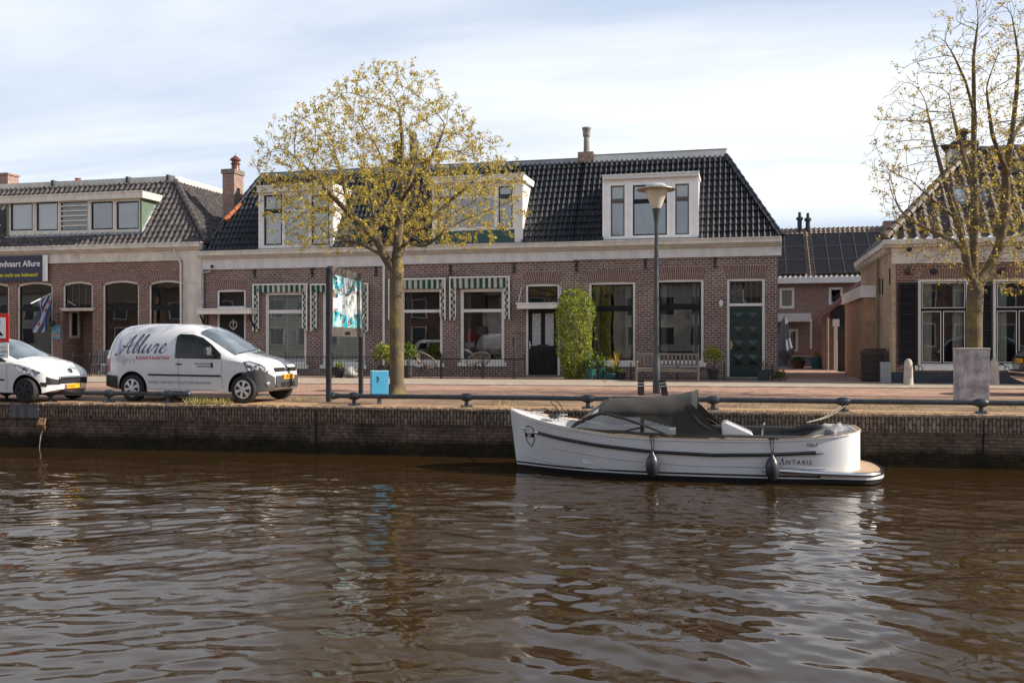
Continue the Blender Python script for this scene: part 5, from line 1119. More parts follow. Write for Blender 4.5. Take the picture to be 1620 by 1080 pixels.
text_mb('MAAKT VAN ELKE TOCHT EEN BELEVENIS', .086, lambda x, y: vt(vx(238.5)+x*1.03, .425+y), mb=(mb := MB())); mb.build('slogan_lettering', GREY, van, recalc=False)
text_mb('Praamsteeg 2 Sneek', .055, lambda x, y: vt(2.38+x, .885+y), mb=(mb := MB())) if False else None
mb = MB()
for k, (a, b, z) in enumerate(((2.42, 2.84, .875), (2.50, 2.84, .815))):
    x = a
    while x < b: mb.add([vt(x, z), vt(x+.018, z), vt(x+.018, z+.03), vt(x, z+.03)], [(0,1,2,3)]); x += .026
mb.build('small_print', GREY, van, recalc=False)
mb = MB(); mb.add([vt(2.86, .80), vt(2.92, .80), vt(2.92, .915), vt(2.86, .915)], [(0,1,2,3)]); mb.build('small_emblem', NAVY, van, recalc=False)
mb = MB()  # church towers and town outline behind the word
for pts in ([(.33, 1.12), (.37, 1.52), (.45, 1.12)], [(.60, 1.55), (.80, 1.32), (.70, 1.28)], [(.80, 1.40), (.95, 1.30), (.84, 1.22)]): VS.poly(mb, pts, .006, dens=3)
mb.build('tower_picture', PALE, van, recalc=False)
mb = MB()
for x, z0, z1 in ((.33, .93, 1.05), (.40, .90, 1.10), (.47, .86, 1.08), (.53, .82, 1.06), (.74, .94, 1.03), (.80, .88, .98)): VS.poly(mb, [(x, z0), (x+.025, z0), (x+.025, z1), (x, z1)], .0055, dens=2)
for k in range(10):
    a0, a1 = math.pi*k/10, math.pi*(k+1)/10; q = [vt(.64+r_*math.cos(a), .90+r_*1.3*math.sin(a)) for r_, a in ((.06, a0), (.06, a1), (.085, a1), (.085, a0))]; mb.add(q, [(0,1,2,3)])
mb.build('town_picture', PALG, van, recalc=False)
# ---- small white hatchback at the left edge ----
pf = gnd(44, 636.5); PS = Shell(3.53, W=[(0, .74), (.2, .80), (2.9, .815), (3.25, .74), (3.43, .60), (3.53, .38)],
    belt=[(0, .85), (1.8, .92), (2.5, .90), (3.0, .80), (3.3, .70), (3.53, .55)],
    top=[(0, 1.15), (.15, 1.40), (.6, 1.50), (1.2, 1.50), (1.7, 1.44), (2.2, 1.22), (2.62, 1.04), (2.9, .98), (3.2, .87), (3.42, .74), (3.53, .60)],
    bot=[(0, .30), (.4, .24), (2.9, .22), (3.3, .22), (3.53, .30)], n=2.7, tumble=.20)
pw1 = 2.92; pb = pf-Vector((math.cos(vang), math.sin(vang), 0))*pw1+Vector((-math.sin(vang), math.cos(vang), 0))*.72
car = thing('parked_car', 'small white hatchback nosing into view behind the no-entry style sign at the left edge', 'car', (pb.x, pb.y, 0), vang, local=True)
PS.body(car, [PAINTW2, PLBLK], (.46, pw1), .285)
for x in (.46, pw1):
    for y in (-.73, .73): wheel(car, x, y, .285, dark=True)
mb = MB(); PS.patch(mb, (1.72, 2.60), (lambda a: .70-.11*a, 1.0), 24, 12, .010); ws = mb.build('windscreen', MATS['windscreen_glass'], car, smooth='all', recalc=False)
mb = MB(); mb.tube([(2.60, -.55, 1.03), (2.50, 0, 1.09)], .012, 5); mb.build('wiper', PLBLK, ws)
for sd_ in (-1, 1): mb = MB(); PS.poly(mb, [(.95, .96), (1.0, 1.30), (1.4, 1.36), (1.75, 1.28), (2.15, 1.05), (2.42, .93)], .012, side=sd_); PS.poly(mb, [(.3, .96), (.45, 1.28), (.9, 1.34), (.88, .96)], .012, side=sd_); mb.build('side_window', CG, car, smooth='all', recalc=False)
for sg in (-1, 1):
    mb = MB(); PS.poly(mb, [(2.62, .865), (2.76, .88), (3.04, .81), (3.28, .69), (3.24, .62), (2.98, .66), (2.78, .74)], .012, side=sg); mb.build('headlight', LAMPC, car, smooth='all', recalc=False)
    mb = MB(); mb.box(2.08, 2.2, sg*.86, sg*1.0, .88, 1.0); mb.build('wing_mirror', PAINTW2, car, bevel=.05)
mb = MB(); PS.patch(mb, (3.38, 3.522), (.16, .34), 8, 4, .012); mb.box(3.515, 3.545, -.42, .42, .42, .60); mb.build('grille', PLBLK, car, bevel=.01, recalc=False)
mb = MB(); mb.tube([(3.545, -.42, .565), (3.56, 0, .565), (3.545, .42, .565)], .022, 8); mb.build('grille_bar', CHROME, car, smooth=True)
mb = MB(); PS.poly(mb, [(3.27, .47), (3.28, .38), (3.38, .36), (3.39, .46)], .011); mb.build('fog_recess', PLBLK, car, recalc=False)
mb = MB(); M = Matrix.Rotation(R(60), 3, 'Y'); mb.lathe([(0, .01), (.055, .008), (.07, 0)], (3.47, 0, .72), 16, M); mb.build('badge', PLBLK, car, smooth=True)
mb = MB(); mb.box(3.50, 3.555, -.26, .26, .31, .41); pl_ = mb.build('number_plate', PLATE, car); text_mb('67-LFJ-4', .09, lambda x, y: (3.558, -.2+x*.82, .33+y), mb=(mb := MB())); mb.build('plate_letters', BLACKP, pl_, recalc=False)
mb = MB(); mb.box(3.556, 3.559, -.26, -.22, .312, .408); mb.build('plate_band', MATS['plate_blue'], pl_)
mb = MB(); PS.line(mb, [(.9, .52), (2.34, .52)], .02, .008); mb.build('side_trim', PLBLK, car)
mb = MB(); PS.line(mb, [(2.38, .27), (2.42, .55), (2.40, .92)], .004, .003); PS.line(mb, [(2.45, .9), (2.75, .93), (3.2, .80), (3.43, .68)], .004, .003); mb.build('panel_gap', SEAM, car)
# ---- black car at the right edge ----
kb = gnd(1614, 624); KS = Shell(4.5, W=[(0, .62), (.08, .78), (.3, .88), (4, .88), (4.3, .75), (4.5, .5)], belt=[(0, .92), (.3, .98), (3.4, .95), (4.5, .6)],
    top=[(0, 1.02), (.1, 1.12), (.5, 1.48), (1.1, 1.62), (2.2, 1.60), (3.2, 1.10), (4.2, .9), (4.5, .68)], bot=[(0, .42), (.5, .25), (4.1, .25), (4.5, .34)], n=3.0, tumble=.18)
kc = thing('parked_car', 'black car with a yellow number plate and chrome strip, cut off by the right edge', 'car', (kb.x, kb.y, 0), QANG, local=True)
KS.body(kc, [PAINTK, PLBLK], (.78, 3.6), .33)
for x in (.78, 3.6):
    for y in (-.79, .79): wheel(kc, x, y, .33)
mb = MB(); mb.box(-.06, .05, -.66, .66, .44, .66); mb.build('rear_bumper', PAINTK, kc, bevel=.04); mb = MB(); mb.tube([(-.05, -.72, .60), (-.075, 0, .60), (-.05, .72, .60)], .02, 8); mb.build('chrome_strip', CHROME, kc, smooth=True)
mb = MB(); mb.box(-.035, -.01, -.26, .26, .84, .95); pl_ = mb.build('number_plate', PLATE, kc); text_mb('28-ZTB-9', .09, lambda x, y: (-.038, .2-x*.82, .86+y), mb=(mb := MB())); mb.build('plate_letters', BLACKP, pl_, recalc=False)
mb = MB(); KS.patch(mb, (.12, .48), (.66, 1.0), 8, 10, .01); mb.build('rear_window', CG, kc, smooth='all', recalc=False)
for sd_ in (-1, 1): mb = MB(); KS.poly(mb, [(.5, 1.04), (.75, 1.42), (1.3, 1.50), (2.2, 1.47), (2.95, 1.04)], .012, side=sd_); mb.build('side_window', CG, kc, smooth='all', recalc=False)
for sg in (-1, 1): mb = MB(); KS.poly(mb, [(.02, .80), (.02, .98), (.22, .97), (.2, .82)], .012, side=sg); mb.build('tail_light', LAMPR, kc, smooth='all', recalc=False)
# ================= the launch =================
HULLW = carpaint('gelcoat_white', (.80, .80, .82), .18, .5); TEAK = mat('teak', (.42, .29, .18), var=.25, scale=5, rough=.6, stretch=(1, 9, 1)); CANV = mat('canvas_taupe', (.034, .031, .027), var=.12, scale=5, rough=.95, bump=.5, bscale=5)
RUBB = mat('rubber_black', (.012, .012, .014), var=.1, rough=.35); CUSH = mat('cushion_charcoal', (.03, .03, .033), var=.15, rough=.75); VINYL = glass('clear_vinyl', tint=(.27, .27, .29), k=2.0, base=.08, rough=.06)
HULLD = mat('antifoul_black', (.01, .01, .012), rough=.4, var=.1)
bang = YAW-R(12.0)
bb = atD(807.5, 540, 18.25); BR = thing('launch_boat', 'white open motor launch with grey folding canopy, moored alongside the brick quay', 'motorboat', (bb.x, bb.y, WZ), bang, local=True)
BL = 6.32
bs = [(0, .02), (.08, .16), (.25, .34), (.6, .60), (1.1, .83), (1.8, 1.0), (2.8, 1.10), (4.2, 1.12), (5.3, 1.06), (5.85, .97), (6.12, .84), (6.27, .62), (6.32, .45)]      # half beam at sheer
bw = [(0, .01), (.08, .03), (.3, .13), (.7, .34), (1.3, .62), (2.0, .84), (3.0, .99), (4.4, 1.02), (5.6, .97), (6.05, .86), (6.25, .62), (6.32, .45)]                      # at the waterline
sh = [(0, 1.10), (.5, .985), (1.0, .89), (1.6, .81), (2.3, .74), (3.2, .715), (4.4, .72), (5.3, .76), (5.8, .81), (6.32, .87)]
def hb(x, z):
    k = max(0, min(1, z/sinterp(x, sh))); return sinterp(x, bw)+(sinterp(x, bs)-sinterp(x, bw))*(k**.9)
def hy(x, z, e=.0): return (x+bx(z) if x < .001 else x, -hb(x, z)-e, z)
def bx(z): return 0
def stem(x, z): # bow overhang: top reaches further forward than the waterline
    f = max(0, 1-x/1.2); return x-.0+f*(.14*(1-z/1.1))
nz_, nx_ = 18, 84
def xs_(t): return BL*(t**1.25)
mb = MB()
def hp(sg):
    def f(a, b):
        x = xs_(a); zt = sinterp(x, sh); z = -.25+(zt+.25)*b; w_ = hb(x, max(z, 0)); w_ *= 1 if z > 0 else (1+z*1.2)
        ch = .018*max(0, 1-abs(b-.62)/.06)*0; return (stem(x, z), sg*(w_+ch), z)
    return f
for sg in (-1, 1): mb.grid(hp(sg), nx_, nz_*2)
zt = [(-.25+(.87+.25)*j/36) for j in range(37)]
L0 = [(BL, -.45*(1 if z > 0 else 1+z*1.2), z) for z in zt]; L1 = [(BL, .45*(1 if z > 0 else 1+z*1.2), z) for z in zt]
mb.add(L0+L1, [(j, j+37, j+38, j+1) for j in range(36)])
bm_ = mb.build('hull', HULLW, BR, smooth=True, recalc=True)
def band(name, z0, z1, m, e=.004, xa=0.0, xb=BL, n=90, both=True):
    mb = MB()
    for sg in ((-1, 1) if both else (-1,)):
        mb.grid(lambda a, b: ((lambda x, z: (stem(x, z), sg*(hb(x, z)+e), z))(xs_(xa+(xb-xa)*a) if False else xa+(xb-xa)*a**1.1, (z0(xa+(xb-xa)*a**1.1) if callable(z0) else z0)*(1-b)+(z1(xa+(xb-xa)*a**1.1) if callable(z1) else z1)*b)), n, 1)
    mb.quad((BL+e, -.45, z0 if not callable(z0) else z0(BL)), (BL+e, .45, z0 if not callable(z0) else z0(BL)), (BL+e, .45, z1 if not callable(z1) else z1(BL)), (BL+e, -.45, z1 if not callable(z1) else z1(BL))) if xb >= BL else None
    return mb.build(name, m, bm_, recalc=False, smooth='all')
band('antifoul', -.02, .085, HULLD, .005); band('boot_stripe', .115, .145, HULLD, .005)
# chine lines and rub rail
def railz(x): return interp(x, [(.5, .76), (1.0, .68), (1.8, .58), (2.8, .50), (3.8, .47), (4.8, .50), (5.6, .55)])
for sg in (-1, 1):
    pts = [(stem(x, railz(x)), sg*(hb(x, railz(x))+.018), railz(x)) for x in [.62+.1*i for i in range(50)]]
    mb = MB(); mb.tube(pts, [.03]*len(pts), 8); rr_ = mb.build('rub_rail', RUBB, bm_, smooth=True)
    mb = MB(); mb.tube([Vector(pts[0])-Vector((.07, 0, -.006)), pts[0]], [.02, .034], 8); mb.build('rail_end', STEEL, rr_, smooth=True); mb = MB(); mb.tube([pts[-1], Vector(pts[-1])+Vector((.12, 0, .0))], [.034, .022], 8); mb.build('rail_end', STEEL, rr_, smooth=True)
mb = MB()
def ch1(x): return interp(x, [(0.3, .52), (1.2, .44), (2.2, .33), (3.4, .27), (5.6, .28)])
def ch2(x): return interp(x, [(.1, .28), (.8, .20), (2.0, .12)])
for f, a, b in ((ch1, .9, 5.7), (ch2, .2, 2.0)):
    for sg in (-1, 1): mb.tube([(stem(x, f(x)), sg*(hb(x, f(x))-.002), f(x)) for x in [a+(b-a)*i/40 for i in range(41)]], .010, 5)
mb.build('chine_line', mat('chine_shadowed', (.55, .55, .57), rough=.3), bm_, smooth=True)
# gunwale (teak line + white cap)
def gun(e0, e1, dz, m, name, h=.02, x0=0.0):
    mb = MB()
    for sg in (-1, 1):
        P = [x0+(BL-x0)*(i/60)**1.2 for i in range(61)]
        vs = []
        for x in P:
            w_ = sinterp(x, bs); z = sinterp(x, sh)+dz; vs += [(stem(x, 1.1), sg*max(.0, w_+e0), z), (stem(x, 1.1), sg*max(.0, w_+e1), z), (stem(x, 1.1), sg*max(.0, w_+e1), z-h), (stem(x, 1.1), sg*max(.0, w_+e0), z-h)]
        for i in range(60):
            for k in range(4): a = 4*i+k; b = 4*i+(k+1) % 4; mb.add([vs[a], vs[b], vs[b+4], vs[a+4]], [(0,1,2,3)])
    z = .87+dz; mb.box(BL-abs(e1)-.0, BL+e0, -.45, .45, z-h, z) if x0 < 5 else None
    return mb.build(name, m, bm_, recalc=True)
gun(.022, -.09, .022, HULLW, 'gunwale', .03); gun(.026, -.012, .034, TEAK, 'teak_capping', .013)
# foredeck
mb = MB(); mb.grid(lambda a, b: ((lambda x, y: (stem(x, 1.1), y*max(.005, sinterp(x, bs)-.03), sinterp(x, sh)+.0+.06*(1-y*y)))(.02+1.55*a, 2*b-1)), 20, 14); fd = mb.build('foredeck', HULLW, BR, smooth='all', recalc=False)
for (x, y) in ((.95, -.35), (.95, .35), (.55, 0)):
    z = sinterp(x, sh)+.05; mb = MB(); mb.tube([(x-.11, y, z+.07), (x+.11, y, z+.07)], .014, 6); mb.tube([(x-.04, y, z-.03), (x-.04, y, z+.07)], .012, 6); mb.tube([(x+.04, y, z-.03), (x+.04, y, z+.07)], .012, 6); mb.build('cleat', STEEL, fd, smooth=True)
z = sinterp(.82, sh)+.09; mb = MB()
rnd = random.Random(4)
for k in range(5): r_ = .055+.012*k; mb.tube([(.92+r_*math.cos(a), -.42+r_*math.sin(a), z+.012*k+.01*math.sin(3*a)) for a in [i*math.pi/8 for i in range(17)]], .013, 5)
mb.build('rope_coil', mat('rope_dark', (.05, .05, .04), var=.4, scale=30, rough=.9), fd)
# cockpit: floor, inner sides, coaming, seats, console
mb = MB(); mb.grid(lambda a, b: (1.5+4.3*a, (2*b-1)*(sinterp(1.5+4.3*a, bs)-.17), .22), 20, 2); mb.build('cockpit_floor', TEAK, BR, recalc=False)
mb = MB()
for sg in (-1, 1): mb.grid(lambda a, b: (1.5+4.35*a, sg*(sinterp(1.5+4.35*a, bs)-.10-.05*(1-b)), .22+(sinterp(1.5+4.35*a, sh)-.20)*b), 30, 2)
mb.box(5.84, 5.88, -.86, .86, .22, .88); mb.box(1.5, 1.54, -.6, .6, .3, .84); mb.build('cockpit_lining', HULLW, BR, recalc=False)
mb = MB()
for sg in (-1, 1): mb.grid(lambda a, b: (4.0+1.75*a, sg*(sinterp(4.0+1.75*a, bs)-.14-.28*b), .63+.0*a), 16, 1)
mb.box(5.35, 5.82, -.80, .80, .40, .63); sb = mb.build('stern_seat', HULLW, BR, recalc=False)
# U-shaped backrest roll of the stern seat
path = [(3.95+.0, 1, -.06)]+[(4.0+1.5*i/10, 1, -.06) for i in range(11)]
P = [(x, -(sinterp(x, bs)-.17), .80+.02*math.sin(x)) for x in [3.75+.18*i for i in range(10)]]+[(5.55, -.72, .85), (5.70, -.45, .87), (5.74, 0, .88), (5.70, .45, .87), (5.55, .72, .85)]+[(x, (sinterp(x, bs)-.17), .80+.02*math.sin(x)) for x in [3.75+.18*i for i in range(9, -1, -1)]]
P = [tuple(q) for q in catmull(P, 3)]
mb = MB()
for q, r_ in ((0, .055),): mb.tube([(x, y, z-.02) for x, y, z in P], r_, 10)
for i in range(len(P)-1):
    a, b = P[i], P[i+1]; mb.add([(a[0], a[1], a[2]), (b[0], b[1], b[2]), (b[0], b[1]*.93, b[2]-.30), (a[0], a[1]*.93, a[2]-.30)], [(0,1,2,3)])
mb.build('seat_back_cushion', CUSH, BR, smooth=True)
mb = MB(); mb.tube([(x, y*1.06, z-.05) for x, y, z in P], .035, 8); mb.build('coaming_roll', mat('coaming_grey', (.16, .15, .14), rough=.6, var=.1), BR, smooth=True)
mb = MB(); mb.box(3.55, 3.75, .35, .97, .35, .82); mb.build('side_seat_back', CUSH, BR, bevel=.06)
mb = MB(); mb.box(2.95, 3.5, .70, 1.0, .3, .76); mb.build('locker', HULLW, BR, bevel=.04)
# steering console: white wedge
mb = MB(); mb.prism([(4.02, .25), (3.96, .95), (4.05, .98), (4.52, .77), (4.56, .25)], -.25, .30, 'y'); cs = mb.build('console', HULLW, BR, bevel=.03)
mb = MB(); mb.tube([(4.70, -.1, .3), (4.70, -.1, .90), (4.74, -.1, .96)], .018, 8); mb.build('lever', STEEL, cs, smooth=True)
M = Matrix.Rotation(R(-60), 3, 'Y'); mb = MB(); mb.tube([Vector((3.98, -.0, .94))+M @ Vector((.15*math.cos(a), .15*math.sin(a), 0)) for a in [i*math.pi/10 for i in range(21)]], .012, 6) if False else None
# stern deck fittings
mb = MB(); mb.grid(lambda a, b: (5.86+.27*a, (2*b-1)*(.88-.40*a), .885+.02*a), 4, 6); sd2 = mb.build('stern_deck', HULLW, BR, recalc=False)
mb = MB(); mb.tube([(5.9, -.5, .9), (5.92, -.5, .98), (6.0, -.38, 1.0), (6.05, -.2, .92)], .018, 8); mb.box(5.93, 6.0, -.15, .15, .905, .93); mb.build('stern_fitting', STEEL, sd2)
# swim platform
def plat(z0, z1, e, m, name):
    mb = MB(); pts = []
    for i in range(25):
        a = -math.pi/2+math.pi*i/24; pts.append((6.12+(.62+e)*max(0, math.cos(a))**.75, (1.02+e)*math.copysign(abs(math.sin(a))**.75, math.sin(a))))
    pts = [(5.6, -1.02-e)]+pts+[(5.6, 1.02+e)]; mb.prism(pts, z0, z1, 'z'); return mb.build(name, m, BR)
pf_ = plat(.10, .20, 0, HULLW, 'swim_platform'); plat(.02, .098, -.03, HULLD, 'platform_underside'); plat(.201, .212, -.04, TEAK, 'platform_teak')
mb = MB(); pts = [(4.62, -1.075, .235), (5.0, -1.085, .225), (5.5, -1.08, .205), (5.9, -1.06, .195)]+[(6.08+.63*max(0, math.cos(a))**.75, 1.03*math.copysign(abs(math.sin(a))**.75, math.sin(a)), .185) for a in [-math.pi/2+math.pi*i/24 for i in range(1, 24)]]
mb.tube(pts, [.012]+[.042]*(len(pts)-1), 8); mb.build('steel_edge', STEEL, pf_, smooth=True)
# canopy: lofted bows
st_ = [(1.34, .90, .90, .78, .86), (1.55, 1.00, 1.14, .80, .84), (1.86, 1.14, 1.34, .80, .80), (2.5, 1.12, 1.38, .86, .78), (3.1, 1.12, 1.44, .88, .74), (3.42, 1.20, 1.50, .88, .74)]   # x, shoulder z, crown z, half width, base z
def canp(x, u):
    shz, cr, w_, bz = [sinterp(x, [(s[0], s[k]) for s in st_]) for k in (1, 2, 3, 4)]
    wb = sinterp(x, bs)-.10
    if u < .45: k = u/.45; return (wb+(w_-wb)*k, bz+(shz-bz)*k-.0)
    k = (u-.45)/.55; a = k*math.pi/2; return (w_*math.cos(a)**.8, shz+(cr-shz)*math.sin(a))
def cv(sg, e=0): return lambda a, b: ((lambda x, u: (x, sg*(canp(x, u)[0]+e), canp(x, u)[1]+e*.3+.006*math.sin(x*9+u*9)))(1.34+2.08*a, b))
mb = MB()
def keepc(a, b):
    x = 1.34+2.08*a
    if b > .44: return a > .22
    # side: clear window left open, bounded by bow bars
    if x < 1.40: return False
    w1 = (x > 1.42 and x < 2.55 and b > .07 and b < .44-.0*(x) and b < .40) ; w2 = (x > 2.62 and x < 3.18 and b > .07 and b < .30-.25*(x-2.62)+.05)
    return not (w1 or w2)
for sg in (-1, 1): mb.grid(cv(sg), 60, 40, keep=keepc)
# rear flap slanting down aft
for sg in (-1, 1):
    mb.grid(lambda a, b: (3.42+.62*(1-b)**1.0*a, sg*(canp(3.42, b*.62)[0]+(0.03 if a else 0)*a), canp(3.42, b*.62)[1]), 6, 16)
cn = mb.build('canopy', CANV, BR, smooth='all', recalc=False)
mb = MB(); mb.grid(lambda a, b: (3.42+.02*a+.10*a, (2*b-1)*.86, canp(3.42, 1)[1]-(canp(3.42, 1)[1]-canp(3.42, .45)[1])*abs(2*b-1)**2.2+.0+.05*a), 2, 20)
mb.build('canopy_lip', mat('canvas_light', (.16, .15, .13), rough=.9), cn, recalc=False)
for sg in (-1, 1):
    mb = MB(); mb.grid(lambda a, b: ((lambda x, u: (x, sg*(canp(x, u)[0]-.006), canp(x, u)[1]))(1.38+1.2*a, .05+.37*b)), 12, 6); mb.grid(lambda a, b: ((lambda x, u: (x, sg*(canp(x, u)[0]-.006), canp(x, u)[1]))(2.60+.62*a, .05+.32*b)), 8, 6)
    mb.build('side_window', VINYL, cn, smooth='all', recalc=False)
mb = MB()
mb.grid(lambda a, b: ((lambda x, y: (x, y, .90+(1.32-.90)*a**.9-.18*abs(y/.82)**2.5*a))(1.28+.56*a, (2*b-1)*(.66+.10*a))), 8, 12); mb.build('front_window', VINYL, cn, smooth='all', recalc=False)
mb = MB()
for sg in (-1, 1):
    mb.tube([(1.30, sg*.76, .87), (1.55, sg*.80, 1.03), (1.86, sg*.80, 1.15), (1.92, sg*.6, 1.27), (1.92, 0, 1.36)], .028, 6)
    mb.tube([(1.90, sg*.80, 1.14), (2.3, sg*.88, 1.05), (2.75, sg*.95, .90), (3.1, sg*1.0, .76)], .022, 6)
    mb.tube([(2.62, sg*.96, .93), (2.3, sg*.93, .84), (2.05, sg*.90, .79)], .018, 6)
    mb.tube([(3.42, sg*.88, 1.20), (3.6, sg*.97, 1.0), (4.0, sg*1.0, .76)], .016, 6)
mb.build('canopy_frame', CANV, cn, smooth=True)
# markings
def ht(e=.007): return lambda x, y: (stem(x, y), -hb(x, y)-e, y)
H = ht(); s0, z0 = .42, .66
ol = [(-.10, .16), (-.05, .17), (0, .20), (.05, .17), (.10, .16), (.10, .0), (.08, -.10), (0, -.20), (-.08, -.10), (-.10, 0)]
mb = MB()
for i in range(len(ol)): a, b = ol[i], ol[(i+1) % len(ol)]; mb.tube([H(s0+a[0]*1.0, z0+a[1]), H(s0+b[0], z0+b[1])], .007, 5)
mb.grid(lambda a, b: H(s0-.10+.20*a, z0-.02+.075*b), 6, 2); em = mb.build('shield_emblem', BLACKP, bm_, recalc=False)
text_mb('55', .085, lambda x, y: ht(.010)(s0-.055+x, z0-.012+y), bold=.002, mb=(mb := MB())); mb.build('shield_number', HULLW, em, recalc=False)
mb = MB(); mb.tube([H(.24, .80), H(.30, .805), H(.40, .79)], [.008, .018, .008], 6); mb.build('bow_fitting', STEEL, bm_, smooth=True)
text_mb('Fifty5', .085, lambda x, y: H(5.36+x*1.0, .645+y), shear=.3, mb=(mb := MB())); mb.build('name_lettering', mat('letter_dark_grey', (.06, .06, .065), rough=.5), bm_, recalc=False)
text_mb('NTARIS', .115, lambda x, y: H(5.02+x, .335+y), shear=.12, spacing=1.18, mb=(mb := MB()))
for q in (((4.93, .335), (4.955, .365)), ((4.965, .40), (4.985, .44)), ((5.005, .335), (4.985, .37))): mb.tube([H(*q[0]), H(*q[1])], .009, 5)
mb.add([H(4.955, .385), H(5.0, .385), H(4.977, .42)], [(0,1,2)]); mb.build('maker_lettering', MATS['letter_dark_grey'], bm_, recalc=False)
mb = MB()
for x in (5.20, 5.32): mb.tube([(x, -hb(x, .24)-.003, .24), (x, -hb(x, .24)-.012, .24)], .018, 8)
mb.build('hull_outlet', BLACKP, bm_)
# ---- fenders and lines: top level things ----
def bpnt(x, y, z): c, s = math.cos(bang), math.sin(bang); return Vector((bb.x+c*x-s*y, bb.y+s*x+c*y, WZ+z))
for k, (x, lab) in enumerate(((2.78, 'dark grey fender hanging amidships below the canopy of the white launch'), (4.80, 'dark grey fender hanging nearer the stern of the white launch'))):
    yy = -hb(x, .30)-.125; p = bpnt(x, yy, .07); ft = thing('boat_fender', lab, 'fender', p, 0, 'fenders on the launch')
    mb = MB(); mb.lathe([(.015, 0), (.05, .01), (.10, .08), (.118, .18), (.112, .27), (.075, .36), (.03, .41), (.022, .45)], p, 20); mb.build('bulb', mat('fender_rubber', (.035, .037, .045), rough=.35, var=.15), ft, smooth=True)
    mb = MB(); top = bpnt(x+.02, -sinterp(x, bs)-.03, sinterp(x, sh)+.03); a = p+Vector((0, 0, .44)); mb.tube([a, (a+top)/2+Vector((.02, 0, 0)), top], .009, 6); mb.tube([a, (a+top)/2-Vector((.03, 0, 0)), top-Vector((.05, 0, 0))], .009, 6)
    for q in range(3): mb.tube([top+Vector((-.08+.02*q, .03, .01)), top+Vector((.02+.02*q, -.02, .03)), top+Vector((.09, .03, .01))], .012, 5)
    mb.build('rope', MATS['rope_dark'], ft, smooth=True)
# ================= street furniture =================
def qloc(off, X): p = Q(X, off); return p
def rail(name_label, pxa, pxb, feet, ball_a, ball_b):
    """low tubular mooring rail along the quay edge"""
    OFF = .42; ZP = .20
    def at(px):
        r = ray(px, 540); # intersect vertical plane through the quay line offset
        P = Q(0, OFF); n2 = Vector((qn.x, qn.y)); t = (P.x*n2.x+P.y*n2.y)/(r[0]*n2.x+r[1]*n2.y); return Vector((r[0]*t, r[1]*t, 0))
    a, b = at(pxa), at(pxb); t_ = thing('mooring_rail', name_label, 'rail', ((a.x+b.x)/2, (a.y+b.y)/2, 0), 0, 'low rails along the quay edge'); z = Vector((0, 0, ZP))
    mb = MB(); mb.tube([a+z, b+z], .052, 14); mb.build('pipe', RAILM, t_, smooth=True)
    d = (b-a).normalized()
    for e, on, sg in ((a, ball_a, -1), (b, ball_b, 1)):
        if on:
            M = Matrix.Rotation(R(90), 3, 'Y'); mb = MB(); c = e+z; prof = [(.0, -.085)]+[(.085*math.cos(x), .085*math.sin(x)) for x in [R(-75+15*i) for i in range(11)]]+[(0, .085)]
            mb.lathe(prof, c, 16); mb.tube([c-d*sg*.13, c-d*sg*.05], [.062, .066], 12); mb.build('end_ball', RAILM, t_, smooth=True)
    for px in feet:
        c = at(px); mb = MB(); mb.tube([c+z-d*.13, c+z-d*.085, c+z-d*.05, c+z+d*.05, c+z+d*.085, c+z+d*.13], [.058, .075, .088, .088, .075, .058], 14); mb.build('collar', RAILM, t_, smooth=True)
        mb = MB(); mb.lathe([(.15, -.02), (.15, .0), (.10, .02), (.055, .035), (.042, .07), (.042, .14), (.06, .17)], c, 14)
        for k in range(4): aa = k*math.pi/2+.6; mb.tube([c+Vector((.115*math.cos(aa), .115*math.sin(aa), 0)), c+Vector((.115*math.cos(aa), .115*math.sin(aa), .04))], .016, 6)
        mb.build('foot', RAILM, t_, smooth=True)
    return at
railat = rail('short blue grey rail ending in a ball at the left edge, before the hatchback', -330, 33, [-250, -80, 10], False, True)
rail('blue grey rail with a ball at both ends in front of the parked van', 52, 297, [80, 172, 266], True, True)
rail('long blue grey rail running from the information board past the moored launch', 527, 2050, [560, 738, 930, 1128, 1334, 1552, 1790], True, False)
# ---- information board ----
nb = gnd(520, 635); fb = gnd(571, 624); bd = (fb-nb); bl = bd.length; ba = math.atan2(bd.y, bd.x)
ib = thing('information_board', 'tall black framed information board with a turquoise and white poster beside the tree', 'sign', (nb.x, nb.y, 0), ba, local=True)
zt0 = 3.12
for x in (0, bl): mb = MB(); mb.box(x-.07, x+.07, -.05, .05, -.02, zt0 if x == 0 else zt0-.02); mb.build('post', mat('board_post_black', (.022, .023, .028), var=.2, rough=.35), ib, bevel=.01)
zb0, zb1 = 1.68, 3.05
mb = MB(); mb.box(.075, bl-.075, -.045, .045, zb0, zb1); ring(mb, .075, bl-.075, zb0-.0, zb1, .07, -.065, -.046); mb.box(.075, bl-.075, -.06, .06, zb0-.16, zb0-.002); mb.box(.075, bl-.075, -.06, .06, zb1+.001, zb1+.12); bc = mb.build('casing', mat('board_casing_metal', (.22, .20, .18), var=.3, scale=5, rough=.35, metal=.6), ib, bevel=.006)
TURQ = mat('print_turquoise', (.10, .55, .62), col2=(.55, .82, .86), scale=3.5, rough=.35, lo=.4, hi=.6); PWH = mat('print_white', (.80, .82, .82), rough=.35, var=.08, scale=3); PGR = mat('print_grey_blue', (.42, .47, .52), rough=.35, var=.15, scale=5); PDK = mat('print_dark_blue', (.02, .09, .18), rough=.35, var=.5, scale=6); PSK = mat('print_tan', (.42, .22, .13), rough=.4, var=.5, scale=9); PTQ = mat('print_cyan', (.02, .42, .55), rough=.35, var=.2)
def bp_(u, v, e=-.047): return (.145+(bl-.29)*u, e, zb0+.07+(zb1-zb0-.14)*v)
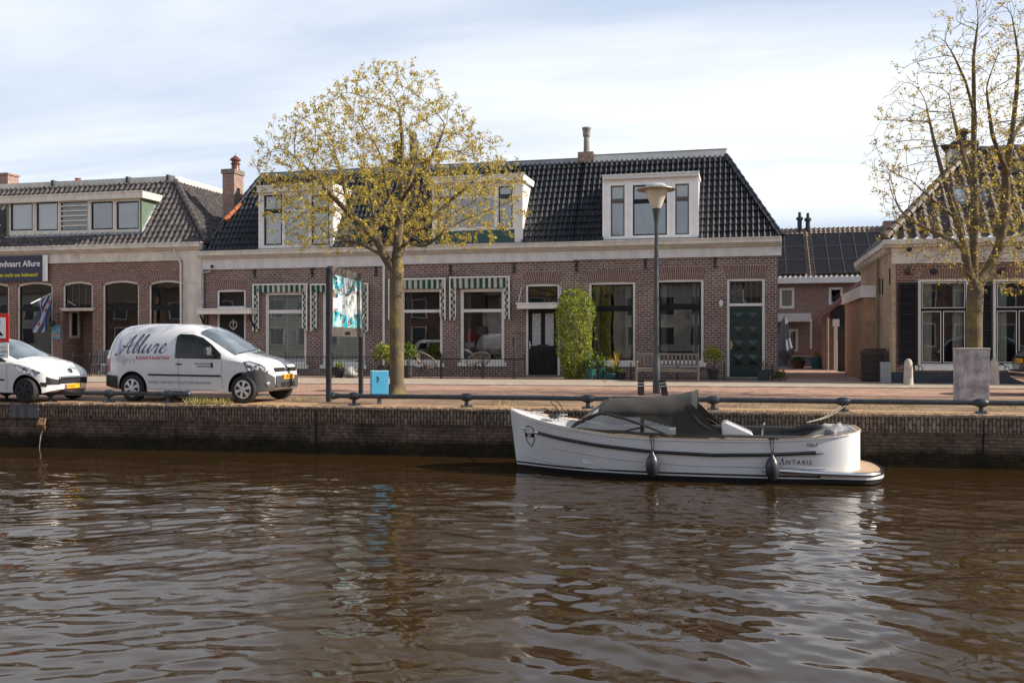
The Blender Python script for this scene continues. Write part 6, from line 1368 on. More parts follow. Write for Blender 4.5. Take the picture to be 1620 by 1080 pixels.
mb = MB(); mb.add([bp_(0, 0), bp_(1, 0), bp_(1, 1), bp_(0, 1)], [(0,1,2,3)], 0)
rnd = random.Random(8)
def shp(pts, mi, e): mb.add([bp_(u, v, -.047-e) for u, v in pts], [tuple(range(len(pts)))], mi)
shp([(0, .02), (.30, .02), (.30, .62), (0, .55)], 0, .001); shp([(.0, .30), (.32, .30), (.30, .62), (.0, .58)], 1, .002); shp([(.50, .10), (1, .34), (1, .80), (.62, .86), (.50, 1)], 1, .002)
shp([(.30, .0), (.50, .0), (.50, .55), (.62, .80), (.68, 1), (.40, 1), (.30, .75)], 2, .003); shp([(.30, .0), (.50, .0), (.47, .22), (.33, .26)], 5, .004)
shp([(.55, .02), (.98, .02), (.98, .30), (.75, .18)], 5, .003)
for k in range(9): a = .58+k*.045; shp([(a, .03), (a+.02, .03), (a+.16, .28), (a+.14, .28)], 1 if k % 2 else 0, .004)
for (cu, cv, r_, n) in ((.08, .62, .09, 14), (.12, .26, .08, 12), (.24, .20, .07, 8), (.22, .78, .08, 8), (.60, .14, .09, 14), (.78, .22, .06, 8), (.68, .80, .10, 16), (.84, .74, .07, 9), (.34, .12, .05, 6), (.10, .90, .10, 8)):
    for q in range(n):
        u, v = cu+rnd.gauss(0, r_*.45), cv+rnd.gauss(0, r_*.6); s_ = rnd.uniform(.012, .035); u = min(max(u, .04), .96); v = min(max(v, .04), .96)
        shp([(u-s_, v-s_), (u+s_*.8, v-s_*1.2), (u+s_, v+s_*.7), (u-s_*.6, v+s_*1.3)], rnd.choice((3, 4, 4, 3, 5)), .005+.0004*q)
mb.build('poster', [TURQ, PWH, PGR, PDK, PSK, PTQ], bc, recalc=False)
mb = MB(); mb.add([bp_(-.01, -.01, -.056), bp_(1.01, -.01, -.056), bp_(1.01, 1.01, -.056), bp_(-.01, 1.01, -.056)], [(0,1,2,3)]); mb.build('cover_glass', glass('board_glass', tint=(.97, .98, .98), k=.8, base=0), bc, recalc=False)
mb = MB(); mb.box(bl*.4, bl*.56, -.068, -.061, zb0-.12, zb0-.04); mb.build('maker_plate', BLACKP, bc)
# ---- blue waste bin ----
p = gnd(600, 638.5); bn_ = thing('waste_bin', 'bright blue square waste bin on a short grey post beside the tree trunk', 'bin', p, R(28))
ORG[bn_.name] = Vector(); BINB = mat('bin_blue', (.08, .38, .62), var=.06, scale=3, rough=.35)
mb = MB(); mb.box(-.045, .045, -.045, .045, -.02, .22); mb.build('post', POLEM, bn_)
mb = MB(); mb.box(-.19, .19, -.15, .15, .20, .72); bo = mb.build('bin_body', BINB, bn_, bevel=.01)
mb = MB(); mb.box(-.195, .195, -.155, .155, .721, .745); mb.build('lid', mat('bin_lid_pale', (.30, .58, .75), rough=.3), bo, bevel=.008)
mb = MB()
for x, z, s_ in ((-.06, .60, .03), (-.04, .56, .035), (-.05, .51, .03)): mb.add([(x-s_, -.152, z-s_), (x+s_, -.152, z-s_*.2), (x+s_*.4, -.152, z+s_), (x-s_*.7, -.152, z+s_*.6)], [(0,1,2,3)])
mb.build('sticker', mat('sticker_dark_green', (.02, .12, .06), rough=.5), bo, recalc=False)
mb = MB()
for k in range(6):
    z = .36+.06*k; mb.tube([(.192, -.08, z), (.196, -.02, z+.04), (.192, .03, z-.01), (.196, .09, z+.03)], .008, 4)
mb.build('graffiti', BLACKP, bo)
for sg in (-1, 1): mb = MB(); mb.box(sg*.19, sg*.21, -.02, .02, .40, .46); mb.build('lock', STEEL, bo)
# ---- street lamp ----
p = gnd(1038.5, 622); lz = CH+(540-300)/1500*(p-Vector((0, 0, 0))).dot(Vector((-sa, ca, 0))); S1 = (p).dot(Vector((-sa, ca, 0)))/1500
def zpx(py): return CH+(540-py)*S1
lp = thing('street_lamp', 'tall grey street lamp with wide flat hat and conical glass in front of the terrace', 'street lamp', p)
mb = MB(); mb.lathe([(.10, -.02), (.10, .9), (.085, .95), (.075, 1.0), (.068, 2.5), (.06, zpx(415)), (.05, zpx(375)-0), (.055, zpx(352)), (.10, zpx(334)+0), (.115, zpx(331))], p, 18); mb.build('pole', POLEM, lp, smooth=True)
c = Vector((p.x, p.y, 0)); mb = MB(); mb.lathe([(.12, zpx(330)), (.20, zpx(318)), (.30, zpx(303)), (.335, zpx(301))], c, 24); mb.build('lamp_glass', mat('lamp_glass_cream', (.62, .57, .46), rough=.25, var=.05), lp, smooth=True)
mb = MB(); mb.lathe([(.30, zpx(302)), (.50, zpx(301.5)), (.535, zpx(300.5)), (.53, zpx(299.5)), (.36, zpx(297)), (.25, zpx(294)), (.02, zpx(292.3))], c, 32); mb.build('hat', mat('lamp_hat', (.26, .23, .19), rough=.4, var=.1, metal=.3), lp, smooth=True)
mb = MB(); mb.lathe([(.34, zpx(298.6)), (.30, zpx(294.5)), (.20, zpx(291)), (.03, zpx(289.8))], c, 24); mb.build('dome', mat('lamp_dome', (.42, .47, .48), rough=.3, var=.05), lp, smooth=True)
# ---- banded stumps either side of the lamp ----
for (px, tilt, rz, lab) in ((1014, 0, 0, 'upright black square bollard with two white bands, left of the lamp pole'), (1052, R(10), 0, 'tilted black square bollard with two white bands, right of the lamp pole')):
    q = gnd(px, 625); t_ = thing('bollard', lab, 'bollard', q, 0, 'banded bollards at the lamp pole', local=True); t_.rotation_euler = (0, -tilt, .1)
    mb = MB(); mb.box(-.085, .085, -.085, .085, -.05, .42); b_ = mb.build('post', mat('bollard_black', (.035, .035, .036), var=.3, rough=.7), t_, bevel=.012)
    for z in (.24, .315): mb = MB(); mb.box(-.088, .088, -.088, .088, z, z+.016); mb.build('band', SIGNW, b_)
# ---- grey cabinet ----
p0, p1 = gnd(1517, 636), gnd(1560, 634); cb = thing('utility_cabinet', 'weathered pale grey concrete utility cabinet standing in front of the right tree', 'cabinet', p0, QANG+R(2), local=True)
cw = .67; chh = 1.24
mb = MB(); mb.box(0, cw, 0, .42, -.05, chh-.03); b_ = mb.build('cabinet_body', mat('cabinet_concrete', (.26, .23, .24), col2=(.46, .43, .44), scale=4.5, rough=.85, bump=.3, bscale=30, lo=.38, hi=.6), cb, bevel=.006)
mb = MB(); mb.box(-.015, cw+.015, -.015, .435, chh-.029, chh+.01); mb.build('cap', mat('cabinet_cap', (.45, .40, .36), var=.15, rough=.8), b_, bevel=.008)
mb = MB(); ring(mb, .04, cw-.04, .18, chh-.1, .012, -.006, -.001); mb.build('door_frame', mat('cabinet_frame', (.40, .38, .38), rough=.7), b_)
mb = MB(); mb.box(.12, .15, -.014, -.0065, .6, .72); mb.build('handle', STEEL, b_)
# ---- stone bollards ----
for px, lab in ((1437, 'rounded stone bollard with an iron hook in front of the louvred shutter'), (1573, 'rounded stone bollard with an iron hook to the right of the cabinet')):
    q = gnd(px, 611); t_ = thing('stone_bollard', lab, 'bollard', q, 0, 'stone bollards on the pavement'); ORG[t_.name] = Vector()
    mb = MB(); mb.lathe([(.165, -.05), (.15, .05), (.135, .35), (.125, .66), (.118, .74), (.095, .81), (.05, .855), (.0, .865)], (0, 0, 0), 20); mb.build('stone', mat('bollard_stone', (.38, .35, .31), col2=(.52, .47, .41), scale=5, rough=.9, bump=.4, bscale=30), t_, smooth=True)
    mb = MB(); mb.tube([(.1, -.05, .66), (.2, -.08, .70), (.30, -.1, .62)], .02, 6); mb.tube([(.34+.065*math.cos(a), -.1, .54+.09*math.sin(a)) for a in [i*math.pi/8 for i in range(17)]], .014, 6); mb.build('hook', IRON, t_, smooth=True)
# ---- traffic sign at the left edge ----
q = gnd(-6, 640); sg_ = thing('road_sign', 'red bordered sign with a black figure above a small white plate at the left edge', 'sign', q, R(8)); ORG[sg_.name] = Vector()
sS = q.dot(Vector((-sa, ca, 0)))/1500; zq = lambda py: CH+(540-py)*sS; hw = 22.5*sS
mb = MB(); mb.tube([(0, .03, -.02), (0, .03, zq(488))], .035, 10); mb.tube([(0, .03, zq(488)), (0, .03, zq(487))], .04, 10); mb.build('pole', ZINC, sg_, smooth=True)
mb = MB(); mb.box(-hw, hw, -.02, -.006, zq(541), zq(496)); pl_ = mb.build('sign_plate', SIGNR, sg_, bevel=.01)
mb = MB(); mb.box(-hw+.085, hw-.085, -.024, -.021, zq(541)+.085, zq(496)-.085); mb.build('sign_face', SIGNW, pl_)
mb = MB(); zc = zq(520)
for pts in ([(.02, -.15), (.19, -.15), (.10, -.05), (.04, .02), (.0, .02)], [(-.06, -.15), (.02, -.15), (.05, .04), (-.05, .06)], [(.05, .12), (.10, .10), (.12, .155), (.09, .20), (.04, .21), (.01, .16)], [(-.10, -.02), (.06, -.02), (.06, .12), (-.06, .12)]): mb.prism([(x, zc+z) for x, z in pts], -.029, -.025, 'y')
mb.build('figure', BLACKP, pl_)
mb = MB(); mb.box(-hw+.01, hw-.01, -.02, -.006, zq(566), zq(543)); lo_ = mb.build('text_plate', SIGNW, sg_, bevel=.01)
mb = text_mb('m.u.v.', .10, lambda x, y: (hw-.055+x, -.022, zq(551)+y), align='RIGHT'); text_mb('Manuela', .115, lambda x, y: (hw-.045+x, -.022, zq(558)+y), align='RIGHT', mb=mb); mb.box(-.1, hw-.1, -.023, -.021, zq(562)-.01, zq(562)+.01); mb.build('plate_text', BLACKP, lo_, recalc=False)
# ---- banner and flag on the left house ----
Yb = F-.14; bx1, bx0, bz1, bz0 = atY(67.5, 425, Yb).x, atY(-70, 425, Yb).x, FZ(34, 404.5, Yb), FZ(34, 445, Yb)
bn2 = thing('banner', 'dark navy banner with white and yellow lettering under the cornice of the left house', 'banner', ((bx0+bx1)/2, Yb, bz0))
mb = MB(); mb.grid(lambda a, b: (bx0+(bx1-bx0)*a, Yb+.006*math.sin(a*19), bz0+(bz1-bz0)*b), 40, 1); b_ = mb.build('cloth', NAVY, bn2, recalc=False)
mb = MB(); x2 = atY(75.5, 425, Yb).x; mb.box(bx1+.004, x2, Yb-.004, Yb+.004, bz0-.01, bz1+.01); st2 = mb.build('white_strip', SIGNW, bn2)
mb = MB(); text_mb('www.rondvaart-allure.nl', .085, lambda x, y: (bx1+.075+.02-y+.0, Yb-.006, bz0+.04+x*.95), mb=mb) ; mb.build('strip_text', NAVY, st2, recalc=False)
mb = text_mb('Rondvaart Allure', .37, lambda x, y: (bx1-.12+x, Yb-.012, FZ(34, 421.5, Yb)+y), align='RIGHT', bold=.006); mb.build('white_lettering', SIGNW, b_, recalc=False)
mb = text_mb('Onze tocht een belevenis!', .235, lambda x, y: (bx1-.26+x*.92, Yb-.012, FZ(34, 437.5, Yb)+y), align='RIGHT', shear=.2, bold=.004); mb.build('yellow_lettering', YEL, b_, recalc=False)
Yf = F-.75; A_ = atY(81, 464, F-.02); B_ = atY(49, 480, F-1.3); fl = thing('flag', 'blue and white striped Frisian flag with red leaves hanging from a slanting white pole', 'flag', A_)
mb = MB(); mb.tube([A_, B_], .022, 8); mb.build('pole', WHITE, fl, smooth=True)
FB = mat('flag_blue', (.06, .13, .38), var=.1, rough=.85); FW = mat('flag_white', (.72, .72, .74), var=.08, rough=.85); FR = mat('flag_red', (.55, .06, .05), var=.1, rough=.85)
mb = MB(); tp = lambda a: A_.lerp(B_, .02+.62*a)
def fpt(a, b):
    t0 = tp(a); q = Vector((t0.x+.10*a-.42*b*(.55+.6*a)+.10*math.sin(b*7+a*5), t0.y+.13*math.sin(a*9+b*3)*b+.25*b*a, t0.z-b*(1.68-.25*a))); return q
NB = 14; o_ = 0
for j in range(NB):
    for i in range(14):
        a0, a1, b0, b1 = i/14, (i+1)/14, j/NB, (j+1)/NB; st_i = int((i+.5)/2)
        mb.add([fpt(a0, b0), fpt(a1, b0), fpt(a1, b1), fpt(a0, b1)], [(0,1,2,3)], st_i % 2)
cl = mb.build('cloth', [FB, FW], fl, recalc=False)
for (a, b) in ((.22, .18), (.2, .40), (.5, .60), (.8, .74), (.5, .30)):
    c_ = fpt(a, b)+Vector((0, -.04, 0)); mb = MB(); mb.add([c_+Vector((.085*s_*math.cos(t), 0, .10*math.sin(t))) for t in [k*math.pi/5 for k in range(10)] for s_ in (1,)], [tuple(range(10))]); mb.build('red_leaf', FR, cl, recalc=False)
p = atY(83, 512, F-.35); bl_ = thing('hanging_lantern', 'small round black lantern on an iron bracket beside the flag', 'lantern', p)
mb = MB(); mb.lathe([(.02, .17), (.09, .13), (.125, .03), (.11, -.06), (.05, -.12)], p, 14); mb.build('globe', IRON, bl_, smooth=True); mb = MB(); mb.tube([p+Vector((0, 0, .16)), p+Vector((.05, .1, .42)), (p.x+.05, F, p.z+.45)], .014, 6); mb.tube([(p.x+.05, F-.02, p.z+.5), (p.x+.05, F-.02, p.z)], .014, 6); mb.build('bracket', IRON, bl_)
r = rp(83.5, 95.5, 515, 536, F-.03); ps = thing('wall_poster', 'small blue picture panel on the brick pier beside the door of the left house', 'poster', ((r[0]+r[1])/2, F-.03, r[2])); mb = MB(); mb.box(r[0], r[1], F-.035, F-.003, r[2], r[3]); b_ = mb.build('board', mat('poster_blue', (.10, .28, .42), var=.4, scale=6, rough=.4), ps); mb = MB(); mb.box(r[0]+.05, r[1]-.05, F-.039, F-.036, r[2]+.1, r[2]+.22); mb.build('picture', mat('picture_tan', (.35, .22, .16), var=.4, scale=20), b_)
# ---- low iron fences ----
def fence(label, pa, pb, h, posts=2, gap=.105, grp='low black iron fences', curve=0):
    a, b = Vector(pa), Vector(pb); L_ = (b-a).length; ang = math.atan2(b.y-a.y, b.x-a.x)
    t_ = thing('iron_fence', label, 'fence', a, ang, grp, local=True)
    for k in range(posts): x = L_*k/(posts-1); mb = MB(); mb.tube([(x, 0, -.02), (x, 0, h+.06)], .022, 8); mb.lathe([(.0, -.03), (.03, 0), (.0, .035)], (x, 0, h+.08), 8); mb.build('post', IRON, t_, smooth=True)
    mb = MB(); mb.box(0, L_, -.012, .012, h-.1, h-.075); mb.box(0, L_, -.012, .012, .08, .105); mb.build('rail', IRON, t_)
    mb = MB(); x = gap
    while x < L_-.04: mb.tube([(x, 0, .04), (x, 0, h-.02)], .008, 5); x += gap
    mb.build('bars', IRON, t_)
    return t_
def wfo(px, dy):
    """point dy behind the front-yard line, on the sight line of px"""
    r = ray(px, 540); a = wf(px); Y = a.y+dy; return Vector((r[0]*Y/r[1], Y, .05))
def wf(px):
    """point on the front-yard line on the sight line of px"""
    r = ray(px, 540); Y = 32.0
    for _ in range(20): Y = walk_far(r[0]*Y/r[1])+.06
    return Vector((r[0]*Y/r[1], Y, .05))
fence('low black iron fence across the brown front door niche of the left house', wf(115), wf(168), .85, 3)
fence('low black iron fence from the van to the brick pier by the first striped awnings', wf(452), wf(601), .86, 3)
fence('low black iron fence around the two wire lounge chairs', wf(622), wf(697), .86, 2); fence('low black iron fence running up to the black double door', wf(699), wf(830), .80, 3)
fence('low black iron fence in front of the wooden bench', wf(926), wf(1146), .52, 4); fence('short black iron fence to the right of the dark green door', wf(1200), wf(1222), .45, 2)
# ---- bench ----
WOOD = mat('bench_wood_grey', (.20, .165, .14), var=.25, scale=4, rough=.8, stretch=(1, 6, 6))
pa, pb_ = gnd(1004, 604, .05), gnd(1104, 604.5, .05); ang = math.atan2(pb_.y-pa.y, pb_.x-pa.x)+R(6); c = (pa+pb_)/2+Vector((0, .55, 0))
bw_ = (pb_-pa).length*1.02; be = thing('park_bench', 'weathered grey wooden bench with slatted back under the right leaded window', 'bench', c, R(3), local=True); h2 = bw_/2
mb = MB()
for k in range(5): mb.box(-h2+.05, h2-.05, -.30+.105*k, -.30+.105*k+.085, .43, .455)
mb.build('seat', WOOD, be, bevel=.004)
mb = MB(); mb.box(-h2+.04, h2-.04, -.335, -.305, .33, .425); mb.build('seat_rail', WOOD, be)
mb = MB(); mb.box(-h2, h2, .24, .28, .88, .95); mb.box(-h2, h2, .24, .28, .52, .58)
k = -h2+.09
while k < h2-.08: mb.box(k, k+.075, .25, .27, .58, .88); k += .135
mb.build('backrest', WOOD, be, bevel=.004)
for sx in (-1, 1):
    x = sx*(h2-.035); mb = MB(); mb.box(x-.035, x+.035, .235, .295, 0, .99); mb.build('leg', WOOD, be, bevel=.004); mb = MB(); mb.box(x-.035, x+.035, -.37, -.30, 0, .64); mb.build('leg', WOOD, be, bevel=.004); mb = MB(); mb.box(x-.04, x+.04, -.42, .24, .64, .675); mb.build('armrest', WOOD, be, bevel=.006)
# ---- wire lounge chairs ----
WIRE = mat('chair_wicker', (.30, .23, .18), var=.2, rough=.7)
def lounge(label, px, tilt):
    q = wfo(px, .85); t_ = thing('lounge_chair', label, 'chair', q, 0, 'wire lounge chairs'); ORG[t_.name] = Vector(); c_ = Vector((0, 0, .66)); M = Matrix.Rotation(tilt, 3, 'Y') @ Matrix.Rotation(R(-38), 3, 'X')
    rim = lambda a: c_+M @ Vector((.46*math.cos(a), .40*math.sin(a), .0)); mb = MB(); mb.tube([rim(i*math.pi/18) for i in range(37)], .022, 6); mb.build('rim', WIRE, t_, smooth=True)
    low = c_+M @ Vector((0, -.05, -.30)); mb = MB()
    for i in range(44): a = i*math.pi/22; e = low+M @ Vector((.09*math.cos(a), .09*math.sin(a), 0)); m_ = rim(a).lerp(e, .55)+M @ Vector((0, 0, -.06)); mb.tube([rim(a), m_, e], .007, 4)
    mb.build('seat_shell', WIRE, t_)
    for a in (R(90), R(215), R(325)): mb = MB(); f = Vector((.30*math.cos(a), .30*math.sin(a), 0)); mb.tube([low, Vector((f.x*.8, f.y*.8, .2)), f], .011, 6); mb.build('leg', IRON, t_)
lounge('brown wire lounge chair behind the fence beneath the awning window nearest the tree', 674, R(24)); lounge('brown wire lounge chair behind the fence, the nearer one to the black double door', 757, R(-26))
# ---- letter box post ----
q = wfo(813, .3); t_ = thing('letter_box', 'grey letter box on a thin black post beside the black double door', 'letter box', q)
mb = MB(); mb.tube([q, q+Vector((0, 0, 1.2))], .018, 6); mb.tube([q, q+Vector((0, 0, .03))], [.1, .1], 10); mb.build('post', IRON, t_); mb = MB(); mb.box(q.x-.10, q.x+.10, q.y-.06, q.y+.06, q.z+1.05, q.z+1.62); b_ = mb.build('box', mat('box_grey', (.16, .13, .13), var=.1, rough=.5), t_, bevel=.03); mb = MB(); mb.box(q.x-.03, q.x+.03, q.y-.065, q.y-.059, q.z+1.15, q.z+1.5); mb.build('slot', IRON, b_)
q = wfo(158, .8); t_ = thing('garden_chair', 'grey slatted garden chair behind the fence, half hidden by the rear of the van', 'chair', q)
GCH = mat('garden_chair_grey', (.16, .17, .19), var=.15, rough=.6)
mb = MB()
for k in range(5): mb.box(q.x-.24+.1*k, q.x-.16+.1*k, q.y+.22, q.y+.25, q.z+.45, q.z+.98)
mb.box(q.x-.25, q.x+.25, q.y+.215, q.y+.255, q.z+.94, q.z+1.0); mb.build('backrest', GCH, t_); mb = MB(); mb.box(q.x-.25, q.x+.25, q.y-.24, q.y+.24, q.z+.42, q.z+.46); mb.build('seat', GCH, t_)
for sx in (-.22, .22):
    for sy in (-.2, .2): mb = MB(); mb.box(q.x+sx-.02, q.x+sx+.02, q.y+sy-.02, q.y+sy+.02, q.z, q.z+.42); mb.build('leg', GCH, t_)
# ---- parked umbrella, lane lamp, planter ----
q = gnd(1241, 584); um = thing('garden_umbrella', 'closed grey garden umbrella standing in the lane beside the end house', 'umbrella', q)
uS = q.dot(Vector((-sa, ca, 0)))/1500; zu = lambda py: CH+(540-py)*uS
mb = MB(); o_ = len(mb.v); prof = [(.05, zu(502)), (.16, zu(508)), (.20, zu(525)), (.30, zu(545)), (.42, zu(556)), (.40, zu(559)), (.26, zu(564)), (.16, zu(570)), (.10, zu(578))]; n = 40
for r_, z in prof:
    for k in range(n): a = 2*math.pi*k/n; rr2 = r_*(1+.22*math.sin(a*8)*(min(1, r_*3))); mb.v.append((q.x+rr2*math.cos(a), q.y+rr2*math.sin(a), z+(.1*math.sin(a*3) if r_ > .39 else 0)))
for i in range(len(prof)-1):
    for k in range(n): a = i*n+k; b = i*n+(k+1) % n; mb.f.append((a, b, b+n, a+n)); mb.m.append(0)
mb.build('canopy', mat('umbrella_grey', (.17, .175, .20), var=.2, scale=3, rough=.9), um, smooth='all'); mb = MB(); mb.tube([q, (q.x, q.y, zu(500))], .035, 8); mb.build('pole', POLEM, um); mb = MB(); mb.lathe([(.35, 0), (.35, .12), (.08, .16)], q, 16); mb.build('base', CONC, um)
q = gnd(1290, 580); ll = thing('street_lamp', 'small silver lamp post with a mushroom hat standing at the back of the lane', 'street lamp', q); uS = q.dot(Vector((-sa, ca, 0)))/1500; zu = lambda py: CH+(540-py)*uS
mb = MB(); mb.tube([q, (q.x, q.y, zu(492))], .075, 10); mb.build('pole', mat('lane_pole', (.28, .27, .26), rough=.5, var=.1), ll, smooth=True); mb = MB(); mb.lathe([(.085, zu(493)), (.11, zu(480)), (.12, zu(466))], (q.x, q.y, 0), 12); mb.build('lamp_glass', SIGNW, ll, smooth=True); mb = MB(); mb.lathe([(.10, zu(467)), (.31, zu(463)), (.28, zu(461)), (.10, zu(458.5)), (.02, zu(452))], (q.x, q.y, 0), 18); mb.build('hat', mat('lane_hat', (.45, .44, .43), rough=.35, var=.1), ll, smooth=True)
# ---- stacked slabs and grey bin in the lane mouth ----
q0 = gnd(1364, 606); q1 = gnd(1408, 608); t_ = thing('willow_screen', 'rounded stack of dark woven mats against the yellow brick wall', 'stack', ((q0.x+q1.x)/2, q0.y, 0)); ws_ = q0.dot(Vector((-sa, ca, 0)))/1500; H_ = (606-550)*ws_*.97
mb = MB(); k = 0; z = 0
while z < H_: e = .02*math.sin(k*1.7); ins = max(0, (z-H_+.12))*.8; mb.box(q0.x+e+ins, min(q1.x, RX-.06)+e*.6-ins*.3, q0.y-.0+e, q0.y+.5, z, z+.048); z += .056; k += 1
mb.build('mats', mat('mats_dark', (.055, .045, .042), var=.5, scale=18, rough=.9), t_)
q = gnd(1401, 609); t_ = thing('flat_box', 'narrow pale grey box leaning against the dark stack in the lane mouth', 'box', q); mb = MB(); mb.box(q.x-.16, q.x+.16, q.y-.08, q.y+.1, 0, .72); b_ = mb.build('case', mat('box_pale_grey', (.24, .26, .29), var=.1, rough=.5), t_, bevel=.01); mb = MB(); mb.box(q.x-.17, q.x+.17, q.y-.09, q.y+.11, .721, .74); mb.build('lid', mat('box_lid', (.33, .34, .36), rough=.5), b_)
# ---- mooring ropes ----
ROPE = mat('rope_grey', (.26, .24, .19), var=.3, scale=40, rough=.9)
c1 = bpnt(.95, .35, sinterp(.95, sh)+.12); r1 = railat(876)+Vector((0, 0, .26)); t_ = thing('mooring_rope', 'dark rope looped over the rail down to the bow of the launch', 'rope', r1); 
mb = MB(); mb.tube(catmull([r1+Vector((0, .06, -.02)), r1, r1+Vector((-.05, -.08, -.12)), r1.lerp(c1, .5)+Vector((0, 0, -.10)), c1], 6), .011, 6); mb.tube(catmull([r1, r1+Vector((.06, -.07, -.1)), r1.lerp(c1, .45)+Vector((.08, 0, -.05)), c1+Vector((.03, 0, 0))], 6), .010, 6); mb.build('strand', MATS['rope_dark'], t_, smooth=True)
c2 = bpnt(5.55, .88, .90); r2 = railat(1336)+Vector((0, 0, .13)); t_ = thing('mooring_rope', 'pale rope from the rail foot down to the stern of the launch', 'rope', r2); mb = MB()
for k in (-.03, .03): mb.tube(catmull([r2+Vector((k, -.02, 0)), r2.lerp(c2, .5)+Vector((k, 0, -.07)), c2], 6), .010, 6)
mb.build('strand', ROPE, t_, smooth=True)
q = Q(gnd(28, 640).x); t_ = thing('frayed_rope', 'frayed orange brown rope bundle hanging from the quay wall at the left', 'rope', Q(q.x, -.06, -.75)); rnd = random.Random(2); mb = MB()
for k in range(14): x = q.x+rnd.uniform(-.08, .09); mb.tube([Q(x, -.06, -.38+rnd.uniform(-.03, .03)), Q(x+rnd.uniform(-.05, .05), -.12, -.5), Q(x+rnd.uniform(-.06, .08), -.09, -.62+rnd.uniform(-.06, .06))], [.018, .026, .008], 5)
mb.build('bundle', mat('rope_orange', (.22, .13, .075), var=.5, scale=12, rough=.95), t_); mb = MB(); mb.tube([Q(q.x+.05, -.07, -.55), Q(q.x-.02, -.08, -.75), Q(q.x-.06, -.08, -1.06)], .014, 5); mb.build('tail', ROPE, t_)
# ================= trees and plants =================
def leafquads(cs, size, rnd, V, Fc, Mi, mats_w, flat=0, aspect=1.0):
    """append small bent leaves at centres cs (N,3)"""
    n = len(cs); d = rnd.normal(size=(n, 3)); d[:, 2] *= 1-flat; d /= np.linalg.norm(d, axis=1)[:, None]
    e = rnd.normal(size=(n, 3)); u = np.cross(d, e); u /= np.linalg.norm(u, axis=1)[:, None]; v = np.cross(d, u)
    s = size*rnd.uniform(.55, 1.35, size=(n, 1)); o = sum(len(a) for a in V)
    q = np.stack([cs-u*s*.5*aspect, cs-v*s*.9+d*s*.15, cs+u*s*.5*aspect, cs+v*s*.9-d*s*.15], 1).reshape(-1, 3); V.append(q)
    Fc.append(np.arange(n*4).reshape(n, 4)+o); Mi.append(rnd.choice(len(mats_w), size=n, p=mats_w))
def npmesh(name, V, Fc, Mi, mats, parent, smooth=False):
    V = np.vstack(V)-np.array(ORG[parent.name]); Fc = np.vstack(Fc); Mi = np.concatenate(Mi); me = bpy.data.meshes.new(name)
    me.vertices.add(len(V)); me.vertices.foreach_set('co', V.astype(np.float32).ravel()); me.loops.add(Fc.size); me.loops.foreach_set('vertex_index', Fc.ravel().astype(np.int32))
    me.polygons.add(len(Fc)); me.polygons.foreach_set('loop_start', np.arange(0, Fc.size, 4, dtype=np.int32)); me.polygons.foreach_set('loop_total', np.full(len(Fc), 4, np.int32))
    for m in mats: me.materials.append(m)
    me.polygons.foreach_set('material_index', Mi.astype(np.int32)); me.update(calc_edges=True); o = bpy.data.objects.new(name, me); COL.objects.link(o); o.parent = parent; ORG[o.name] = ORG[parent.name]; return o
def colonize(seeds, pts, D=.17, kill=.30, infl=1.6, iters=90, up=.10):
    """space colonization. seeds: list of polylines (lists of Vectors) that already exist. returns nodes, parents"""
    nodes, par = [], []
    for pl, link in seeds:
        prev = link if link is None or isinstance(link, int) else None
        if isinstance(link, Vector): prev = min(range(len(nodes)), key=lambda i: (Vector(nodes[i])-link).length)
        for a, b in zip(pl, pl[1:]):
            n = max(1, int((Vector(b)-Vector(a)).length/D))
            for k in range(n):
                nodes.append(tuple(Vector(a).lerp(Vector(b), k/n))); par.append(prev if prev is not None else -1); prev = len(nodes)-1
        nodes.append(tuple(pl[-1])); par.append(prev); 
    A = np.array(pts); Nn = np.array(nodes); par = list(par)
    dist = np.full(len(A), 1e9); near = np.zeros(len(A), int)
    def upd(newidx):
        nonlocal dist, near
        P = Nn[newidx]; d = np.linalg.norm(A[:, None]-P[None], axis=2); j = d.argmin(1); m = d[np.arange(len(A)), j]; w_ = m < dist; dist[w_] = m[w_]; near[w_] = np.array(newidx)[j[w_]]
    upd(list(range(len(Nn))))
    for it in range(iters):
        keep = dist > kill; A, dist, near = A[keep], dist[keep], near[keep]
        if not len(A): break
        act = dist < infl
        if not act.any(): break
        new = []; dead = []
        for i in np.unique(near[act]):
            v = A[act & (near == i)]-Nn[i]; v = (v/np.linalg.norm(v, axis=1)[:, None]).sum(0); v /= max(1e-6, np.linalg.norm(v)); v = v+np.array([0, 0, up])
            if par[i] >= 0: b = Nn[i]-Nn[par[i]]; v = v+.55*b/max(1e-6, np.linalg.norm(b))
            v /= np.linalg.norm(v); q = Nn[i]+v*D
            if (((Nn-q)**2).sum(1) < (.55*D)**2).any(): dead.append(i); continue
            new.append((q, i))
        if dead:
            kk = ~np.isin(near, dead) | (dist > kill*1.9); A, dist, near = A[kk], dist[kk], near[kk]
        if not new:
            if not dead: break
            continue
        k0 = len(Nn); Nn = np.vstack([Nn]+[q[None] for q, _ in new]); par += [int(i) for _, i in new]; upd(list(range(k0, len(Nn))))
    return Nn, par
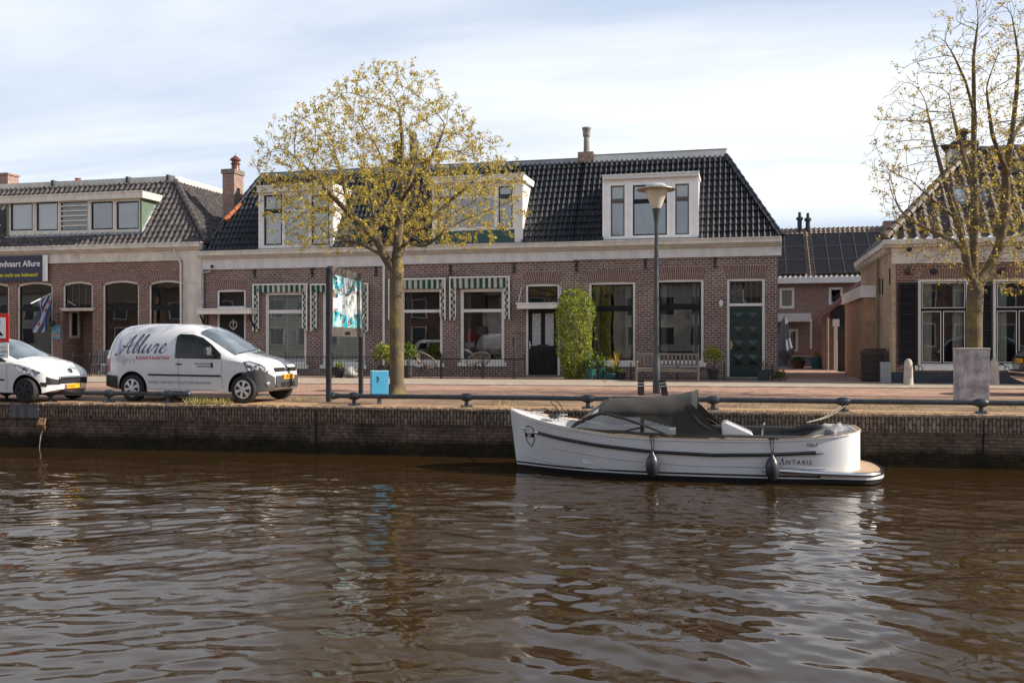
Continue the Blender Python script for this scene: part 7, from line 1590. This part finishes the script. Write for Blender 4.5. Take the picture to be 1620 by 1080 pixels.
def tree(t_, Nn, par, r_trunk, tip=.0045, ex=2.35, bark=BARK, bark2=LICH, twigs=2, twl=.28, seed=1, leafm=None, leafw=None, lsize=.035, ldens=5, leaf_keep=None, stem_top=None):
    n = len(Nn); ch = [[] for _ in range(n)]
    for i, p in enumerate(par):
        if p >= 0: ch[p].append(i)
    rad = np.zeros(n); order = list(range(n)); 
    for i in reversed(order): rad[i] = tip if not ch[i] else sum(rad[c]**ex for c in ch[i])**(1/ex)
    root = 0; k = r_trunk/rad[root]; sc_ = lambda r: r if r < .012 else .012+(r-.012)*(r_trunk-.012)/(rad[root]-.012)
    rad = np.array([sc_(r) for r in rad]); rnd = random.Random(seed); mbs = (MB(), MB()); tips = []
    roots = [i for i in range(n) if par[i] < 0]; stack = [(r, None) for r in roots]
    while stack:
        i, p = stack.pop(); chain = ([p] if p is not None else [])+[i]
        while ch[chain[-1]]:
            c = max(ch[chain[-1]], key=lambda q: rad[q])
            for o in ch[chain[-1]]:
                if o != c: stack.append((o, chain[-1]))
            chain.append(c)
        tips.append(chain[-1])
        if len(chain) < 2: continue
        P = [Vector(Nn[j]) for j in chain]; P = [P[0]]+[(P[j-1]+P[j]*2+P[j+1])/4 for j in range(1, len(P)-1)]+[P[-1]]
        rr_ = [rad[j] for j in chain]
        if p is not None: rr_[0] = min(rr_[0], rr_[1]*1.25)
        thick = rr_[min(1, len(rr_)-1)] > .03
        sides = 12 if rr_[0] > .08 else 7 if rr_[0] > .03 else 4 if rr_[0] > .012 else 3
        mbs[0 if thick else 1].tube(P, rr_, sides, cap=False)
    centers = []
    tw_src = [i for i in range(n) if rad[i] < .014]
    for i in tw_src:
        p0 = Vector(Nn[i]); 
        for _ in range(twigs if not ch[i] else (1 if rnd.random() < .55 else 0)):
            b = (p0-Vector(Nn[par[i]])) if par[i] >= 0 else Vector((0, 0, 1)); b.normalize(); d = (b*.8+Vector((rnd.gauss(0, .6), rnd.gauss(0, .6), rnd.gauss(.25, .5)))); d.normalize(); l_ = twl*rnd.uniform(.4, 1.1)
            m_ = p0+d*l_*.5+Vector((0, 0, rnd.uniform(-.02, .03))); e = p0+d*l_+Vector((0, 0, .05*rnd.random())); mbs[1].tube([p0, m_, e], [.005, .004, .003], 3, cap=False); 
            for q in (e, p0.lerp(e, .8)): 
                if leaf_keep is None or leaf_keep(q, rnd): centers.append(q)
    mbs[0].build('trunk', bark2, t_, smooth='all', recalc=False); br = mbs[1].build('branches', bark, t_, smooth='all', recalc=False)
    rs = np.random.RandomState(seed); C = np.repeat(np.array([tuple(c) for c in centers]), ldens, 0)+rs.normal(0, .034, size=(len(centers)*ldens, 3)); V, Fc, Mi = [], [], []
    leafquads(C, lsize, rs, V, Fc, Mi, leafw); npmesh('crown', V, Fc, Mi, leafm, t_)
rs = np.random.RandomState(5)
# ---- left tree ----
tb = gnd(628, 626); td = tb.dot(Vector((-sa, ca, 0)))
def T(px, py, dd=0.0): return atD(px, py, td+dd)
t1 = thing('street_tree', 'spreading street tree with yellow spring leaves and lichened trunk beside the blue bin', 'tree', tb, 0, 'trees along the quay')
seeds = [([tb+Vector((0, 0, -.1)), T(628, 540), T(627, 470), T(628, 415), T(629, 385), T(633, 340, .1), T(634, 290, .1), T(637, 230, .2), T(632, 170, .1)], None),
         ([T(624, 430), T(607, 404, -.1), T(597, 380, -.2), T(560, 345, -.3), T(520, 305, -.5), T(487, 268, -.4)], T(627, 428)),
         ([T(632, 400, .1), T(646, 372, .2), T(680, 350, .4), T(712, 318, .5), T(745, 290, .3)], T(628, 400)),
         ([T(597, 380, -.2), T(590, 340, .3), T(585, 300, .5), T(575, 255, .6)], T(597, 382, -.2)), ([T(633, 350), T(612, 300, -.8), T(604, 250, -1.0)], T(633, 350)),
         ([T(633, 320), T(665, 275, -.6), T(690, 235, -.9), T(705, 200, -.9)], T(633, 320)), ([T(640, 385), T(672, 390, -1.0), T(700, 370, -1.5)], T(640, 385)), ([T(606, 404), T(570, 385, .9), T(530, 375, 1.2)], T(606, 404)),
         ([T(633, 335), T(650, 285, 1.0), T(660, 240, 1.5)], T(633, 335)), ([T(560, 345, -.3), T(545, 300, .4), T(535, 255, .6)], T(560, 345, -.3))]
cz = CH+(540-330)/1500*td; cx_, cy_ = T(612, 330).x, T(612, 330).y; pts = []
while len(pts) < 2400:
    q = rs.uniform(-1, 1, 3); 
    if q[2] < -.22: continue
    rr0 = math.sqrt(q[0]**2+q[1]**2+(q[2] if q[2] > 0 else q[2]*2.8)**2)
    if rr0 > 1 or rs.rand() > .18+.82*rr0**1.5: continue
    lump = 1+.07*math.sin(5*math.atan2(q[2], q[0])+1)
    pts.append((cx_+q[0]*3.42*lump, cy_+q[1]*3.1, cz+(q[2]*3.45*lump if q[2] > 0 else q[2]*4.6)))
Nn, par = colonize(seeds, pts, D=.15, kill=.23, infl=1.5)
tree(t1, Nn, par, .185, leafm=[LF_Y, LF_O, LF_B, LF_P], leafw=[.52, .24, .12, .12], lsize=.031, ldens=9, seed=3, twl=.26, twigs=2, leaf_keep=lambda q, r: r.random() < .92)
mb = MB(); mb.lathe([(.37, -.06), (.32, .02), (.25, .12), (.225, .3)], tb, 16); mb.build('root_flare', LICH, t1, smooth=True)
# ---- right tree ----
tb = gnd(1541, 628); td = tb.dot(Vector((-sa, ca, 0)))
t2 = thing('street_tree', 'tall upright sparse tree with few yellow buds rising behind the grey cabinet', 'tree', tb, 0, 'trees along the quay')
seeds = [([tb+Vector((0, 0, -.1)), T(1541, 560), T(1541, 500), T(1543, 462), T(1541, 430, .1), T(1541, 380, .1), T(1542, 320), T(1540, 250), T(1541, 190), T(1540, 90), T(1548, 30)], None),
         ([T(1541, 448), T(1531, 430, -.2), T(1526, 390, -.3), T(1512, 345, -.4), T(1495, 290, -.5), T(1478, 225, -.5), T(1465, 165, -.5)], T(1541, 448)),
         ([T(1545, 452), T(1562, 430, .2), T(1580, 395, .3), T(1590, 340, .3), T(1592, 270, .2), T(1600, 220), T(1608, 150, -.2), T(1612, 90, -.2), T(1600, 20)], T(1545, 455)),
         ([T(1580, 395, .3), T(1612, 372, .7), T(1650, 330, 1.0), T(1680, 270, 1.2)], T(1580, 395, .3)), ([T(1512, 345), T(1480, 320, -.9), T(1440, 285, -1.2)], T(1512, 345, -.4)),
         ([T(1541, 180), T(1528, 130, -.3), T(1505, 80, -.4)], T(1541, 180)), ([T(1526, 395, -.3), T(1505, 380, .6), T(1460, 360, 1.1), T(1425, 335, 1.3)], T(1526, 390, -.3)), ([T(1541, 300), T(1522, 240, .8), T(1505, 170, 1.1)], T(1541, 300)),
         ([T(1592, 270), T(1570, 215, -.8), T(1560, 140, -1.0)], T(1592, 270)), ([T(1600, 220), T(1640, 160, .5), T(1660, 90, .6)], T(1600, 220))]
pts = []; cz = CH+(540-225)/1500*td; cx_, cy_ = T(1555, 225).x, T(1555, 225).y
while len(pts) < 2100:
    q = rs.uniform(-1, 1, 3); r0 = np.linalg.norm(q)
    if r0 > 1 or rs.rand() > .25+.75*r0: continue
    z = q[2]*4.0; wx_ = 2.9*(1-.45*max(0, q[2])) ; pts.append((cx_+q[0]*wx_, cy_+q[1]*wx_*.85, cz+z))
Nn, par = colonize(seeds, pts, D=.15, kill=.27, infl=1.3, up=.16)
def lk(q, r): return r.random() < (.36 if q.z > 7.2 else .60)*(1.5 if q.x > tb.x+.6 else .8)
tree(t2, Nn, par, .20, tip=.006, leafm=[LF_Y, LF_O, LF_B], leafw=[.56, .20, .24], lsize=.032, ldens=7, seed=6, twl=.28, twigs=2, leaf_keep=lk)
mb = MB(); mb.lathe([(.33, -.06), (.28, .02), (.23, .12), (.21, .3)], tb, 16); mb.build('root_flare', BARK, t2, smooth=True)
# ---- tall bush by the door ----
p = wfo(909, .65); bh = thing('climbing_bush', 'tall lime green leafy column bush between the black door and the leaded window', 'bush', p)
mb = MB(); rnd = random.Random(5)
for k in range(16): a = rnd.uniform(0, 6.28); r_ = rnd.uniform(.05, .45); mb.tube([p+Vector((.15*math.cos(a), .12*math.sin(a), 0)), p+Vector((r_*math.cos(a)*.8, r_*.6*math.sin(a), 1.2)), p+Vector((r_*math.cos(a), r_*.6*math.sin(a), 2.7+rnd.random()*.4))], [.02, .014, .006], 5)
mb.build('stems', BARK, bh)
def blob(n, prof, cx_, cy_, cz_, sx, sy, shell=.45, lump=.12, seed=1):
    r = np.random.RandomState(seed); th = r.uniform(0, 2*np.pi, n); u = r.uniform(0, 1, n); W = np.interp(u, *zip(*prof)); rad = (1-shell*r.uniform(0, 1, n)**1.6); rad *= 1+lump*np.sin(3*th+u*9)+lump*.7*np.sin(7*th-u*17)
    # clumping: keep more where a cell noise is high
    return np.stack([cx_+sx*W*rad*np.cos(th), cy_+sy*W*rad*np.sin(th), cz_+u], 1), u
H_ = 3.25; C, u = blob(15000, [(0, .50), (.04, .60), (.12, .66), (.3, .90), (.55, 1), (.8, .97), (.88, .9), (.95, .66), (1, .1)], p.x, p.y, 0, .68, .58, seed=2, lump=.11); C[:, 2] = p.z+u*H_
nzv = np.sin(C[:, 0]*9+C[:, 2]*5)+np.sin(C[:, 2]*11-C[:, 0]*6+C[:, 1]*8)+np.sin(C[:, 1]*13+C[:, 2]*3); C = C[nzv > -1.15]
V, Fc, Mi = [], [], []; leafquads(C, .040, np.random.RandomState(3), V, Fc, Mi, [.50, .26, .12, .12]); 
top = np.array([(p.x+rnd.gauss(0, .42), p.y+rnd.gauss(0, .25), p.z+H_+rnd.uniform(-.15, .25)) for _ in range(160)]); spr = []
for _ in range(70):
    a = rnd.uniform(0, 6.28); z = rnd.uniform(.15, 1)*H_; r0 = .62*(1 if z < H_*.85 else .6); l_ = rnd.uniform(.1, .28)
    spr += [(p.x+(r0+l_*k/7)*math.cos(a)+rnd.gauss(0, .015), p.y+(r0*.85+l_*k/7)*math.sin(a), z+p.z+.05*k/7*rnd.random()*3) for k in range(8)]
leafquads(np.array(spr), .036, np.random.RandomState(14), V, Fc, Mi, [.6, .2, .08, .12])
leafquads(top, .03, np.random.RandomState(4), V, Fc, Mi, [.7, .2, .05, .05])
npmesh('foliage', V, Fc, Mi, [LF_L, LF_G, LF_D, LF_P], bh)
# ---- potted and border plants ----
POTT = mat('pot_teal', (.025, .14, .135), var=.15, rough=.3); POTD = mat('pot_dark', (.05, .055, .055), var=.2, rough=.6)
def potted(kind, label, p, pr, phh, potm, fol, grp=None, name='potted_plant'):
    t_ = thing(name, label, 'plant', p, 0, grp)
    if pr:
        mb = MB(); mb.lathe([(pr*.7, 0), (pr*.95, phh*.7), (pr, phh), (pr*1.08, phh+.005), (pr*1.08, phh-.04)], p, 20); pt_ = mb.build('pot', potm, t_, smooth=True)
        mb = MB(); mb.lathe([(0.01, phh-.03), (pr*.93, phh-.03)], p, 16); mb.build('soil', mat('soil', (.03, .022, .016), rough=1), pt_, recalc=False)
    V, Fc, Mi = [], [], []; r = np.random.RandomState(int(abs(p.x*97)) % 999)
    n, size, rx, rz, zc, mats_, w_ = fol
    th = r.uniform(0, 6.28, n); ph = np.arccos(r.uniform(-.6, 1, n)); rad = r.uniform(.45, 1, n)*(1+.18*np.sin(th*4+ph*5)); C = np.stack([p.x+rx*rad*np.sin(ph)*np.cos(th), p.y+rx*.8*rad*np.sin(ph)*np.sin(th), p.z+zc+rz*rad*np.cos(ph)], 1)
    leafquads(C, size, r, V, Fc, Mi, w_); npmesh('foliage', V, Fc, Mi, mats_, t_)
    mb = MB(); 
    for k in range(9): a = r.uniform(0, 6.28); mb.tube([p+Vector((.03*math.cos(a), .03*math.sin(a), phh*.8)), p+Vector((rx*.5*math.cos(a), rx*.4*math.sin(a), zc))], [.012, .005], 4)
    mb.build('stem', BARK, t_); return t_
def spiky(label, p, pr, phh, potm, n, ln, mats_, up=.7, grp=None, wd=.02, name='potted_plant', droop=.5):
    t_ = thing(name, label, 'plant', p, 0, grp); rnd = random.Random(int(abs(p.x*31)))
    if pr: mb = MB(); mb.lathe([(pr*.7, 0), (pr*.95, phh*.7), (pr, phh), (pr*1.08, phh+.005), (pr*1.08, phh-.04)], p, 20); mb.build('pot', potm, t_, smooth=True)
    mb = MB(); b0 = p+Vector((0, 0, phh-.03))
    for k in range(n):
        a = rnd.uniform(0, 6.28); el = rnd.uniform(.25, 1.35)*up+.15; d = Vector((math.cos(a)*math.cos(el), math.sin(a)*math.cos(el), math.sin(el))); l_ = ln*rnd.uniform(.6, 1.1); sd_ = Vector((-math.sin(a), math.cos(a), 0)); P = []
        for j in range(5): t = j/4; c_ = b0+d*l_*t+Vector((0, 0, -droop*l_*t*t*.5)); w2 = wd*(1-t*.9); P += [c_-sd_*w2, c_+sd_*w2]
        mb.add(P, [(2*j, 2*j+1, 2*j+3, 2*j+2) for j in range(4)], k % len(mats_))
    mb.build('leaves', mats_, t_, recalc=False); return t_
spiky('spiky green agave like plant in a dark pot seen under the information board', wfo(536, .5), .22, .38, POTD, 90, .60, [LF_L, LF_G, LF_P], up=.9, wd=.022, droop=.9)
potted('b', 'round yellow green shrub in a dark tub left of the tree trunk', wfo(607, .55), .25, .45, POTD, (900, .05, .42, .45, .85, [LF_L, LF_G, LF_D, LF_Y], [.4, .35, .15, .1]))
potted('b', 'dark green shrub in a tub just right of the left tree trunk', wfo(646, .6), .22, .45, POTD, (600, .05, .34, .38, .95, [LF_G, LF_D, LF_L], [.5, .35, .15]))
q = wfo(556, .35); bo_ = MB(); bo_.lathe([(.10, 0), (.26, .05), (.30, .18), (.24, .32), (.10, .40), (.01, .42)], q, 12); o = bo_.build('boulder', mat('boulder_pale', (.50, .48, .46), var=.2, scale=5, rough=.9, bump=.5, bscale=12), None, smooth='all'); tag(o, 'pale rounded boulder behind the fence under the information board', 'stone')
TP = 'teal pots in front of the leaded window'
for k, (px, r_, h, dy, lab) in enumerate(((934, .19, .36, .35, 'leftmost bulging teal pot with dark leaves, at the foot of the lime bush'), (950, .17, .42, .5, 'taller teal pot with dark leaves, second from the lime bush'), (966, .20, .22, .35, 'low wide teal bowl of small plants, third from the lime bush'), (1128, .17, .34, .6, ''))):
    if k < 3: potted('p', lab, wfo(px, dy), r_, h, POTT, (420, .045, .24 if k < 2 else .17, .38 if k < 2 else .12, h+.12, [LF_G, LF_D, LF_L], [.4, .45, .15]), TP)
spiky('fan of orange yellow palm fronds below the left leaded window', wfo(975, .75), .18, .42, POTD, 46, .85, [mat('frond_orange', (.42, .22, .02), var=.2), LF_Y, LF_O, LF_D], up=1.15, wd=.018, droop=.5)
spiky('low yellow green clump between the teal bowl and the bench', wfo(984, .35), .15, .22, POTD, 30, .32, [LF_L, LF_P], up=.8, wd=.03)
potted('b', 'round yellow green shrub in a dark pot between the bench and the green door', wfo(1128, .9), .2, .36, POTD, (850, .042, .34, .36, .88, [LF_P, LF_L, LF_O, LF_G], [.35, .3, .2, .15]))
potted('b', 'dark slate pot with wispy twigs to the right of the green door', wfo(1208, .45), .24, .36, mat('pot_slate', (.07, .09, .10), var=.2, rough=.7), (120, .03, .22, .22, .5, [LF_D, LF_B], [.5, .5]))
potted('b', 'low dark plant with yellow flowers at the corner of the end house', wfo(1233, .5), .0, 0, POTD, (300, .04, .28, .25, .18, [LF_D, LF_G, LF_Y], [.55, .35, .1]), name='border_plant')
q = gnd(1292, 584); 
spiky('teal blue square planter with orange grasses at the foot of the lane lamp', Vector((q.x, q.y-.6, 0)), .36, .62, mat('planter_blue', (.03, .13, .17), var=.15, rough=.4), 50, .6, [MATS['frond_orange'], LF_O, LF_D], up=1.0, wd=.02)
q = gnd(1262, 584); potted('b', 'brown tub with a low dark shrub beside the closed umbrella', Vector((q.x, q.y-.3, 0)), .34, .45, mat('tub_brown', (.10, .06, .04), var=.2, rough=.7), (200, .05, .3, .15, .5, [LF_D, LF_G], [.7, .3]))
# ---- weeds and grass along the edge ----
V, Fc, Mi = [], [], []; rs = np.random.RandomState(9); allb = []
def blades(cx0, cx1, off0, off1, n, h, cl):
    for _ in range(n):
        X = rs.uniform(cx0, cx1); 
        if math.sin(X*cl)+math.sin(X*cl*2.7+1)+.8*math.sin(X*cl*.31) < .3: continue
        c_ = Q(X, rs.uniform(off0, off1)); a = rs.uniform(0, 6.28); hh = h*rs.uniform(.3, 1.2); w2 = .006; dx_, dy_ = math.cos(a), math.sin(a); lx, ly = rs.normal(0, .4, 2)*hh
        allb.append([(c_.x-dx_*w2, c_.y-dy_*w2, -.01), (c_.x+dx_*w2, c_.y+dy_*w2, -.01), (c_.x+lx+dx_*.002, c_.y+ly+dy_*.002, hh), (c_.x+lx-dx_*.002, c_.y+ly-dy_*.002, hh)])
blades(-15, -6, .12, .30, 120, .035, 3.1); blades(-6, 12, .15, .35, 900, .03, 2.3); blades(-14, 12, .9, 2.6, 4500, .045, .9); blades(-12.3, -11.2, .1, .35, 500, .13, .4)
Bv = np.array(allb).reshape(-1, 3); gq = thing  # one object: uncountable
me = bpy.data.meshes.new('grass'); nB_ = len(allb); me.vertices.add(nB_*4); me.vertices.foreach_set('co', Bv.astype(np.float32).ravel()); me.loops.add(nB_*4); me.loops.foreach_set('vertex_index', np.arange(nB_*4, dtype=np.int32)); me.polygons.add(nB_); me.polygons.foreach_set('loop_start', np.arange(0, nB_*4, 4, dtype=np.int32)); me.polygons.foreach_set('loop_total', np.full(nB_, 4, np.int32))
for m in (LF_O, LF_G, mat('straw', (.45, .36, .16), rough=.8, var=.2)): me.materials.append(m)
me.polygons.foreach_set('material_index', rs.choice(3, nB_, p=[.35, .25, .4]).astype(np.int32)); me.update(calc_edges=True); o = bpy.data.objects.new('grass', me); COL.objects.link(o); tag(o, 'sparse weeds and dry grass along the quay edge and verge', 'grass', kind='stuff')
